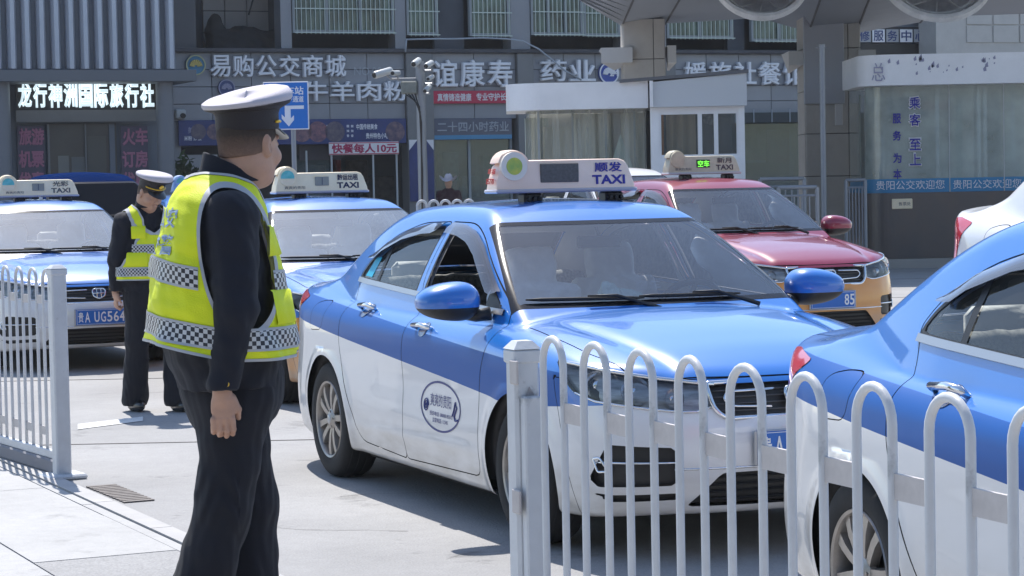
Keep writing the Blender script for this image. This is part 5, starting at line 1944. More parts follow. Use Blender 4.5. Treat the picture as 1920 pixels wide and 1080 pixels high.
# ---- white hoop railings
def hoop_fence(name, base, d, n, first, pitch, wid, H, label, post_at=None, post_dz=0.0, post=0.078, channel=True, group='white hoop railings at the taxi rank'):
    """base: post position; d: unit direction of the run"""
    root = empty(name, (base[0], base[1], 0.0), math.atan2(d[1], d[0]), label, 'railing', group)
    b = MB()
    h = post / 2
    PH = H + post_dz
    b.box(-h, h, -h, h, 0.0, PH - 0.002, b=0.008)
    pp = b.build('post', M_FENCE, root)
    c = MB(); H0 = H; H = PH
    c.box(-h - .004, h + .004, -h - .004, h + .004, H - 0.035, H - 0.001, b=0.004)
    V = [(-h - .004, -h - .004, H), (h + .004, -h - .004, H), (h + .004, h + .004, H), (-h - .004, h + .004, H), (-h * .6, -h * .6, H + .02), (h * .6, -h * .6, H + .02), (h * .6, h * .6, H + .02), (-h * .6, h * .6, H + .02)]
    c.add(V, [(0, 1, 5, 4), (1, 2, 6, 5), (2, 3, 7, 6), (3, 0, 4, 7), (4, 5, 6, 7)])
    c.build('post_cap', M_FENCE, pp)
    H = H0
    fb_ = MB(); fb_.box(-0.11, 0.11, -0.11, 0.11, 0.0, 0.03, b=0.01); fb_.build('foot', M_FENCE, root)
    if channel:
        c = MB(); c.box(h + 0.001, h + 0.034, -0.022, 0.022, 0.10, H - 0.16, b=0.004); c.build('side_channel', M_FENCE, root)
        for zz in (H - 0.10, H - 0.42):
            c = MB(); c.box(h - .02, h + .03, -h - .008, -h - .001, zz - 0.03, zz + 0.03, b=0.003); c.build('bracket', M_FENCEG, root)
    me = None
    b = MB()
    r = 0.0092
    hw = wid / 2 - r
    pts = [(-hw, 0, 0.14)] + [(-hw, 0, z) for z in np.linspace(0.3, H - hw - 0.03, 6)]
    pts += [(hw * math.cos(t), 0, H - hw - 0.01 + (hw + 0.0) * math.sin(t)) for t in np.linspace(math.pi, 0, 13)]
    pts += [(hw, 0, z) for z in np.linspace(H - hw - 0.03, 0.3, 6)] + [(hw, 0, 0.14)]
    b.tube(pts, r, 12)
    gap = pitch - wid
    pl = MB(); pl.box(-gap / 2 - .004, gap / 2 + .004, -0.004, 0.004, H - 0.205, H - 0.158)
    lo = MB(); lo.box(-gap / 2 - .004, gap / 2 + .004, -0.004, 0.004, 0.22, 0.268)
    x = first
    hm = pm = lm = None
    for k in range(n):
        if hm is None:
            o = b.build('hoop', M_FENCE, root, smooth=True); hm = o.data
        else:
            o = link('hoop', hm, root)
        o.location = (x, 0, 0)
        o.rotation_euler = (0, 0, rnd.uniform(-.05, .05))
        if pm is None:
            q = pl.build('rail_plate', M_FENCEG, root); pm = q.data
            w = lo.build('rail_plate', M_FENCEG, root); lm = w.data
        else:
            q = link('rail_plate', pm, root); w = link('rail_plate', lm, root)
        q.location = (x + pitch / 2, 0, rnd.uniform(-.003, .003)); w.location = (x + pitch / 2, 0, 0)
        x += pitch
    # bottom channel
    c = MB(); c.box(h, first + n * pitch, -0.018, 0.018, 0.10, 0.145, b=0.004); c.build('bottom_rail', M_FENCE, root)
    return root


FD = Vector((0.373, -0.928))
near_f = hoop_fence('hoop_railing', (0.022, 5.66), FD, 12, 0.195, 0.247, 0.148, 1.225,
                    'white hoop railing in front of the blue and white taxis, running to the right edge', post_dz=-0.045, post=0.066)
# scuffs on the near post
b = MB(); b.add([(0.0345, -0.012, 1.055), (0.0345, 0.004, 1.045), (0.0345, 0.016, 1.068), (0.0345, 0.003, 1.088)], [(0, 1, 2, 3)])
b.build('peeled_sticker', mat('peeled_sticker', (0.42, 0.40, 0.40), rough=0.8, var=0.4, vscale=60), near_f)
far_f = hoop_fence('hoop_railing', (-2.50, 12.55), Vector((-0.50, 0.866)), 10, 0.17, 0.247, 0.152, 1.16,
                   'white hoop railing at the left edge of the photo, in front of the leftmost taxi', channel=True, post=0.085)
c = MB(); c.box(0.0, 2.7, -0.035, 0.035, 0.02, 0.10, b=0.01); c.build('base_beam', mat('base_beam_grey', (0.22, 0.22, 0.24), rough=0.8), far_f)

# ================================================================== street front behind
FO = at(340, 330, 52.0); FO.z = 0
FA = rad(22.8)
FU = Vector((math.cos(FA), math.sin(FA), 0)); FN = Vector((math.sin(FA), -math.cos(FA), 0))   # along, towards the road


def on_front_plane(px, py, off=0.0):
    """coordinates (along, out, z) where the sight line meets the street front pushed out by off metres"""
    d = ray(px, py); o = Vector((0, 0, CAM_H))
    P0 = Vector((FO.x, FO.y, 0)) + FN * off
    t = (P0 - o).dot(FN) / d.dot(FN)
    p = o + d * t
    return (p - Vector((FO.x, FO.y, 0))).dot(FU), p.z


class Front:
    """helper: building empty whose local x runs along the street front, -y towards the road"""

    def __init__(s, name, label, cat='building', group=None):
        s.o = empty(name, (FO.x, FO.y, 0), FA, label, cat, group)

    def rect(s, px0, py0, px1, py1, off=0.0):
        u0, z0 = on_front_plane(px0, (py0 + py1) / 2, off); u1, z1 = on_front_plane(px1, (py0 + py1) / 2, off)
        um = (px0 + px1) / 2
        _, zt = on_front_plane(um, min(py0, py1), off); _, zb = on_front_plane(um, max(py0, py1), off)
        return min(u0, u1), max(u0, u1), zb, zt

    def box(s, name, px0, py0, px1, py1, o0, o1, m, b=0.0, parent=None, z=None, ret=False):
        """o0 < o1: how far out from the front plane (metres, towards the road)"""
        u0, u1, zb, zt = s.rect(px0, py0, px1, py1, o1)
        if z: zb, zt = (z[0] if z[0] is not None else zb), (z[1] if z[1] is not None else zt)
        mb = MB(); mb.box(u0, u1, -o1, -o0, zb, zt, b=b)
        return mb.build(name, m, parent or s.o)

    def text(s, name, t, px0, py0, px1, py1, off, m, ext=0.0, bold=0.02, parent=None):
        u0, u1, zb, zt = s.rect(px0, py0, px1, py1, off)
        return text_obj(name, t, m, parent or s.o, ((u0 + u1) / 2, -off, (zb + zt) / 2), (1, 0, 0), (0, 0, 1), width=u1 - u0, height=zt - zb, bold=bold, extrude=ext)


M_TILE = mat('wall_tile_grey', (0.27, 0.28, 0.305), rough=0.45, var=0.12, vscale=1.2, bump=0.05)
M_TILE2 = mat('wall_tile_light', (0.33, 0.335, 0.355), rough=0.5, var=0.12, vscale=1.5)
M_TJ = mat('tile_joint', (0.11, 0.112, 0.12), rough=0.9)
M_DARKIN = mat('shop_inside', (0.105, 0.115, 0.135), rough=0.9, var=0.3, vscale=0.8)
M_PIL = mat('pilaster_grey', (0.20, 0.20, 0.20), rough=0.6, var=0.12, vscale=2)
M_SLAT = mat('fascia_slat', (0.44, 0.47, 0.53), rough=0.35, metal=0.25, var=0.08, vscale=1.5)
M_SLATD = mat('fascia_gap', (0.16, 0.18, 0.21), rough=0.8)
M_LETW = mat('letter_white', (0.78, 0.78, 0.80), rough=0.5)
M_LETS = mat('letter_side', (0.35, 0.36, 0.38), rough=0.5)
M_LITB = mat('lit_letter', (0.85, 0.88, 0.90), rough=0.5, emit=(0.75, 0.93, 1.0), emit_s=0.55)
M_SIGNB = mat('sign_blue', (0.05, 0.075, 0.21), rough=0.5, var=0.2, vscale=2)
M_SIGNB2 = mat('sign_blue_panel', (0.030, 0.05, 0.19), rough=0.5, var=0.35, vscale=3)
M_RED = mat('banner_red', (0.52, 0.035, 0.08), rough=0.6, var=0.1, vscale=4)
M_BANW = mat('banner_white', (0.78, 0.76, 0.76), rough=0.7)
M_LETR = mat('letter_crimson', (0.42, 0.02, 0.09), rough=0.6)
M_WINF = mat('window_frame_pale', (0.30, 0.33, 0.34), rough=0.5)
M_WBAR = mat('window_bar', (0.48, 0.54, 0.50), rough=0.5, metal=0.3)
M_WGLASS = mat('window_green_dark', (0.16, 0.24, 0.19), rough=0.12, var=0.8, vscale=1.6, vcol=(0.02, 0.028, 0.028), stretch=(1, 1, 0.5))
M_SHOPG = glass('shop_glass', (0.62, 0.76, 0.78), 0.03, 0.8, haze=0.12, hazecol=(0.30, 0.44, 0.48))
M_POST = mat('poster_pink', (0.36, 0.13, 0.20), rough=0.8, var=0.7, vscale=9, vcol=(0.15, 0.12, 0.2))
M_BEIGE2 = mat('column_stone', (0.53, 0.505, 0.47), rough=0.55, var=0.16, vscale=2.5)
M_CLADG = mat('column_steel', (0.38, 0.40, 0.45), rough=0.4, metal=0.2, var=0.06, vscale=1)
M_CANO = mat('canopy_soffit', (0.27, 0.295, 0.34), rough=0.6, var=0.08, vscale=0.5)
M_WHITE = mat('booth_white', (0.92, 0.92, 0.93), rough=0.5, var=0.12, vscale=1.5)
M_WHITE2 = mat('booth_grey', (0.62, 0.65, 0.68), rough=0.5, var=0.05, vscale=1.2)
M_BVEIL = glass('booth_glass', (0.88, 0.92, 0.88), 0.04, 1.2, haze=0.22, hazecol=(0.85, 0.88, 0.80), streak=(2.6, 2.6, 0.12))  # pale streaked haze stands in for light inside and streaky reflections
M_CURT = mat('curtain_pale', (0.50, 0.47, 0.40), rough=0.9, var=0.35, vscale=2.2, stretch=(5, 5, 0.3))
M_STONE = mat('plinth_stone', (0.085, 0.082, 0.082), rough=0.3, var=0.55, vscale=1.8, vcol=(0.13, 0.10, 0.085), stretch=(1, 1, 0.6))
M_POLE = mat('pole_grey', (0.27, 0.285, 0.31), rough=0.45, metal=0.3)
M_CAMW = mat('camera_white', (0.46, 0.48, 0.48), rough=0.4)
M_PURP = mat('letter_violet', (0.30, 0.30, 0.42), rough=0.6)
M_LETG = mat('letter_grey', (0.35, 0.38, 0.42), rough=0.6)

# ---------------- main shop building
B = Front('shop_building', 'long grey tiled building with shops and lettered signboards across the background')
R0 = on_front_plane(322, 200)[0]; R1 = on_front_plane(1790, 200)[0]
zL = 4.62      # ledge height
def ztop(px, py, off=0): return on_front_plane(px, py, off)[1]
# backing wall of the sign zone and the storey above
z_sign_b = ztop(560, 226)
mb = MB(); mb.box(R0 - 8, R1 + 14, 0.03, 0.30, z_sign_b, zL); mb.build('wall', M_TJ, B.o)
mb = MB(); mb.box(R0 - 8, R1 + 14, 2.6, 2.8, 0, 9.0); mb.build('rear_wall', M_DARKIN, B.o)
mb = MB(); mb.box(R0 - 8, R1 + 14, 0.3, 2.6, zL - 0.5, zL - 0.2); mb.build('floor_slab', M_TJ, B.o)
mb = MB(); mb.box(R0 - 8, R1 + 14, 0.0, 2.6, 7.2, 7.6); mb.build('upper_slab', M_TJ, B.o)
mb = MB(); mb.box(R0 - 8, R1 + 14, 0.0, 2.8, 7.6, 14.0); mb.build('upper_wall', M_TILE, B.o)
# ledge under the windows
mb = MB(); mb.box(R0 - 0.2, R1, -0.22, 0.30, zL, zL + 0.09, b=0.01); mb.build('ledge', mat('ledge_dark', (0.09, 0.09, 0.10), rough=0.8, var=0.4, vscale=3), B.o)
# band tiles and sign zone tiles, each a piece
zb1 = ztop(560, 99)
tm = {}
def tile(u0, u1, z0, z1, m=None, out=0.0, t=0.035):
    w = round(u1 - u0, 3); h = round(z1 - z0, 3)
    key = (w, h, (m or M_TILE).name)
    if key not in tm:
        q = MB(); q.box(0, w, -t, 0.028, 0, h, b=0.008); o = q.build('wall_tile', m or M_TILE, B.o); tm[key] = o.data
    else:
        o = link('wall_tile', tm[key], B.o)
    o.location = (u0, -out + rnd.uniform(-.004, .004), z0)
pil = [(758, 808), (966, 996), (1232, 1262)]
pil = [(on_front_plane(a, 150)[0], on_front_plane(c, 150)[0]) for a, c in pil]
def blocked(u0, u1): return any(u1 > a + .05 and u0 < c - .05 for a, c in pil)
uu = R0
edges = [R0] + [x for p in pil for x in p] + [R1]
for i in range(0, len(edges), 2):
    a, c = edges[i], edges[i + 1]
    nn = max(1, round((c - a) / 0.93)); w = (c - a) / nn
    for k in range(nn):
        tile(a + k * w + .006, a + (k + 1) * w - .006, zb1 + .006, zL - .006, M_TILE2 if rnd.random() < .3 else M_TILE, out=0.10)
        zs = np.linspace(z_sign_b, zb1, 5)
        for j in range(4):
            tile(a + k * w + .006, a + (k + 1) * w - .006, zs[j] + .006, zs[j + 1] - .006, M_TILE2 if rnd.random() < .15 else M_TILE)
for a, c in pil:
    mb = MB(); mb.box(a, c, -0.16, 0.30, 0.0, zL - .004, b=0.01); mb.build('pilaster', M_PIL, B.o)
# upper storey: bays between px positions
def bay(p0, p1, y0, y1, kind, nb=10, posts=1):
    u0, u1, zb, zt = B.rect(p0, y1, p1, y0)
    zt = 7.2
    fr = MB(); fr.box(u0, u1, -0.02, 0.10, zb, zb + 0.07); fr.box(u0, u0 + 0.06, -0.02, 0.10, zb + .07, zt); fr.box(u1 - 0.06, u1, -0.02, 0.10, zb + .07, zt)
    w = fr.build('window', M_WINF, B.o)
    g_ = MB(); g_.box(u0 + .06, u1 - .06, 0.04, 0.06, zb + .07, zt)
    g_.build('pane', M_WGLASS, w)
    for k in range(posts):
        um = u0 + (u1 - u0) * (k + 1) / (posts + 1)
        q = MB(); q.box(um - .035, um + .035, -0.03, 0.035, zb + .07, zt); q.build('mullion', M_WINF, w)
    if kind:
        q = MB()
        for k in range(nb):
            um = u0 + (u1 - u0) * (k + .5) / nb
            q.cyl((um, -0.16, zb - .04), (um, -0.16, zt), 0.011, n=5)
        for zz in (zb + 0.0, zb + 0.55, zb + 1.5):
            q.box(u0, u1, -0.175, -0.150, zz - .012, zz + .012)
        tag(q.build('window_bars', M_WBAR, w), kind='stuff')
bay(548, 738, 0, 62, 1, 22, 2)
bay(762, 820, 0, 66, 1, 7, 0)
bay(880, 955, 0, 68, 1, 9, 0)
bay(995, 1092, 0, 66, 1, 12, 2)
bay(1094, 1162, 0, 68, 1, 9, 0)
bay(1250, 1372, 0, 72, 1, 15, 1)
bay(1408, 1512, 0, 78, 1, 13, 1)
for p0, p1, m in ((526, 546, M_TILE), (740, 760, M_TILE), (822, 878, M_DARKIN), (957, 993, M_TILE), (1164, 1248, M_TILE), (1374, 1406, M_DARKIN), (1514, 1790, M_TILE)):
    u0, u1, zb, zt = B.rect(p0, 0, p1, 70)
    q = MB(); q.box(u0, u1, -0.01 if m is M_TILE else 0.3, 0.5, zL + 0.09, 7.2); q.build('pier', m, B.o)
# open loggia at the left with pale tiled inner wall and a heap of dark things
u0, u1, zb, zt = B.rect(335, 0, 530, 70)
q = MB(); q.box(u0 - 3.5, u0 + 0.45, 0.2, 2.4, zL + .09, 7.2); q.build('pier', M_TJ, B.o)
ul0, ul1, _, _ = B.rect(384, 0, 508, 40, -2.3)
for k in range(3):
    for j in range(5):
        w = (ul1 - ul0) / 3
        q = MB(); q.box(ul0 + k * w + .01, ul0 + (k + 1) * w - .01, 2.50, 2.58, zL + .1 + j * .52 + .01, zL + .1 + (j + 1) * .52 - .01, b=0.006); q.build('wall_tile', mat('loggia_tile', (0.45, 0.43, 0.42), rough=0.6, var=0.08, vscale=2), B.o)
def heap(P):
    x, y, z = P.T
    c = (ul0 + ul1) / 2
    d = ell(P, (c - .1, 1.6, zL + .15), (0.85, .5, .55)); d = smin(d, ell(P, (c - .75, 1.7, zL + .5), (.22, .3, .5)), .2); d = smin(d, ell(P, (c + .65, 1.6, zL + .2), (.35, .3, .45)), .15)
    return np.maximum(d + wr(P, 7, .03), zL - .18 - z)
V, F, N = polygonize(heap, (ul0 - .6, 0.9, zL - .3), (ul1 + .7, 2.4, zL + 1.3), 0.07)
hp = link('covered_heap', mesh_from('covered_heap', V, F, mat('tarpaulin_dark', (0.035, 0.036, 0.042), rough=0.8), True, N), None)
hp.matrix_world = B.o.matrix_basis.copy()
hp.location = (FO.x, FO.y, 0); hp.rotation_euler = (0, 0, FA)
tag(hp, 'dark sheet-covered heap in the open loggia above the signboards, top left', 'heap')
q = MB(); q.tube([(ul0 + .55, 0.5, zL + .9), (ul0 + 1.0, 0.5, 7.0)], .02, 6); q.tube([(ul0 + 1.45, 0.5, zL + .8), (ul0 + 1.05, 0.5, 7.0)], .02, 6)
q.build('hanging_cable', M_BLACK, B.o)
# ground floor: openings with their own walls
def wallpiece(p0, p1, m=M_TILE, top=226, o=0.0):
    u0, u1, zb, zt = B.rect(p0, top, p1, 380)
    q = MB(); q.box(u0, u1, -o, 0.30, 0, z_sign_b - .004); q.build('wall_pier', m, B.o)
wallpiece(322, 340); wallpiece(996, 1000)
# left shop front (under the menu banner)
u0, u1, zb, zt = B.rect(338, 226, 758, 380)
q = MB(); q.box(u0 + 0.05, u0 + 0.9, 0.10, 0.2, 0, 2.3); q.build('shutter', M_TILE2, B.o)
for k, (p0, p1, m) in enumerate(((345, 400, M_SHOPG), (556, 618, M_SHOPG))):
    a, c, _, _ = B.rect(p0, 273, p1, 380, -0.2)
    q = MB(); q.box(a, c, 0.18, 0.20, 0.05, 2.25); q.build('shop_glass', m, B.o)
for px in (575, 622, 700, 744):
    a, _ = on_front_plane(px, 320, 0.3)
    q = MB(); q.cyl((a, -0.3, 0), (a, -0.3, 2.35), 0.025, n=8); q.build('awning_post', M_CAMW, B.o)
q = MB(); a, c, zb_, zt_ = B.rect(560, 270, 640, 300, -0.1)
q.box(a, c, 0.05, 0.12, zb_, zt_); q.build('roller_shutter', mat('dark_corrugated', (0.06, 0.05, 0.055), rough=0.7), B.o)
# shelves and goods inside, loosely
for px0, px1, py0, py1, col in ((630, 640, 290, 330, (0.25, 0.03, 0.04)), (655, 690, 300, 340, (0.12, 0.10, 0.09)), (590, 612, 310, 350, (0.2, 0.12, 0.08)), (690, 740, 330, 372, (0.10, 0.09, 0.09)),
                                (830, 860, 285, 340, (0.12, 0.22, 0.2)), (905, 950, 290, 370, (0.08, 0.15, 0.13)), (865, 900, 330, 372, (0.20, 0.22, 0.2))):
    u0, u1, zb_, zt_ = B.rect(px0, py0, px1, py1, -1.6)
    q = MB(); q.box(u0, u1, 1.6, 1.9, max(zb_, 0), zt_, b=.02); q.build('shop_shelf', mat('goods_%d' % px0, col, rough=0.8, var=0.6, vscale=8), B.o)
# menu banner: hangs proud of the wall, its own thing
def sign_thing(name, label, cat, px0, py0, px1, py1, off, t, m, frame=None):
    F_ = Front(name, label, cat)
    p = F_.box('panel', px0, py0, px1, py1, off, off + t, m, b=0.01)
    return F_
S1 = sign_thing('menu_banner', 'long blue menu banner with food pictures under the beef noodle lettering', 'banner', 335, 224, 762, 271, 0.10, 0.05, M_SIGNB2)
for px, t, w in ((352, '美食', 24), (700, '', 0)):
    if t: S1.text('lettering', t, px, 238, px + w, 250, 0.155, M_PURP)
S1.text('lettering', '中国传统美食', 668, 232, 708, 243, 0.155, M_LETW)
S1.text('lettering', '贵州特色小吃', 686, 249, 728, 260, 0.155, M_LETW)
S1.text('lettering', '米粉 炒饭', 345, 255, 378, 264, 0.155, M_LETW)
rr2 = random.Random(9)
for k, px in enumerate((366, 396, 560, 590, 622, 735)):
    u0, z0 = on_front_plane(px + 6, 247, 0.155)
    q = MB(); q.cyl((u0, -0.150, z0), (u0, -0.158, z0), 0.24 if k > 1 else 0.18, n=20); q.build('dish_picture', mat('dish_%d' % k, (0.20 + .05 * k % .2, 0.16, 0.17), rough=0.7, var=0.75, vscale=9, vcol=(0.05, 0.05, 0.10)), S1.o)
for px in (602, 612, 650, 658):
    S1.text('lettering', '酸汤牛肉'[::1] if False else '酸', px, 234, px + 5, 239, 0.155, M_LETW)
    S1.text('lettering', '辣', px, 243, px + 5, 248, 0.155, M_LETW)
    S1.text('lettering', '香', px, 252, px + 5, 257, 0.155, M_LETW)
S2 = sign_thing('price_banner', 'white banner with crimson characters 快餐每人10元 over the eatery door', 'banner', 617, 266, 748, 290, 0.34, 0.03, M_BANW)
S2.text('lettering', '快餐每人10元', 622, 269, 744, 287, 0.375, M_LETR, bold=0.03)
q = MB(); a, c, z0, z1 = S2.rect(617, 266, 748, 290, .37)
q.box(a, c, -0.376, -0.370, z1 - .03, z1 - .01); q.box(a, c, -0.376, -0.370, z0 + .01, z0 + .03); q.build('red_border', M_RED, S2.o)

# big channel letters: each word its own thing
def letters(name, label, t, px0, py0, px1, py1, m=M_LETW, off=0.12, ext=0.05, bold=0.022, group=None):
    """one thing per word; each character is a part"""
    F_ = Front(name, label, 'sign', group)
    cells = px1 - px0
    step = cells / len(t)
    for i, ch in enumerate(t):
        if ch == ' ': continue
        x0 = px0 + i * step + step * 0.05; x1 = px0 + (i + 1) * step - step * 0.05
        u0, u1, zb_, zt_ = F_.rect(x0, py0, x1, py1, off)
        V_, F2 = text_vf(ch, 1.0, bold, ext)
        o = text_obj('character', ch, [m], F_.o, ((u0 + u1) / 2, -off, (zb_ + zt_) / 2), (1, 0, 0), (0, 0, 1), width=u1 - u0, height=zt_ - zb_, bold=bold, extrude=ext)
    return F_
L1 = letters('shop_letters', 'large silver characters 易购公交商城 beside the round blue emblem', '易购公交商城', 390, 103, 650, 145)
L1.text('number_lettering', 'NO.001', 664, 126, 722, 141, 0.05, M_LETG, bold=0.0)
L2 = letters('shop_letters', 'silver characters 牛羊肉粉 above the blue menu banner', '牛羊肉粉', 566, 152, 766, 190)
L3 = letters('shop_letters', 'large white characters 谊康寿 above the red slogan strip', '谊康寿', 808, 112, 962, 164)
L4 = letters('shop_letters', 'white characters 药业 behind the curved white booth roof', '药业', 1010, 112, 1118, 153)
L5 = letters('shop_letters', 'white characters 媛旅社餐馆 beside the tall stone canopy column', '媛旅社餐馆', 1280, 116, 1512, 160)
def emblem(name, label, px, py, r, cols, off=0.12):
    E_ = Front(name, label, 'emblem')
    u, z = on_front_plane(px, py, off)
    q = MB(); q.cyl((u, -off + .06, z), (u, -off, z), r, n=32); q.build('disc', cols[0], E_.o, smooth=30)
    q = MB(); q.rev([(r * .98, -off - .006), (r * .98, -off - .02), (r * .86, -off - .02), (r * .86, -off - .006)], 32, axis='y', c=(u, 0, z)); q.build('ring', cols[1], E_.o)
    q = MB()
    for k in range(9):
        a = math.pi * (0.05 + 0.9 * k / 8)
        q.tube([(u + r * .15 * math.cos(a), -off - .012, z - r * .15 + r * .15 * math.sin(a)), (u + r * .62 * math.cos(a), -off - .012, z - r * .1 + r * .62 * math.sin(a))], [r * .05, r * .12], 6)
    q.build('rays', cols[2], E_.o)
    return E_
emblem('round_emblem', 'round blue and gold emblem left of the silver characters 易购公交商城', 367, 122, 0.235, (mat('emb_blue', (0.06, 0.22, 0.36), rough=0.5, var=0.3, vscale=3), mat('emb_gold', (0.45, 0.45, 0.25), rough=0.5), mat('emb_yel', (0.55, 0.45, 0.15), rough=0.5)))
emblem('round_emblem', 'small round violet seal under the silver lettering, beside the officer\'s cap', 425, 165, 0.20, (M_SIGNB, M_PURP, M_PURP))
E3 = emblem('round_emblem', 'round blue pharmacy emblem with 24 beside the characters 药业', 1142, 137, 0.27, (mat('emb_deep', (0.04, 0.08, 0.35), rough=0.5), M_LETW, M_LETW))
E3.text('number_lettering', '24', 1143, 130, 1160, 143, 0.15, M_LETW)
S3 = sign_thing('slogan_strip', 'red slogan strip with white characters under the word 谊康寿', 'banner', 810, 170, 966, 194, 0.10, 0.04, M_RED)
S3.text('lettering', '真情铸造健康', 820, 175, 884, 190, 0.145, M_BANW, bold=0.02)
S3.text('lettering', '专业守护长久', 893, 174, 960, 189, 0.145, M_BANW, bold=0.02)
S4 = sign_thing('pharmacy_sign', 'blue glass panel reading 二十四小时药业 over the pharmacy door', 'sign', 811, 222, 960, 261, 0.05, 0.05, mat('pharm_panel', (0.05, 0.075, 0.14), rough=0.25, var=0.3, vscale=1.5))
S4.text('lettering', '二十四小时药业', 820, 228, 954, 247, 0.105, M_LETG, bold=0.01)
q = MB(); a, c, z0, z1 = S4.rect(811, 253, 960, 261, .11); q.box(a, c, -.108, -.101, z0, z1); q.build('blue_edge', mat('pharm_edge', (0.06, 0.24, 0.42), rough=0.5), S4.o)
a, c, z0, z1 = B.rect(812, 262, 960, 380, -0.15)
q = MB(); q.box(a, c, 0.13, 0.15, 0.05, z1); q.build('shop_glass', M_SHOPG, B.o)
for px in (812, 880, 958):
    a, _ = on_front_plane(px, 320, -.12); q = MB(); q.box(a - .03, a + .03, 0.09, 0.16, 0, z1); q.build('door_frame', M_WINF, B.o)
for px0, px1 in ((768, 784), (800, 814)):
    S5 = sign_thing('side_banner', 'narrow blue upright banner %s the camera pole beside the pharmacy door' % ('left of' if px0 == 768 else 'right of'), 'banner', px0, 262, px1, 378, 0.18, 0.02, M_SIGNB2)
    a, c, z0, z1 = S5.rect(px0, 262, px1, 378, .2)
    q = MB(); q.add([(a, -.203, z1), (c, -.203, z1), (a if px0 == 768 else c, -.203, z1 - .25)], [(0, 1, 2)]); q.build('white_corner', M_BANW, S5.o)
# restaurant front on the right
a, c, z0, z1 = B.rect(1240, 205, 1512, 228)
q = MB(); q.box(a, c, -0.5, 0.0, z1 - .35, z1 - .1); q.build('awning', mat('awning_dark', (0.035, 0.045, 0.05), rough=0.7), B.o)
for k in range(8):
    x = a + (c - a) * (k + .5) / 8
    q = MB(); q.box(x - .01, x + .01, -0.52, -0.50, z1 - .35, z1 - .02); q.build('awning_rod', M_LETG, B.o)
for px0, px1, py0, py1, col in ((1395, 1437, 232, 300, (0.16, 0.12, 0.10)), (1438, 1480, 245, 305, (0.10, 0.04, 0.06)), (1392, 1480, 305, 330, (0.07, 0.07, 0.08)), (1500, 1512, 230, 380, (0.06, 0.06, 0.06))):
    u0, u1, zb_, zt_ = B.rect(px0, py0, px1, py1, -0.2)
    q = MB(); q.box(u0, u1, 0.2, 0.24, max(zb_, 0.02), zt_); q.build('window_poster', mat('poster_%d' % px0, col, rough=0.8, var=0.7, vscale=5), B.o)
a, c, z0, z1 = B.rect(1390, 228, 1512, 380, -0.12)
q = MB(); q.box(a, c, 0.12, 0.14, 0.05, z1); q.build('shop_glass', M_SHOPG, B.o)
# cables along the ledge
q = MB()
pts = []
for px, py in ((760, 74), (800, 73), (850, 73), (905, 71), (950, 73), (980, 77), (1010, 92), (1035, 112), (1060, 133), (1090, 150)):
    u, z = on_front_plane(px, py, 0.30); pts.append((u, -0.30, z))
q.tube(pts, 0.022, 6)
u, z = on_front_plane(762, 74, .3); u2, z2 = on_front_plane(760, 98, .3)
q.tube([(u, -.3, z), (u2, -.3, z2)], 0.02, 6)
o = q.build('overhead_cable', M_LETG, None, smooth=True); o.location = (FO.x, FO.y, 0); o.rotation_euler = (0, 0, FA)
tag(o, 'grey cable strung along the ledge above the shop lettering', 'cable')
# small wall camera left
W1 = Front('wall_camera', 'small white dome camera on the wall above the blue banner, far left of it', 'camera')
u, z = on_front_plane(341, 215, 0.2)
q = MB(); q.box(u - .14, u + .1, -.2, -.036, z - .09, z + .12, b=.03); q.build('housing', M_CAMW, W1.o)
q = MB(); q.cyl((u + .02, -.2, z - .02), (u + .02, -.26, z - .03), .06, n=12); q.build('lens', M_BLACK, W1.o)
# flower pot
W2 = Front('pot_plant', 'potted green plant by the dark entrance, left of the officer\'s head', 'plant')
u, z = on_front_plane(352, 300, 0.8)
q = MB(); q.rev([(0, 1.35), (.26, 1.36), (.30, 1.75), (.26, 1.75), (.2, 1.6)], 18, axis='z', c=(u, -.8, 0)); q.build('pot', mat('pot', (0.12, 0.10, 0.08), rough=0.7), W2.o)
q = MB(); q.box(u - .3, u + .3, -1.05, -.55, 0, 1.35); q.build('stand', M_TJ, W2.o)
q = MB(); rl = random.Random(5)
for k in range(160):
    a = rl.uniform(0, 6.28); r_ = abs(rl.gauss(0, .26)); c_ = Vector((u - .12 + r_ * math.cos(a), -.8 + r_ * math.sin(a), 1.78 + abs(rl.gauss(0, .2))))
    t1 = Vector((rl.uniform(-1, 1), rl.uniform(-1, 1), rl.uniform(-.5, 1))).normalized(); t2 = t1.cross(Vector((.3, .5, .8))).normalized()
    l_ = rl.uniform(.08, .16)
    q.add([c_ - t1 * l_, c_ + t2 * l_ * .35, c_ + t1 * l_, c_ - t2 * l_ * .35], [(0, 1, 2, 3)])
fo_ = q.build('foliage', mat('leaf_green', (0.05, 0.10, 0.035), rough=0.6, var=0.5, vscale=6), W2.o); tag(fo_, kind='stuff')

# ---------------- the slatted building at the left
OFF = 2.2
C2 = Front('slatted_building', 'grey building with a ribbed metal fascia over the travel agency, top left')
u1 = on_front_plane(330, 60, OFF)[0]; u0 = u1 - 14.0
zf = ztop(160, 131, OFF)
q = MB(); q.box(u0, u1, -OFF + 0.12, 0.0, zf, 9.0); q.build('fascia_back', M_SLATD, C2.o)
pt = (on_front_plane(330, 60, OFF)[0] - on_front_plane(0, 60, OFF)[0]) / 12.2
q = MB(); w = pt * 0.60
V2 = [(-w / 2, 0.0), (-w / 2 + .05, -0.10), (w / 2 - .05, -0.10), (w / 2, 0.0), (w / 2, .12), (-w / 2, .12)]
sl = None
for k in range(30):
    x = u1 - pt * (k + 0.42)
    if x < u0 + .2: break
    if sl is None:
        q = MB(); q.prism(V2, zf + .02, 9.0, axis='z'); o = q.build('fascia_slat', M_SLAT, C2.o); sl = o.data
    else:
        o = link('fascia_slat', sl, C2.o)
    o.location = (x, -OFF + 0.0, 0)
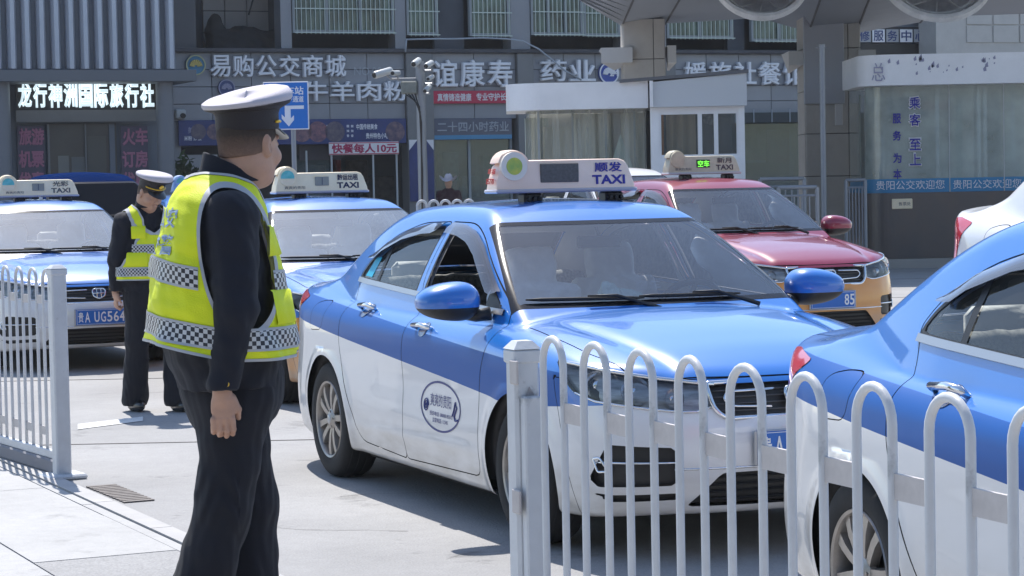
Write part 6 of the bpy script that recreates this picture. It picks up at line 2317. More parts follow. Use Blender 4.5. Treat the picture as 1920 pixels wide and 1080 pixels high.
ue = on_front_plane(366, 143, OFF)[0]
q = MB(); z1 = ztop(160, 153, OFF); q.box(u0, ue, -OFF - 0.12, 0.0, z1, zf, b=.01); q.build('fascia_ledge', mat('ledge_slate', (0.13, 0.14, 0.155), rough=0.6), C2.o)
# recessed shop front below
q = MB(); q.box(u0, u1, -0.6, -0.45, 0, z1 - .001); q.build('recess_wall', M_SLATD, C2.o)
for px0, px1 in ((299, 331), (-30, 26)):
    a, c, _, _ = C2.rect(px0, 160, px1, 380, OFF - .1)
    q = MB(); q.cyl(((a + c) / 2, -OFF + .1 + (c - a) / 2, 0), ((a + c) / 2, -OFF + .1 + (c - a) / 2, z1 - .003), (c - a) / 2, n=28); q.build('column', mat('column_paint', (0.17, 0.18, 0.20), rough=0.5, var=0.1, vscale=1), C2.o, smooth=40)
a, c, zb_, zt_ = C2.rect(30, 152, 292, 206, 1.0)
q = MB(); q.box(a, c, -1.0, -0.95, zb_, zt_); q.build('sign_panel', M_BLACK, C2.o)
a, c, zb_, zt_ = C2.rect(30, 206, 292, 228, 1.0)
q = MB(); q.box(a, c, -1.0, -0.95, zb_, zt_ - .003); q.build('lintel', M_PIL, C2.o)
LT = letters('agency_letters', 'lit white characters 龙行神洲国际旅行社 on the dark board at the left', '龙行神洲国际旅行社', 32, 153, 290, 202, m=M_LITB, off=1.03, ext=0.02, bold=0.035)
for (px0, px1, t1, t2) in ((34, 84, '旅游', '机票'), (228, 278, '火车', '订房')):
    P_ = Front('window_poster_board', 'pink lettered poster on the agency window, %s of the doorway' % ('left' if px0 == 34 else 'right'), 'poster')
    a, c, zb_, zt_ = P_.rect(px0, 236, px1, 375, .75)
    q = MB(); q.box(a, c, -.75, -.74, 0.3, zt_); q.build('sheet', mat('poster_sheet', (0.10, 0.085, 0.12), rough=0.7), P_.o)
    for k, (t, y0) in enumerate(((t1, 240), (t2, 282), ('优惠', 322))):
        P_.text('lettering', t, px0 + 1, y0, px1 - 1, y0 + 33, .756, mat('poster_ink', (0.42, 0.17, 0.25), rough=0.7), bold=0.04)
a, c, zb_, zt_ = C2.rect(92, 232, 220, 380, .7)
q = MB(); q.box(a, c, -0.68, -0.62, 0.0, zt_); q.build('door_glass', mat('door_inside', (0.085, 0.08, 0.07), rough=0.3, var=0.3, vscale=1.5), C2.o)
for px, w in ((90, 4), (160, 3), (206, 10)):
    a, c, _, _ = C2.rect(px, 232, px + w, 380, .72); q = MB(); q.box(a, c, -.74, -.681, 0, zt_); q.build('door_frame', M_SLATD if w > 5 else M_PIL, C2.o)
for px0, px1, py0, col in ((110, 130, 292, (0.22, 0.22, 0.2)), (135, 160, 294, (0.16, 0.165, 0.16)), (165, 200, 255, (0.12, 0.115, 0.10))):
    a, c, z0, zt2 = C2.rect(px0, py0, px1, 380, .70); q = MB(); q.box(a, c, -.70, -.685, 0.02 if py0 > 280 else 1.2, zt2); q.build('notice', mat('notice_%d' % px0, col, rough=0.8), C2.o)

# ---------------- the dark unit and signboard at the far right
D1 = Front('sign_board', 'white tiled signboard 维修服务中心 above the right-hand booth', 'sign')
D1.box('panel', 1580, 50, 1765, 80, 0.30, 0.40, mat('board_dark', (0.03, 0.03, 0.035), rough=0.6))
for i, ch in enumerate('维修服务中心'):
    x0 = 1584 + i * 26
    D1.box('letter_tile', x0, 55, x0 + 23, 79, 0.405, 0.42, M_LETS if i % 2 else M_LETW)
    D1.text('character', ch, x0 + 2, 57, x0 + 21, 77, 0.425, M_SIGNB, bold=0.02)
D1.text('number_lettering', '5', 1742, 52, 1754, 74, 0.42, M_LETW, bold=0.03)
D1.box('lower_band', 1575, 82, 1790, 104, 0.25, 0.38, M_BLACK)
B.box('dark_recess', 1565, 104, 1760, 420, 0.05, 0.16, mat('recess_black', (0.03, 0.032, 0.036), rough=0.7), z=(0, None))
B.box('stone_pier', 1755, 0, 1990, 110, 0.40, 1.2, M_BEIGE2, z=(3.2, 9))
for k in range(3):
    for j in range(3):
        x0 = 1812 + k * 50
        B.box('stone_panel', x0 + 1, -20 + j * 34, x0 + 48, 12 + j * 34, 1.2, 1.235, M_BEIGE2, b=.01)

# ================================================================== canopy on columns
# tiled stone column (left one, behind the curved booth) and clad column (right one)
def column(name, label, px0, px1, pyt, Y, pybot=None, kind=0):
    pA = at(px0, pyt, Y); pB = at(px1, pyt, Y)
    w = pB.x - pA.x; zt_ = 4.62
    o = empty(name, ((pA.x + pB.x) / 2, Y + w / 2, 0), 0.0, label, 'column', 'columns carrying the canopy')
    q = MB(); q.box(-w / 2 + .02, w / 2 - .02, -w / 2 + .02, w / 2 - .02, 0, zt_); q.build('core', M_TJ, o)
    rows = 6; hh = zt_ / rows
    cuts = [-w / 2, w / 2 - w * .27, w / 2] if kind == 0 else [-w / 2, -w / 2 + w * .34, -w / 2 + w * .78, w / 2]
    for r in range(rows):
        for k in range(len(cuts) - 1):
            q = MB(); q.box(cuts[k] + .006, cuts[k + 1] - .006, -w / 2 - .015, -w / 2 + .02, r * hh + .006, (r + 1) * hh - .006, b=.008)
            q.build('stone_slab', M_BEIGE2, o)
        for sg in (-1, 1):
            q = MB(); q.box(min(sg * (w / 2 - .02), sg * (w / 2 + .012)), max(sg * (w / 2 - .02), sg * (w / 2 + .012)), -w / 2 + .022, w / 2, r * hh + .006, (r + 1) * hh - .006, b=.006)
            q.build('stone_slab', M_BEIGE2, o)
    return o, w
c1, w1 = column('canopy_column', 'beige stone column rising behind the curved white booth', 1168, 1246, 60, 44.0)
c2, w2 = column('canopy_column', 'tall stone and steel column between the booths, behind the red taxi', 1508, 1612, 60, 41.5, kind=1)
# steel cladding and cross arm of the right column
q = MB(); q.box(-w2 / 2 - .03, w2 / 2 - w2 * .30, -w2 / 2 - .10, -w2 / 2 - .03, at(1560, 195, 41.5).z, 4.6, b=.01); q.build('steel_cladding', M_CLADG, c2)
def arm(o, cx, x0, x1, z0, z1, t, m, drop=0.12):
    q = MB()
    d = 0.55
    V = [(x0, -d, z0 + .10), (x1, -d, z0 + .10), (x1, -d, z1), (x0, -d, z1), (x0 + drop, d, z0), (x1 - drop, d, z0), (x1, d, z1), (x0, d, z1)]
    q.add(V, [(3, 2, 1, 0), (4, 5, 6, 7), (0, 1, 5, 4), (1, 2, 6, 5), (2, 3, 7, 6), (3, 0, 4, 7)])
    q.build('bracket_box', m, o)
M_BRK = mat('bracket_grey', (0.60, 0.60, 0.60), rough=0.6, var=0.06, vscale=2)
sc = 41.5 / FPX
arm(c2, 0, (1478 - 1560) * sc, (1507 - 1560) * sc - .02, at(1500, 132, 41.5).z, at(1500, 96, 41.5).z, 0, M_BRK)
arm(c2, 0, (1606 - 1560) * sc + .02, (1622 - 1560) * sc + .18, at(1600, 132, 41.5).z, at(1600, 94, 41.5).z, 0, M_BRK)
sc = 44 / FPX
arm(c1, 0, (1126 - 1207) * sc, (1200 - 1207) * sc - w1 * .2, at(1150, 128, 44).z, at(1150, 90, 44).z, 0, M_BRK, .3)
arm(c1, 0, (1248 - 1207) * sc + .02, (1266 - 1207) * sc, at(1257, 128, 44).z, at(1257, 86, 44).z, 0, M_BRK, .06)
# note box on the right column
q = MB(); x = (1570 - 1560) * 41.5 / FPX; z = at(1570, 215, 41.5).z
q.box(x - .07, x + .07, -w2 / 2 - .07, -w2 / 2 - .016, z - .2, z + .2, b=.01); q.build('meter_box', M_BRK, c2)
# roof slab: a folded soffit, lowest over the columns
cn = empty('station_canopy', (0, 0, 0), 0, 'large dark grey station canopy with round roof openings over the booths', 'canopy')
def soff(px, py, Y): v = at(px, py, Y); return (v.x, v.y, v.z)
P_ = [soff(1085, 0, 37.0), soff(1166, 49, 44.5), soff(1248, 44, 45.5), soff(1425, 34, 46.5), soff(1516, 60, 42.0), soff(1605, 62, 42.5), soff(1725, 42, 46.0), soff(1800, 30, 47.0), soff(2100, 20, 47.0)]
Q_ = [(p[0] * 0.85 + 0.4, 35.2, 5.0 + 0.08 * (i % 2)) for i, p in enumerate(P_)]
Q_[0] = (0.6, 34.6, 5.1)
n = len(P_)
m_ = 14
rows = []
for r in range(m_ + 1):
    t = r / m_
    rows += [tuple(P_[i][k] * (1 - t) + Q_[i][k] * t for k in range(3)) for i in range(n)]
top = [(x, y, z + 0.7) for x, y, z in rows]
F_ = [(r * n + i, r * n + i + 1, (r + 1) * n + i + 1, (r + 1) * n + i) for r in range(m_) for i in range(n - 1)]
k0 = len(rows)
F_ += [tuple(k0 + v for v in f[::-1]) for f in F_]
edge = [i for i in range(n)]
for i in range(n - 1):
    F_.append((i + 1, i, k0 + i, k0 + i + 1)); a = m_ * n
    F_.append((a + i, a + i + 1, k0 + a + i + 1, k0 + a + i))
for r in range(m_):
    F_.append((r * n, (r + 1) * n, k0 + (r + 1) * n, k0 + r * n)); F_.append(((r + 1) * n + n - 1, r * n + n - 1, k0 + r * n + n - 1, k0 + (r + 1) * n + n - 1))
q = MB(); q.add(rows + top, F_); q.build('soffit', M_CANO, cn)
# soffit panel joints as proud slim ribs
q = MB()
for i in range(1, n - 1):
    q.tube([tuple(np.array(P_[i]) + (0, 0, -.008)), tuple(np.array(Q_[i]) + (0, 0, -.008))], 0.02, 5)
q.build('soffit_joint', M_TJ, cn)
# hanging round openings
M_RING = mat('ring_white', (0.85, 0.85, 0.84), rough=0.6, var=0.35, vscale=3)
for (px, py, Y, rp, lab) in ((1427, -42, 38.0, 88, 'left'), (1757, -52, 38.0, 104, 'right')):
    c_ = at(px, py, Y); R_ = rp * Y / FPX
    o = empty('roof_light_ring', (c_.x, c_.y, c_.z), 0, 'round white-rimmed roof light hanging from the canopy, the %s-hand one' % lab, 'roof light', 'round roof lights in the canopy')
    q = MB(); q.rev([(R_, 0.0), (R_ * 1.03, 0.10), (R_ * .93, 0.22), (R_ * .86, .20), (R_ * .88, .08), (R_ * .93, .0), (R_, 0.0)], 48, axis='y'); q.build('rim', M_RING, o, smooth=40)
    q = MB(); q.rev([(R_ * .80, .12), (R_ * .82, .18), (R_ * .74, .34), (R_ * .70, .30), (R_ * .76, .14), (R_ * .80, .12)], 48, axis='y'); q.build('inner_rim', M_RING, o, smooth=40)
    q = MB(); q.rev([(R_ * .84, .30), (R_ * .55, .62), (0, .75)], 32, axis='y'); q.build('dome', mat('dome_glass_grey', (0.88, 0.88, 0.90), rough=0.35, var=0.5, vscale=3), o, smooth=True)
    q = MB()
    for k in range(10):
        a = 2 * math.pi * k / 10 + .2
        q.tube([(R_ * .90 * math.cos(a), .12, R_ * .90 * math.sin(a)), (R_ * .3 * math.cos(a + .25), .45, R_ * .3 * math.sin(a + .25))], .014, 5)
    q.build('ribs', M_RING, o)
    o.rotation_euler = (rad(-32), 0, 0)

# ================================================================== booths
# curved white booth (centre)
Y1 = 38.0; s1 = Y1 / FPX
K1 = empty('ticket_booth', (at(1215, 330, Y1).x, Y1, 0), 0, 'white ticket booth with a rounded roof band behind the main taxi sign', 'booth')
ox = K1.location.x
def kx(px, Y=Y1): return at(px, 250, Y).x - ox
zt1 = at(1080, 156, Y1).z; zb1_ = at(1080, 206, Y1).z
def arc_pts(x0, x1, y0, r, n=14):
    """plan outline: straight front with a rounded left corner"""
    pts = [(x0, y0 + r + 1.6)]
    for t in np.linspace(math.pi, 1.5 * math.pi, n):
        pts.append((x0 + r + r * math.cos(t), y0 + r + r * math.sin(t)))
    pts.append((x1, y0))
    return pts
xL, xR = kx(950), kx(1214)
pl_ = arc_pts(xL, xR, -0.35, 0.55)
q = MB(); q.prism(pl_ + [(xR, 2.2)], zb1_, zt1, axis='z'); q.build('roof_band', M_WHITE, K1)
q = MB(); gp = arc_pts(xL + .32, xR - .02, 0.0, 0.5)
nn = len(gp); Vg = [(x, y, z) for z in (0.95, zb1_ - .002) for x, y in gp]
q.add(Vg, [(i, i + 1, nn + i + 1, nn + i) for i in range(nn - 1)]); q.build('curved_glass', M_BVEIL, K1, smooth=True)
q = MB(); q.prism(arc_pts(xL + .30, xR - .02, -0.02, 0.52) + [(xR - .02, 2.0)], 0.0, 0.95, axis='z'); q.build('plinth', M_STONE, K1)
for px in (1010, 1074, 1136, 1190):
    x = kx(px); q = MB(); q.box(x - .018, x + .018, 0.01, 0.05, .95, zb1_ - .003); q.build('glazing_bar', M_WINF, K1)
# inside: curtains, hanging cloth, board
def curtain(parent, x0, x1, y, z0, z1, m, amp=.05, wl=.16, name='curtain'):
    n = max(8, int((x1 - x0) / .03)); q = MB()
    xs = np.linspace(x0, x1, n); ys = y + amp * np.sin(xs * 6.28 / wl) + .02 * np.sin(xs * 17)
    V = [(x, yy, z) for z in (z0, (z0 + z1) / 2, z1) for x, yy in zip(xs, ys)]
    q.add(V, [(r * n + i, r * n + i + 1, (r + 1) * n + i + 1, (r + 1) * n + i) for r in range(2) for i in range(n - 1)])
    return q.build(name, m, parent, smooth=True)
curtain(K1, kx(985), kx(1030), .9, .95, zb1_ - .1, mat('curtain_grey', (0.50, 0.56, 0.50), rough=.9), .04)
q = MB(); q.box(kx(1018), kx(1074), 0.8, 0.84, 1.0, at(1050, 235, Y1).z); q.build('notice_board', mat('board_cream', (0.42, 0.38, 0.30), rough=.8), K1)
curtain(K1, kx(1076), kx(1150), .7, .95, zb1_ - .05, mat('curtain_sand', (0.62, 0.59, 0.50), rough=.9), .06)
curtain(K1, kx(1168), kx(1212), .6, .95, zb1_ - .05, mat('curtain_sand', (0.62, 0.59, 0.50), rough=.9), .05)
q = MB(); a = kx(1166); zc = at(1166, 250, Y1).z
q.add([(a, .5, zc), (a + .22, .5, zc - .62), (a - .02, .45, zc - .72), (a - .2, .5, zc - .6)], [(0, 1, 2), (0, 2, 3)]); q.build('hanging_cloth', mat('cloth_mint', (0.55, 0.68, 0.62), rough=.8), K1)
q = MB(); q.box(xL + .4, xR - .05, 2.1, 2.15, 0, zb1_); q.build('back_wall', mat('booth_inside', (0.42, 0.40, 0.36), rough=.8, var=.3, vscale=1), K1)
# side hut with sloping grey gable board and white sliding windows
zg0 = at(1220, 156, Y1).z; zg1 = at(1396, 139, Y1).z; zgb = at(1300, 201, Y1).z
q = MB(); x0, x1 = kx(1218), kx(1396)
q.prism([(x0, zgb), (x1, zgb), (x1, zg1), (x0, zg0)], -0.45, 1.8, axis='y'); q.build('gable_board', M_WHITE2, K1)
q = MB(); q.prism([(x0 - .5, zg0 + .0), (x1 + .03, zg1 + .0), (x1 + .03, zg1 + .06), (x0 - .5, zg0 + .05)], -0.5, 1.9, axis='y'); q.build('roof_sheet', mat('roof_sheet_grey', (0.13, 0.135, 0.15), rough=.6), K1)
q = MB(); q.box(kx(1216), kx(1222), -.52, -.46, zgb, zg0 + .02); q.build('downpipe', M_WHITE, K1)
zw0 = at(1300, 290, Y1).z
q = MB()
q.box(x0, kx(1234), -.30, -.18, 0, zgb - .002)
q.box(kx(1382), kx(1393), -.30, -.18, 0, zgb - .002)
q.box(kx(1234), kx(1382), -.30, -.18, 0, zw0 - .06)
q.box(kx(1234), kx(1382), -.30, -.18, at(1300, 208, Y1).z, zgb - .002)
q.build('front_wall', M_WHITE, K1)
for px0, px1 in ((1234, 1310), (1310, 1340), (1340, 1382)):
    a, c = kx(px0), kx(px1); zt_ = at(1300, 208, Y1).z; f = .035
    q = MB(); q.box(a, c, -.27, -.21, zw0 - .06, zw0); q.box(a, c, -.27, -.21, zt_ - .06, zt_); q.box(a, a + f, -.27, -.21, zw0, zt_ - .06); q.box(c - f, c, -.27, -.21, zw0, zt_ - .06)
    w = q.build('window', M_WHITE, K1)
    q = MB(); q.box(a + f, c - f, -.245, -.24, zw0, zt_ - .06); q.build('pane', glass('hut_glass', (.9, .92, .9), .03, 1.0, haze=.08), w)
curtain(K1, kx(1252), kx(1308), .3, 1.0, zgb, mat('curtain_brown', (0.55, 0.45, 0.33), rough=.9), .05)
q = MB(); q.box(kx(1238), kx(1246), .2, .3, 1.0, zgb); q.build('orange_cloth', mat('cloth_orange', (0.45, 0.16, 0.03), rough=.8), K1)
q = MB(); a = kx(1316); q.add([(a, -.1, at(0, 222, Y1).z), (a + .12, -.1, at(0, 225, Y1).z), (a + .20, -.1, at(0, 262, Y1).z), (a + .02, -.1, at(0, 258, Y1).z)], [(0, 1, 2, 3)]); q.build('hanging_jacket', mat('jacket_check', (0.35, 0.35, 0.37), rough=.8, var=.9, vscale=16), K1)
q = MB(); q.box(kx(1345), kx(1378), .4, .8, .9, at(0, 245, Y1).z, b=.03); q.build('stacked_boxes', M_DARKIN, K1)
q = MB(); q.box(x0, kx(1393), 1.7, 1.75, 0, zgb); q.build('hut_back', M_DARKIN, K1)

# right booth
Y2 = 38.0
K2 = empty('service_booth', (at(1612, 330, Y2).x, Y2, 0), 0, 'glazed service booth with white roof band and dark stone base at the right', 'booth')
ox = K2.location.x
zt2 = at(1760, 103, Y2).z; zb2 = at(1760, 160, Y2).z; zg2 = at(1760, 360, Y2).z; zg3 = at(1760, 334, Y2).z
xL = kx(1608, Y2); xR = kx(1608, Y2) + 4.6
pl_ = arc_pts(xL, xR, -0.45, 0.50)
q = MB(); q.prism(pl_ + [(xR, 3.0)], zb2, zt2, axis='z'); q.build('roof_band', M_WHITE, K2)
q = MB(); rr3 = random.Random(2)
for k in range(26):
    x = kx(1640) + rr3.uniform(0, 1.9) ; z = rr3.uniform(zb2 + .12, zt2 - .1); w = rr3.uniform(.01, .05)
    q.add([(x, -.4535, z), (x + w, -.4535, z + .01), (x + w * .8, -.4535, z + w * 2.2), (x - .01, -.4535, z + w)], [(0, 1, 2, 3)])
for px in (1650, 1720, 1768):
    V, F = text_vf('总' if px == 1650 else ('站' if px == 1720 else '公'), .30, 0.0)
    pass
q.build('torn_film', M_PURP, K2)
text_obj('faded_character', '总', M_PURP, K2, (kx(1640), -.4538, (zb2 + zt2) / 2 - .03), (1, 0, 0), (0, 0, 1), width=.22, height=.30, bold=-.01)
xg = xL + .16
M_BVEIL2 = glass('booth_glass_veiled', (0.86, 0.92, 0.88), 0.03, 1.3, haze=0.34, hazecol=(0.80, 0.90, 0.84))  # pale haze put in for reflections and light inside the booth
gp = arc_pts(xg, xR - .1, -0.08, 0.42)
nn = len(gp); q = MB(); q.add([(x, y, z) for z in (zg2, zb2 - .002) for x, y in gp], [(i, i + 1, nn + i + 1, nn + i) for i in range(nn - 1)]); q.build('curved_glass', M_BVEIL2, K2, smooth=True)
gp2 = arc_pts(xg - .006, xR - .1, -0.086, 0.426)
q = MB(); q.add([(x, y, z) for z in (zg2, zg3) for x, y in gp2], [(i, i + 1, nn + i + 1, nn + i) for i in range(nn - 1)]); q.build('blue_band', mat('band_cyan', (0.03, 0.22, 0.42), rough=.4), K2, smooth=True)
q = MB(); q.prism(arc_pts(xg - .05, xR - .08, -0.14, 0.45) + [(xR - .08, 2.6)], 0.16, zg2 - .002, axis='z'); q.build('plinth', M_STONE, K2)
q = MB(); q.prism(arc_pts(xg - .12, xR, -0.30, 0.45) + [(xR, 2.8)], 0.0, .155, axis='z'); q.build('plinth_step', mat('step_stone', (0.36, 0.34, 0.31), rough=.8, var=.1, vscale=2), K2)
for px in (1646, 1760, 1838, 1850, 1902):
    x = kx(px, Y2); q = MB(); q.box(x - .03, x + .03, .10, .16, zg2, zb2 - .01); q.build('frame_streak_bar', M_WHITE, K2)  # some of these pale bars are put in as bright reflection streaks
for px in (1778, 1880):
    x = kx(px, Y2); q = MB(); q.box(x - .008, x + .008, -.094, -.088, zg2, zb2 - .003); q.build('glass_joint', M_CAMW, K2)
def k2text(t, px0, py0, px1, py1, m, bold=.02, y=-.0935):
    x0, x1 = kx(px0, Y2), kx(px1, Y2); z1 = at((px0 + px1) / 2, py0, Y2).z; z0 = at((px0 + px1) / 2, py1, Y2).z
    text_obj('lettering', t, m, K2, ((x0 + x1) / 2, y, (z0 + z1) / 2), (1, 0, 0), (0, 0, 1), width=x1 - x0, height=z1 - z0, bold=bold)
for ch, py in zip('乘客至上', (182, 214, 260, 288)):
    k2text(ch, 1703, py, 1724, py + 22, mat('ink_royal', (0.02, 0.02, 0.30), rough=.5), .02, y=-.118)
    k2text(ch, 1701, py - 2, 1726, py + 24, M_BANW, .06, y=-.1)
for ch, py in zip('服务为本', (213, 245, 287, 317)):
    k2text(ch, 1672, py, 1688, py + 19, MATS['ink_royal'], .025, y=-.10)
k2text('贵阳公交欢迎您', 1640, 338, 1768, 355, M_BANW, .0)
k2text('贵阳公交欢迎您', 1784, 336, 1912, 353, M_BANW, .0)
q = MB(); x = kx(1687, Y2); z = at(1687, 382, Y2).z; q.box(x - .17, x + .17, -.165, -.142, z - .085, z + .085, b=.01); q.build('notice_plate', M_CREAM, K2)
text_obj('notice_lettering', '售票处', M_INKK, K2, (x + .04, -.167, z), (1, 0, 0), (0, 0, 1), width=.2, height=.06)
# inside
for px0, px1, y, m in ((1625, 1642, .8, 'curtain_grey'), (1806, 1822, .8, 'curtain_grey'), (1846, 1905, .9, 'curtain_pale')):
    curtain(K2, kx(px0, Y2), kx(px1, Y2), y, zg2, zb2 - .1, MATS[m], .05)
q = MB(); q.box(xg + .2, xR - .2, 2.4, 2.45, zg2, zb2); q.build('back_wall', mat('booth_back', (0.55, 0.57, 0.53), rough=.8, var=.3, vscale=1), K2)
q = MB(); q.box(kx(1700, Y2), kx(1776, Y2), 1.6, 1.9, at(1740, 215, Y2).z, at(1740, 175, Y2).z, b=.02); q.build('wall_unit', mat('unit_blue', (0.07, 0.13, 0.17), rough=.6), K2)
q = MB(); q.box(kx(1760, Y2), kx(1808, Y2), 1.4, 1.7, at(1780, 200, Y2).z, at(1780, 184, Y2).z); q.build('orange_box', mat('box_orange', (0.35, 0.13, 0.06), rough=.7), K2)
q = MB(); q.box(kx(1642, Y2), kx(1668, Y2), .5, .7, at(1655, 312, Y2).z, at(1655, 256, Y2).z, b=.02); q.build('switch_cabinet', M_WHITE2, K2)
q = MB(); q.cyl((kx(1652, Y2), .4, zg2), (kx(1652, Y2), .4, zb2), .035, n=10); q.build('inside_pipe', M_CAMW, K2)

# ================================================================== poles, signs, low railings
# blue direction sign
Ys = 33.0
sgp = at(551, 300, Ys)
SG = empty('direction_sign', (sgp.x, Ys, 0), 0, 'blue square direction sign with a white bent arrow on a grey pole', 'road sign')
q = MB(); q.cyl((0, .05, 0), (0, .05, at(549, 200, Ys).z), .035, n=14); q.build('pole', M_POLE, SG, smooth=40)
zs0, zs1 = at(550, 243, Ys).z, at(550, 153, Ys).z; xs0 = at(494, 200, Ys).x - sgp.x; xs1 = at(579, 200, Ys).x - sgp.x
q = MB(); q.box(xs0, xs1, -.015, .012, zs0, zs1, b=.006); pn = q.build('panel', M_LETW, SG)
q = MB(); q.box(xs0 + .015, xs1 - .015, -.019, -.0155, zs0 + .015, zs1 - .015); q.build('blue_field', mat('sign_sky_blue', (0.015, 0.17, 0.55), rough=.4), pn)
def sx(px): return at(px, 200, Ys).x - sgp.x
def sz(py): return at(550, py, Ys).z
text_obj('lettering', '车站', M_LETW, pn, (sx(553), -.0205, sz(170)), (1, 0, 0), (0, 0, 1), width=sx(570) - sx(536), height=sz(162) - sz(178), bold=.02)
text_obj('lettering', '地下通道', M_LETW, pn, (sx(549), -.0205, sz(186)), (1, 0, 0), (0, 0, 1), width=sx(570) - sx(528), height=sz(180) - sz(192), bold=.02)
q = MB(); q.add([(sx(a), -.0205, sz(b_)) for a, b_ in ((534, 198), (570, 198), (570, 204.5), (545, 204.5), (545, 222), (551, 216), (551, 225), (541, 237), (528, 222), (528, 214), (534, 220))], [tuple(range(10, -1, -1))]); q.build('arrow', M_LETW, pn)
# camera pole
Yc = 38.0
cp = at(793, 300, Yc)
CP = empty('camera_pole', (cp.x, Yc, 0), 0, 'grey pole crowded with surveillance cameras left of the word 谊康寿', 'camera pole')
def cx_(px, py=150): return at(px, py, Yc).x - cp.x
def cz_(py): return at(790, py, Yc).z
q = MB(); q.cyl((0, 0, 0), (cx_(787, 115), 0, cz_(115)), .085, .075, n=16); q.build('pole', M_POLE, CP, smooth=40)
q = MB(); q.box(cx_(752), cx_(782), -.12, .12, cz_(176), cz_(152), b=.02); q.build('equipment_box', mat('box_dull', (0.22, 0.24, 0.22), rough=.6, var=.4, vscale=12), CP)
def bullet(px0, py0, px1, py1, r, lab='bullet_camera'):
    a = Vector((cx_(px0, py0), -.30, cz_(py0))); c = Vector((cx_(px1, py1), -.05, cz_(py1)))
    d = (c - a).normalized()
    q = MB(); q.tube([a, a + d * .02, c - d * .02, c], [r * .9, r, r, r * .8], 14); h = q.build(lab, M_CAMW, CP, smooth=40)
    q = MB(); q.cyl(a - d * .004, a - d * .015, r * .7, n=12); q.build('lens', M_BLACK, h)
    q = MB(); q.tube([c - d * .1 + Vector((0, 0, -r)), c + Vector((0, 0, -r - .08)), (cx_(787), 0, c.z - r - .08)], .018, 6); q.build('bracket', M_POLE, h)
bullet(704, 141, 734, 131, .062)
bullet(738, 138, 748, 136, .045)
bullet(777, 122, 786, 113, .055)
bullet(800, 126, 810, 118, .05)
bullet(804, 150, 812, 144, .038)
bullet(798, 172, 806, 162, .042)
q = MB()
for k in range(4):
    q.tube([(cx_(760 + 6 * k), -.1, cz_(176)), (cx_(776 + 3 * k), -.15, cz_(188 + 4 * k)), (cx_(786 + k), -.11, cz_(200 + 10 * k)), (cx_(789 - k * .8), -.095, cz_(320 + 10 * k)), (cx_(791, 360), -.09, 0.8)], .011, 5)
q.build('loose_cables', M_BLACK, CP, smooth=True)
# slim pole in front of the right column
Yp = 37.0
pp = at(1545, 400, Yp)
PP = empty('slim_pole', (pp.x, Yp, 0), 0, 'slim pale pole standing before the stone column behind the red taxi', 'pole')
zt_ = at(1535, 86, Yp).z
q = MB(); q.cyl((0, 0, 0), (0, 0, zt_), .045, n=14); q.build('shaft', M_POLE, PP, smooth=40)
q = MB(); q.cyl((0, 0, zt_), (0, 0, zt_ + .02), .05, n=14); q.box(-.09, .09, -.02, .02, zt_ - .04, zt_ - .02); q.build('cap', M_POLE, PP)
q = MB(); q.cyl((0, 0, at(1540, 168, Yp).z), (0, 0, at(1540, 168, Yp).z + .03), .052, n=14); q.build('clamp', M_POLE, PP)


def low_rail(name, label, px0, px1, pyt, Y, kind='hoops', n=8, h=None):
    A = at(px0, pyt, Y); Bp = at(px1, pyt, Y)
    o = empty(name, (A.x, Y, 0), 0, label, 'railing')
    L = Bp.x - A.x; H = A.z
    q = MB(); hm = None
    if kind == 'hoops':
        p = L / n; r = p * .40
        pts = [(-r, 0, .05), (-r, 0, H - r)] + [(r * math.cos(t), 0, H - r + r * math.sin(t)) for t in np.linspace(math.pi, 0, 9)] + [(r, 0, .05)]
        for k in range(n):
            if hm is None:
                q.tube(pts, .02, 6); w = q.build('hoop', M_FENCE, o, smooth=True); hm = w.data
            else: w = link('hoop', hm, o)
            w.location = (p * (k + .5), 0, 0)
        q = MB(); q.box(0, L, -.015, .015, H * .6, H * .6 + .06); q.build('rail', M_FENCE, o)
    else:
        q.tube([(0, 0, H), (L, 0, H)], .03, 8); q.build('top_rail', M_POLE, o, smooth=True)
        for zz in (H - .12, .15):
            q = MB(); q.tube([(0, 0, zz), (L, 0, zz)], .018, 6); q.build('rail', M_POLE, o)
        q = MB(); q.tube([(0, 0, 0), (0, 0, H)], .03, 8)
        w = q.build('post', M_POLE, o)
        link('post', w.data, o).location = (L, 0, 0)
        q = MB(); q.tube([(0, 0, .15), (0, 0, H - .12)], .012, 5)
        hm = None
        for k in range(1, n):
            if hm is None: w = q.build('baluster', M_POLE, o); hm = w.data
            else: w = link('baluster', hm, o)
            w.location = (L * k / n, 0, 0)
    return o
low_rail('hoop_barrier', 'small white hoop barrier far behind the main taxi roof', 780, 890, 377, 30.0, n=5)
low_rail('steel_railing', 'grey steel railing beside the stone column, right of the white side hut', 1425, 1508, 336, 36.0, 'bars', 7)
low_rail('steel_railing', 'steel railing between the stone column and the service booth', 1586, 1622, 338, 37.2, 'bars', 6)
low_rail('steel_railing', 'grey steel railing right behind the red taxi windscreen', 1460, 1532, 352, 33.0, 'bars', 5)

# tall dark block across the street behind the viewer: what the paintwork mirrors
OB = empty('office_block', (0, -34, 0), 0, 'long office block across the street, behind the viewpoint', 'building')
q = MB(); q.box(-70, 70, -14, 0, 0, 17); q.build('wall', mat('office_wall', (0.10, 0.105, 0.11), rough=.8, var=.2, vscale=.3), OB)
q = MB()
for k in range(28):
    for j in range(4):
        q.box(-68 + k * 4.9, -68 + k * 4.9 + 3.2, 0.001, .06, 1.4 + j * 4.0, 3.9 + j * 4.0)
tag(q.build('windows', mat('office_glass', (0.03, 0.04, 0.05), rough=.1), OB), kind='stuff')
# ================================================================== cars
proto = make_car()


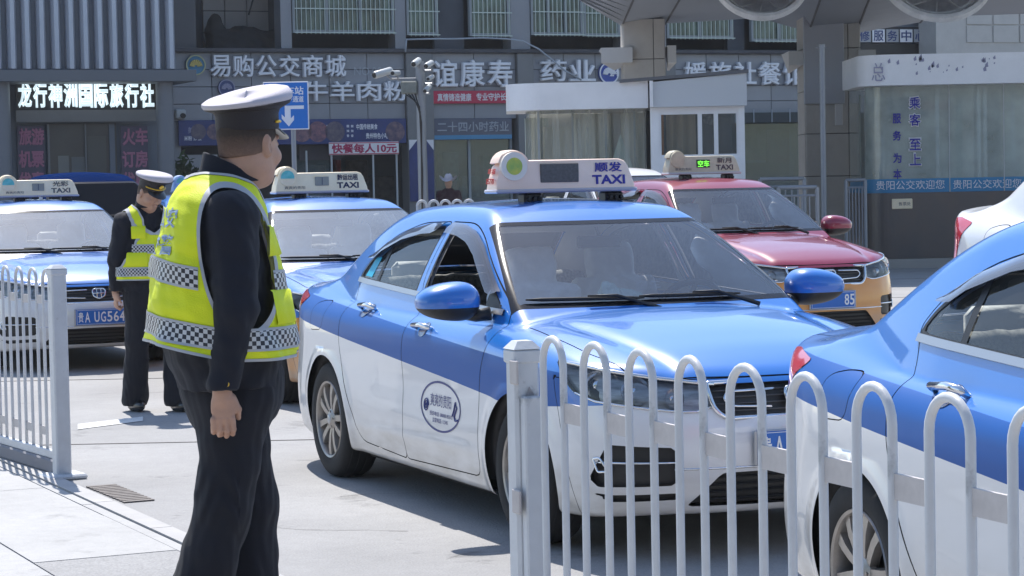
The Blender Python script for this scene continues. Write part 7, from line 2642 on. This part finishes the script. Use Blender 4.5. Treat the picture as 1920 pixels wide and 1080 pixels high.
def place(car, X, Y, yaw, label, cat='taxi', group='taxis waiting at the rank', sz=1.0, z=0.0):
    car.location = (X, Y, z)
    car.rotation_euler = (0, 0, -math.pi / 2 + yaw)
    car.scale = (1, 1, sz)
    tag(car, label, cat, group)
    return car


_re = {}


def repaint(root, mp):
    """swap paints on a copied car: parts get their own copy of the mesh with other materials"""
    def walk(o):
        if o.type == 'MESH':
            me = o.data
            if any(m and m.name in mp for m in me.materials):
                key = (me.name, tuple(sorted(mp.items())))
                if key not in _re:
                    m2 = me.copy()
                    for i, m in enumerate(m2.materials):
                        if m and m.name in mp:
                            m2.materials[i] = MATS[mp[m.name]]
                    _re[key] = m2
                o.data = _re[key]
        for c in o.children:
            walk(c)
    walk(root)
    return root


bare = proto
taxi_main = proto
others = [copy_tree(proto, skip=('window_sticker',)) for _ in range(8)]
for ch in list(taxi_main.children):      # its kerb-side front window is wound down
    if ch.name.split('.')[0] == 'front_window' and sum(v.co.y for v in ch.data.vertices) < 0:
        bpy.data.objects.remove(ch)
place(taxi_main, 0.8285, 10.309, 0.4027, 'blue and white taxi in the middle with the pink 顺发 lamp box')
oval_decal(taxi_main)
roof_sign(taxi_main, M_PINK, '顺发', M_INKB, 'main', M_GREEN, None, side_text=('幸福', '85778'))
plate(taxi_main, '贵A')
# small things seen through the main windscreen
q = MB()
text_obj('dash_display', '空车', M_BANW, taxi_main, (-0.58, 0.05, 1.085), (0, 1, 0), (-.2, 0, 1), width=0.13, height=0.05)
def bag(P):
    d = ell(P, (-0.56, -0.12, 1.02), (0.07, 0.13, 0.055))
    d = smin(d, ell(P, (-0.56, -0.17, 1.06), (0.04, 0.05, 0.05)), .02)
    return d + wr(P, 60, 0.006)
V, F, N = polygonize(bag, (-0.67, -.30, .93), (-.44, .06, 1.15), 0.011)
bg_o = link('plastic_bag', mesh_from('plastic_bag', V, F, M_BAG, True, N), None)
bg_o.location = taxi_main.location; bg_o.rotation_euler = taxi_main.rotation_euler
tag(bg_o, 'crumpled pale green plastic bag on the main taxi dashboard', 'bag')
q = MB(); q.box(-0.62, -0.48, -0.62, -0.42, 0.985, 0.999, b=.004)
pp_ = q.build('papers', M_BANW, None); pp_.location = taxi_main.location; pp_.rotation_euler = taxi_main.rotation_euler
tag(pp_, 'folded white papers on the main taxi dashboard, near the kerb-side pillar', 'papers')

t2 = place(others[0], 2.685, 4.98, 0.290, 'blue and white taxi cut off by the right edge, nearest the railing')
roof_sign(t2, M_CREAM, '顺发', M_INKB, 'main', M_GREEN, None)
t3 = place(repaint(others[1], {'paint_white': 'paint_amber', 'paint_dark_reflection': 'paint_blue', 'windscreen_glass': 'windscreen_glare'}), -0.96, 17.0, 0.40, 'blue and amber taxi with the 黔运出租 lamp box, right behind the near officer')
roof_sign(t3, M_CREAM, '黔运出租', M_INKK, 'small', M_TEAL, '爽爽的贵阳', z=1.535)
t4 = place(repaint(others[2], {'windscreen_glass': 'windscreen_glare'}), -3.97, 20.75, 0.42, 'blue and white taxi with the 光彩 lamp box behind the left railing')
roof_sign(t4, M_CREAM, '光彩', mat('ink_grey', (0.12, 0.12, 0.11), rough=.6), 'small', M_TEAL, '爽爽的贵阳', z=1.535)
plate(t4, '贵A UG564'.replace(' ', ''))
t5 = place(repaint(others[3], {'paint_white': 'paint_amber', 'paint_blue': 'paint_red', 'paint_dark_reflection': 'paint_red'}), 2.40, 20.57, 0.402, 'red and amber taxi with the green lit 新月 lamp box', sz=1.06)
roof_sign(t5, M_BEIGE, '新月', mat('ink_brown', (0.10, 0.07, 0.08), rough=.6), 'led', M_BEIGE, '爽爽的贵阳', led='空车', z=1.535)
plate(t5, '     85'[:7])
tk = {'paint_white': 'paint_dark_blue', 'paint_blue': 'paint_dark_blue', 'paint_dark_reflection': 'paint_dark_blue', 'windscreen_glass': 'limo_glass', 'side_glass': 'limo_glass', 'chrome': 'limo_glass'}
t6 = place(repaint(others[4], tk), -4.75, 27.4, 0.42, 'dark blue car parked behind the leftmost taxi', 'car', None, sz=1.20)
t7 = place(others[5], -3.45, 28.6, 0.42, 'blue taxi half hidden behind the bowed officer')
tw = {'paint_white': 'paint_white', 'paint_blue': 'paint_white', 'paint_dark_reflection': 'paint_white'}
t8 = place(repaint(others[6], tw), 2.0, 29.5, 0.42, 'white car mostly hidden behind the pink lamp box', 'car', None, sz=1.16)
t9 = place(repaint(others[7], tw), 5.02, 12.5, 0.40, 'white car cut off by the right edge, behind the nearest taxi', 'car', None, sz=1.30)
# blue lamp box of a hidden taxi
roof_sign(t7, mat('lamp_box_blue', (0.35, 0.50, 0.75), rough=.5), 'TAXI'[:0] or '出租', M_INKB, 'small', M_TEAL, None, z=1.535)

# ================================================================== people
def wx(px, Y): return (px - 960) * Y / FPX
near = empty('person', (-0.948, 7.4, 0), rad(12), 'officer in a chequered yellow vest standing nearest, back turned, watching the taxis', 'person', 'traffic officers in white caps')
make_officer(near, 1.0, head_yaw=0.72, head_pitch=0.03, back_text=[('公安', 1.50, 0.065), ('交警', 1.415, 0.065)], knee_back=0.5, foot_r=(-0.185, -0.10), foot_l=(0.045, 0.10))
far = empty('person', (wx(277, 16.3), 16.3, 0), rad(-62), 'officer in a yellow vest looking down beside the leftmost taxi', 'person', 'traffic officers in white caps')
make_officer(far, 0.90, head_yaw=0.35, head_pitch=0.50, h=0.009, hb=0.012, foot_r=(-0.06, -0.12), foot_l=(0.18, 0.15))
st = empty('person', (wx(845, 48), 48.0, 0), rad(80), 'person in dark maroon with a broad white hat before the pharmacy', 'person')
make_stroller(st)

# thin summer haze in the street
if True:
    hz = MB(); hz.box(-405, 405, -205, 605, -1.7, 18.5)
    hm = bpy.data.materials.new('street_haze'); hm.use_nodes = True
    N, L = nt(hm); N.remove(N['Principled BSDF'])
    pv_ = N.new('ShaderNodeVolumePrincipled'); pv_.inputs['Density'].default_value = 0.0005; pv_.inputs['Color'].default_value = (0.97, 0.98, 1.0, 1)
    L.new(pv_.outputs[0], N['Material Output'].inputs['Volume'])
    h_ = hz.build('haze', hm); tag(h_, kind='stuff')
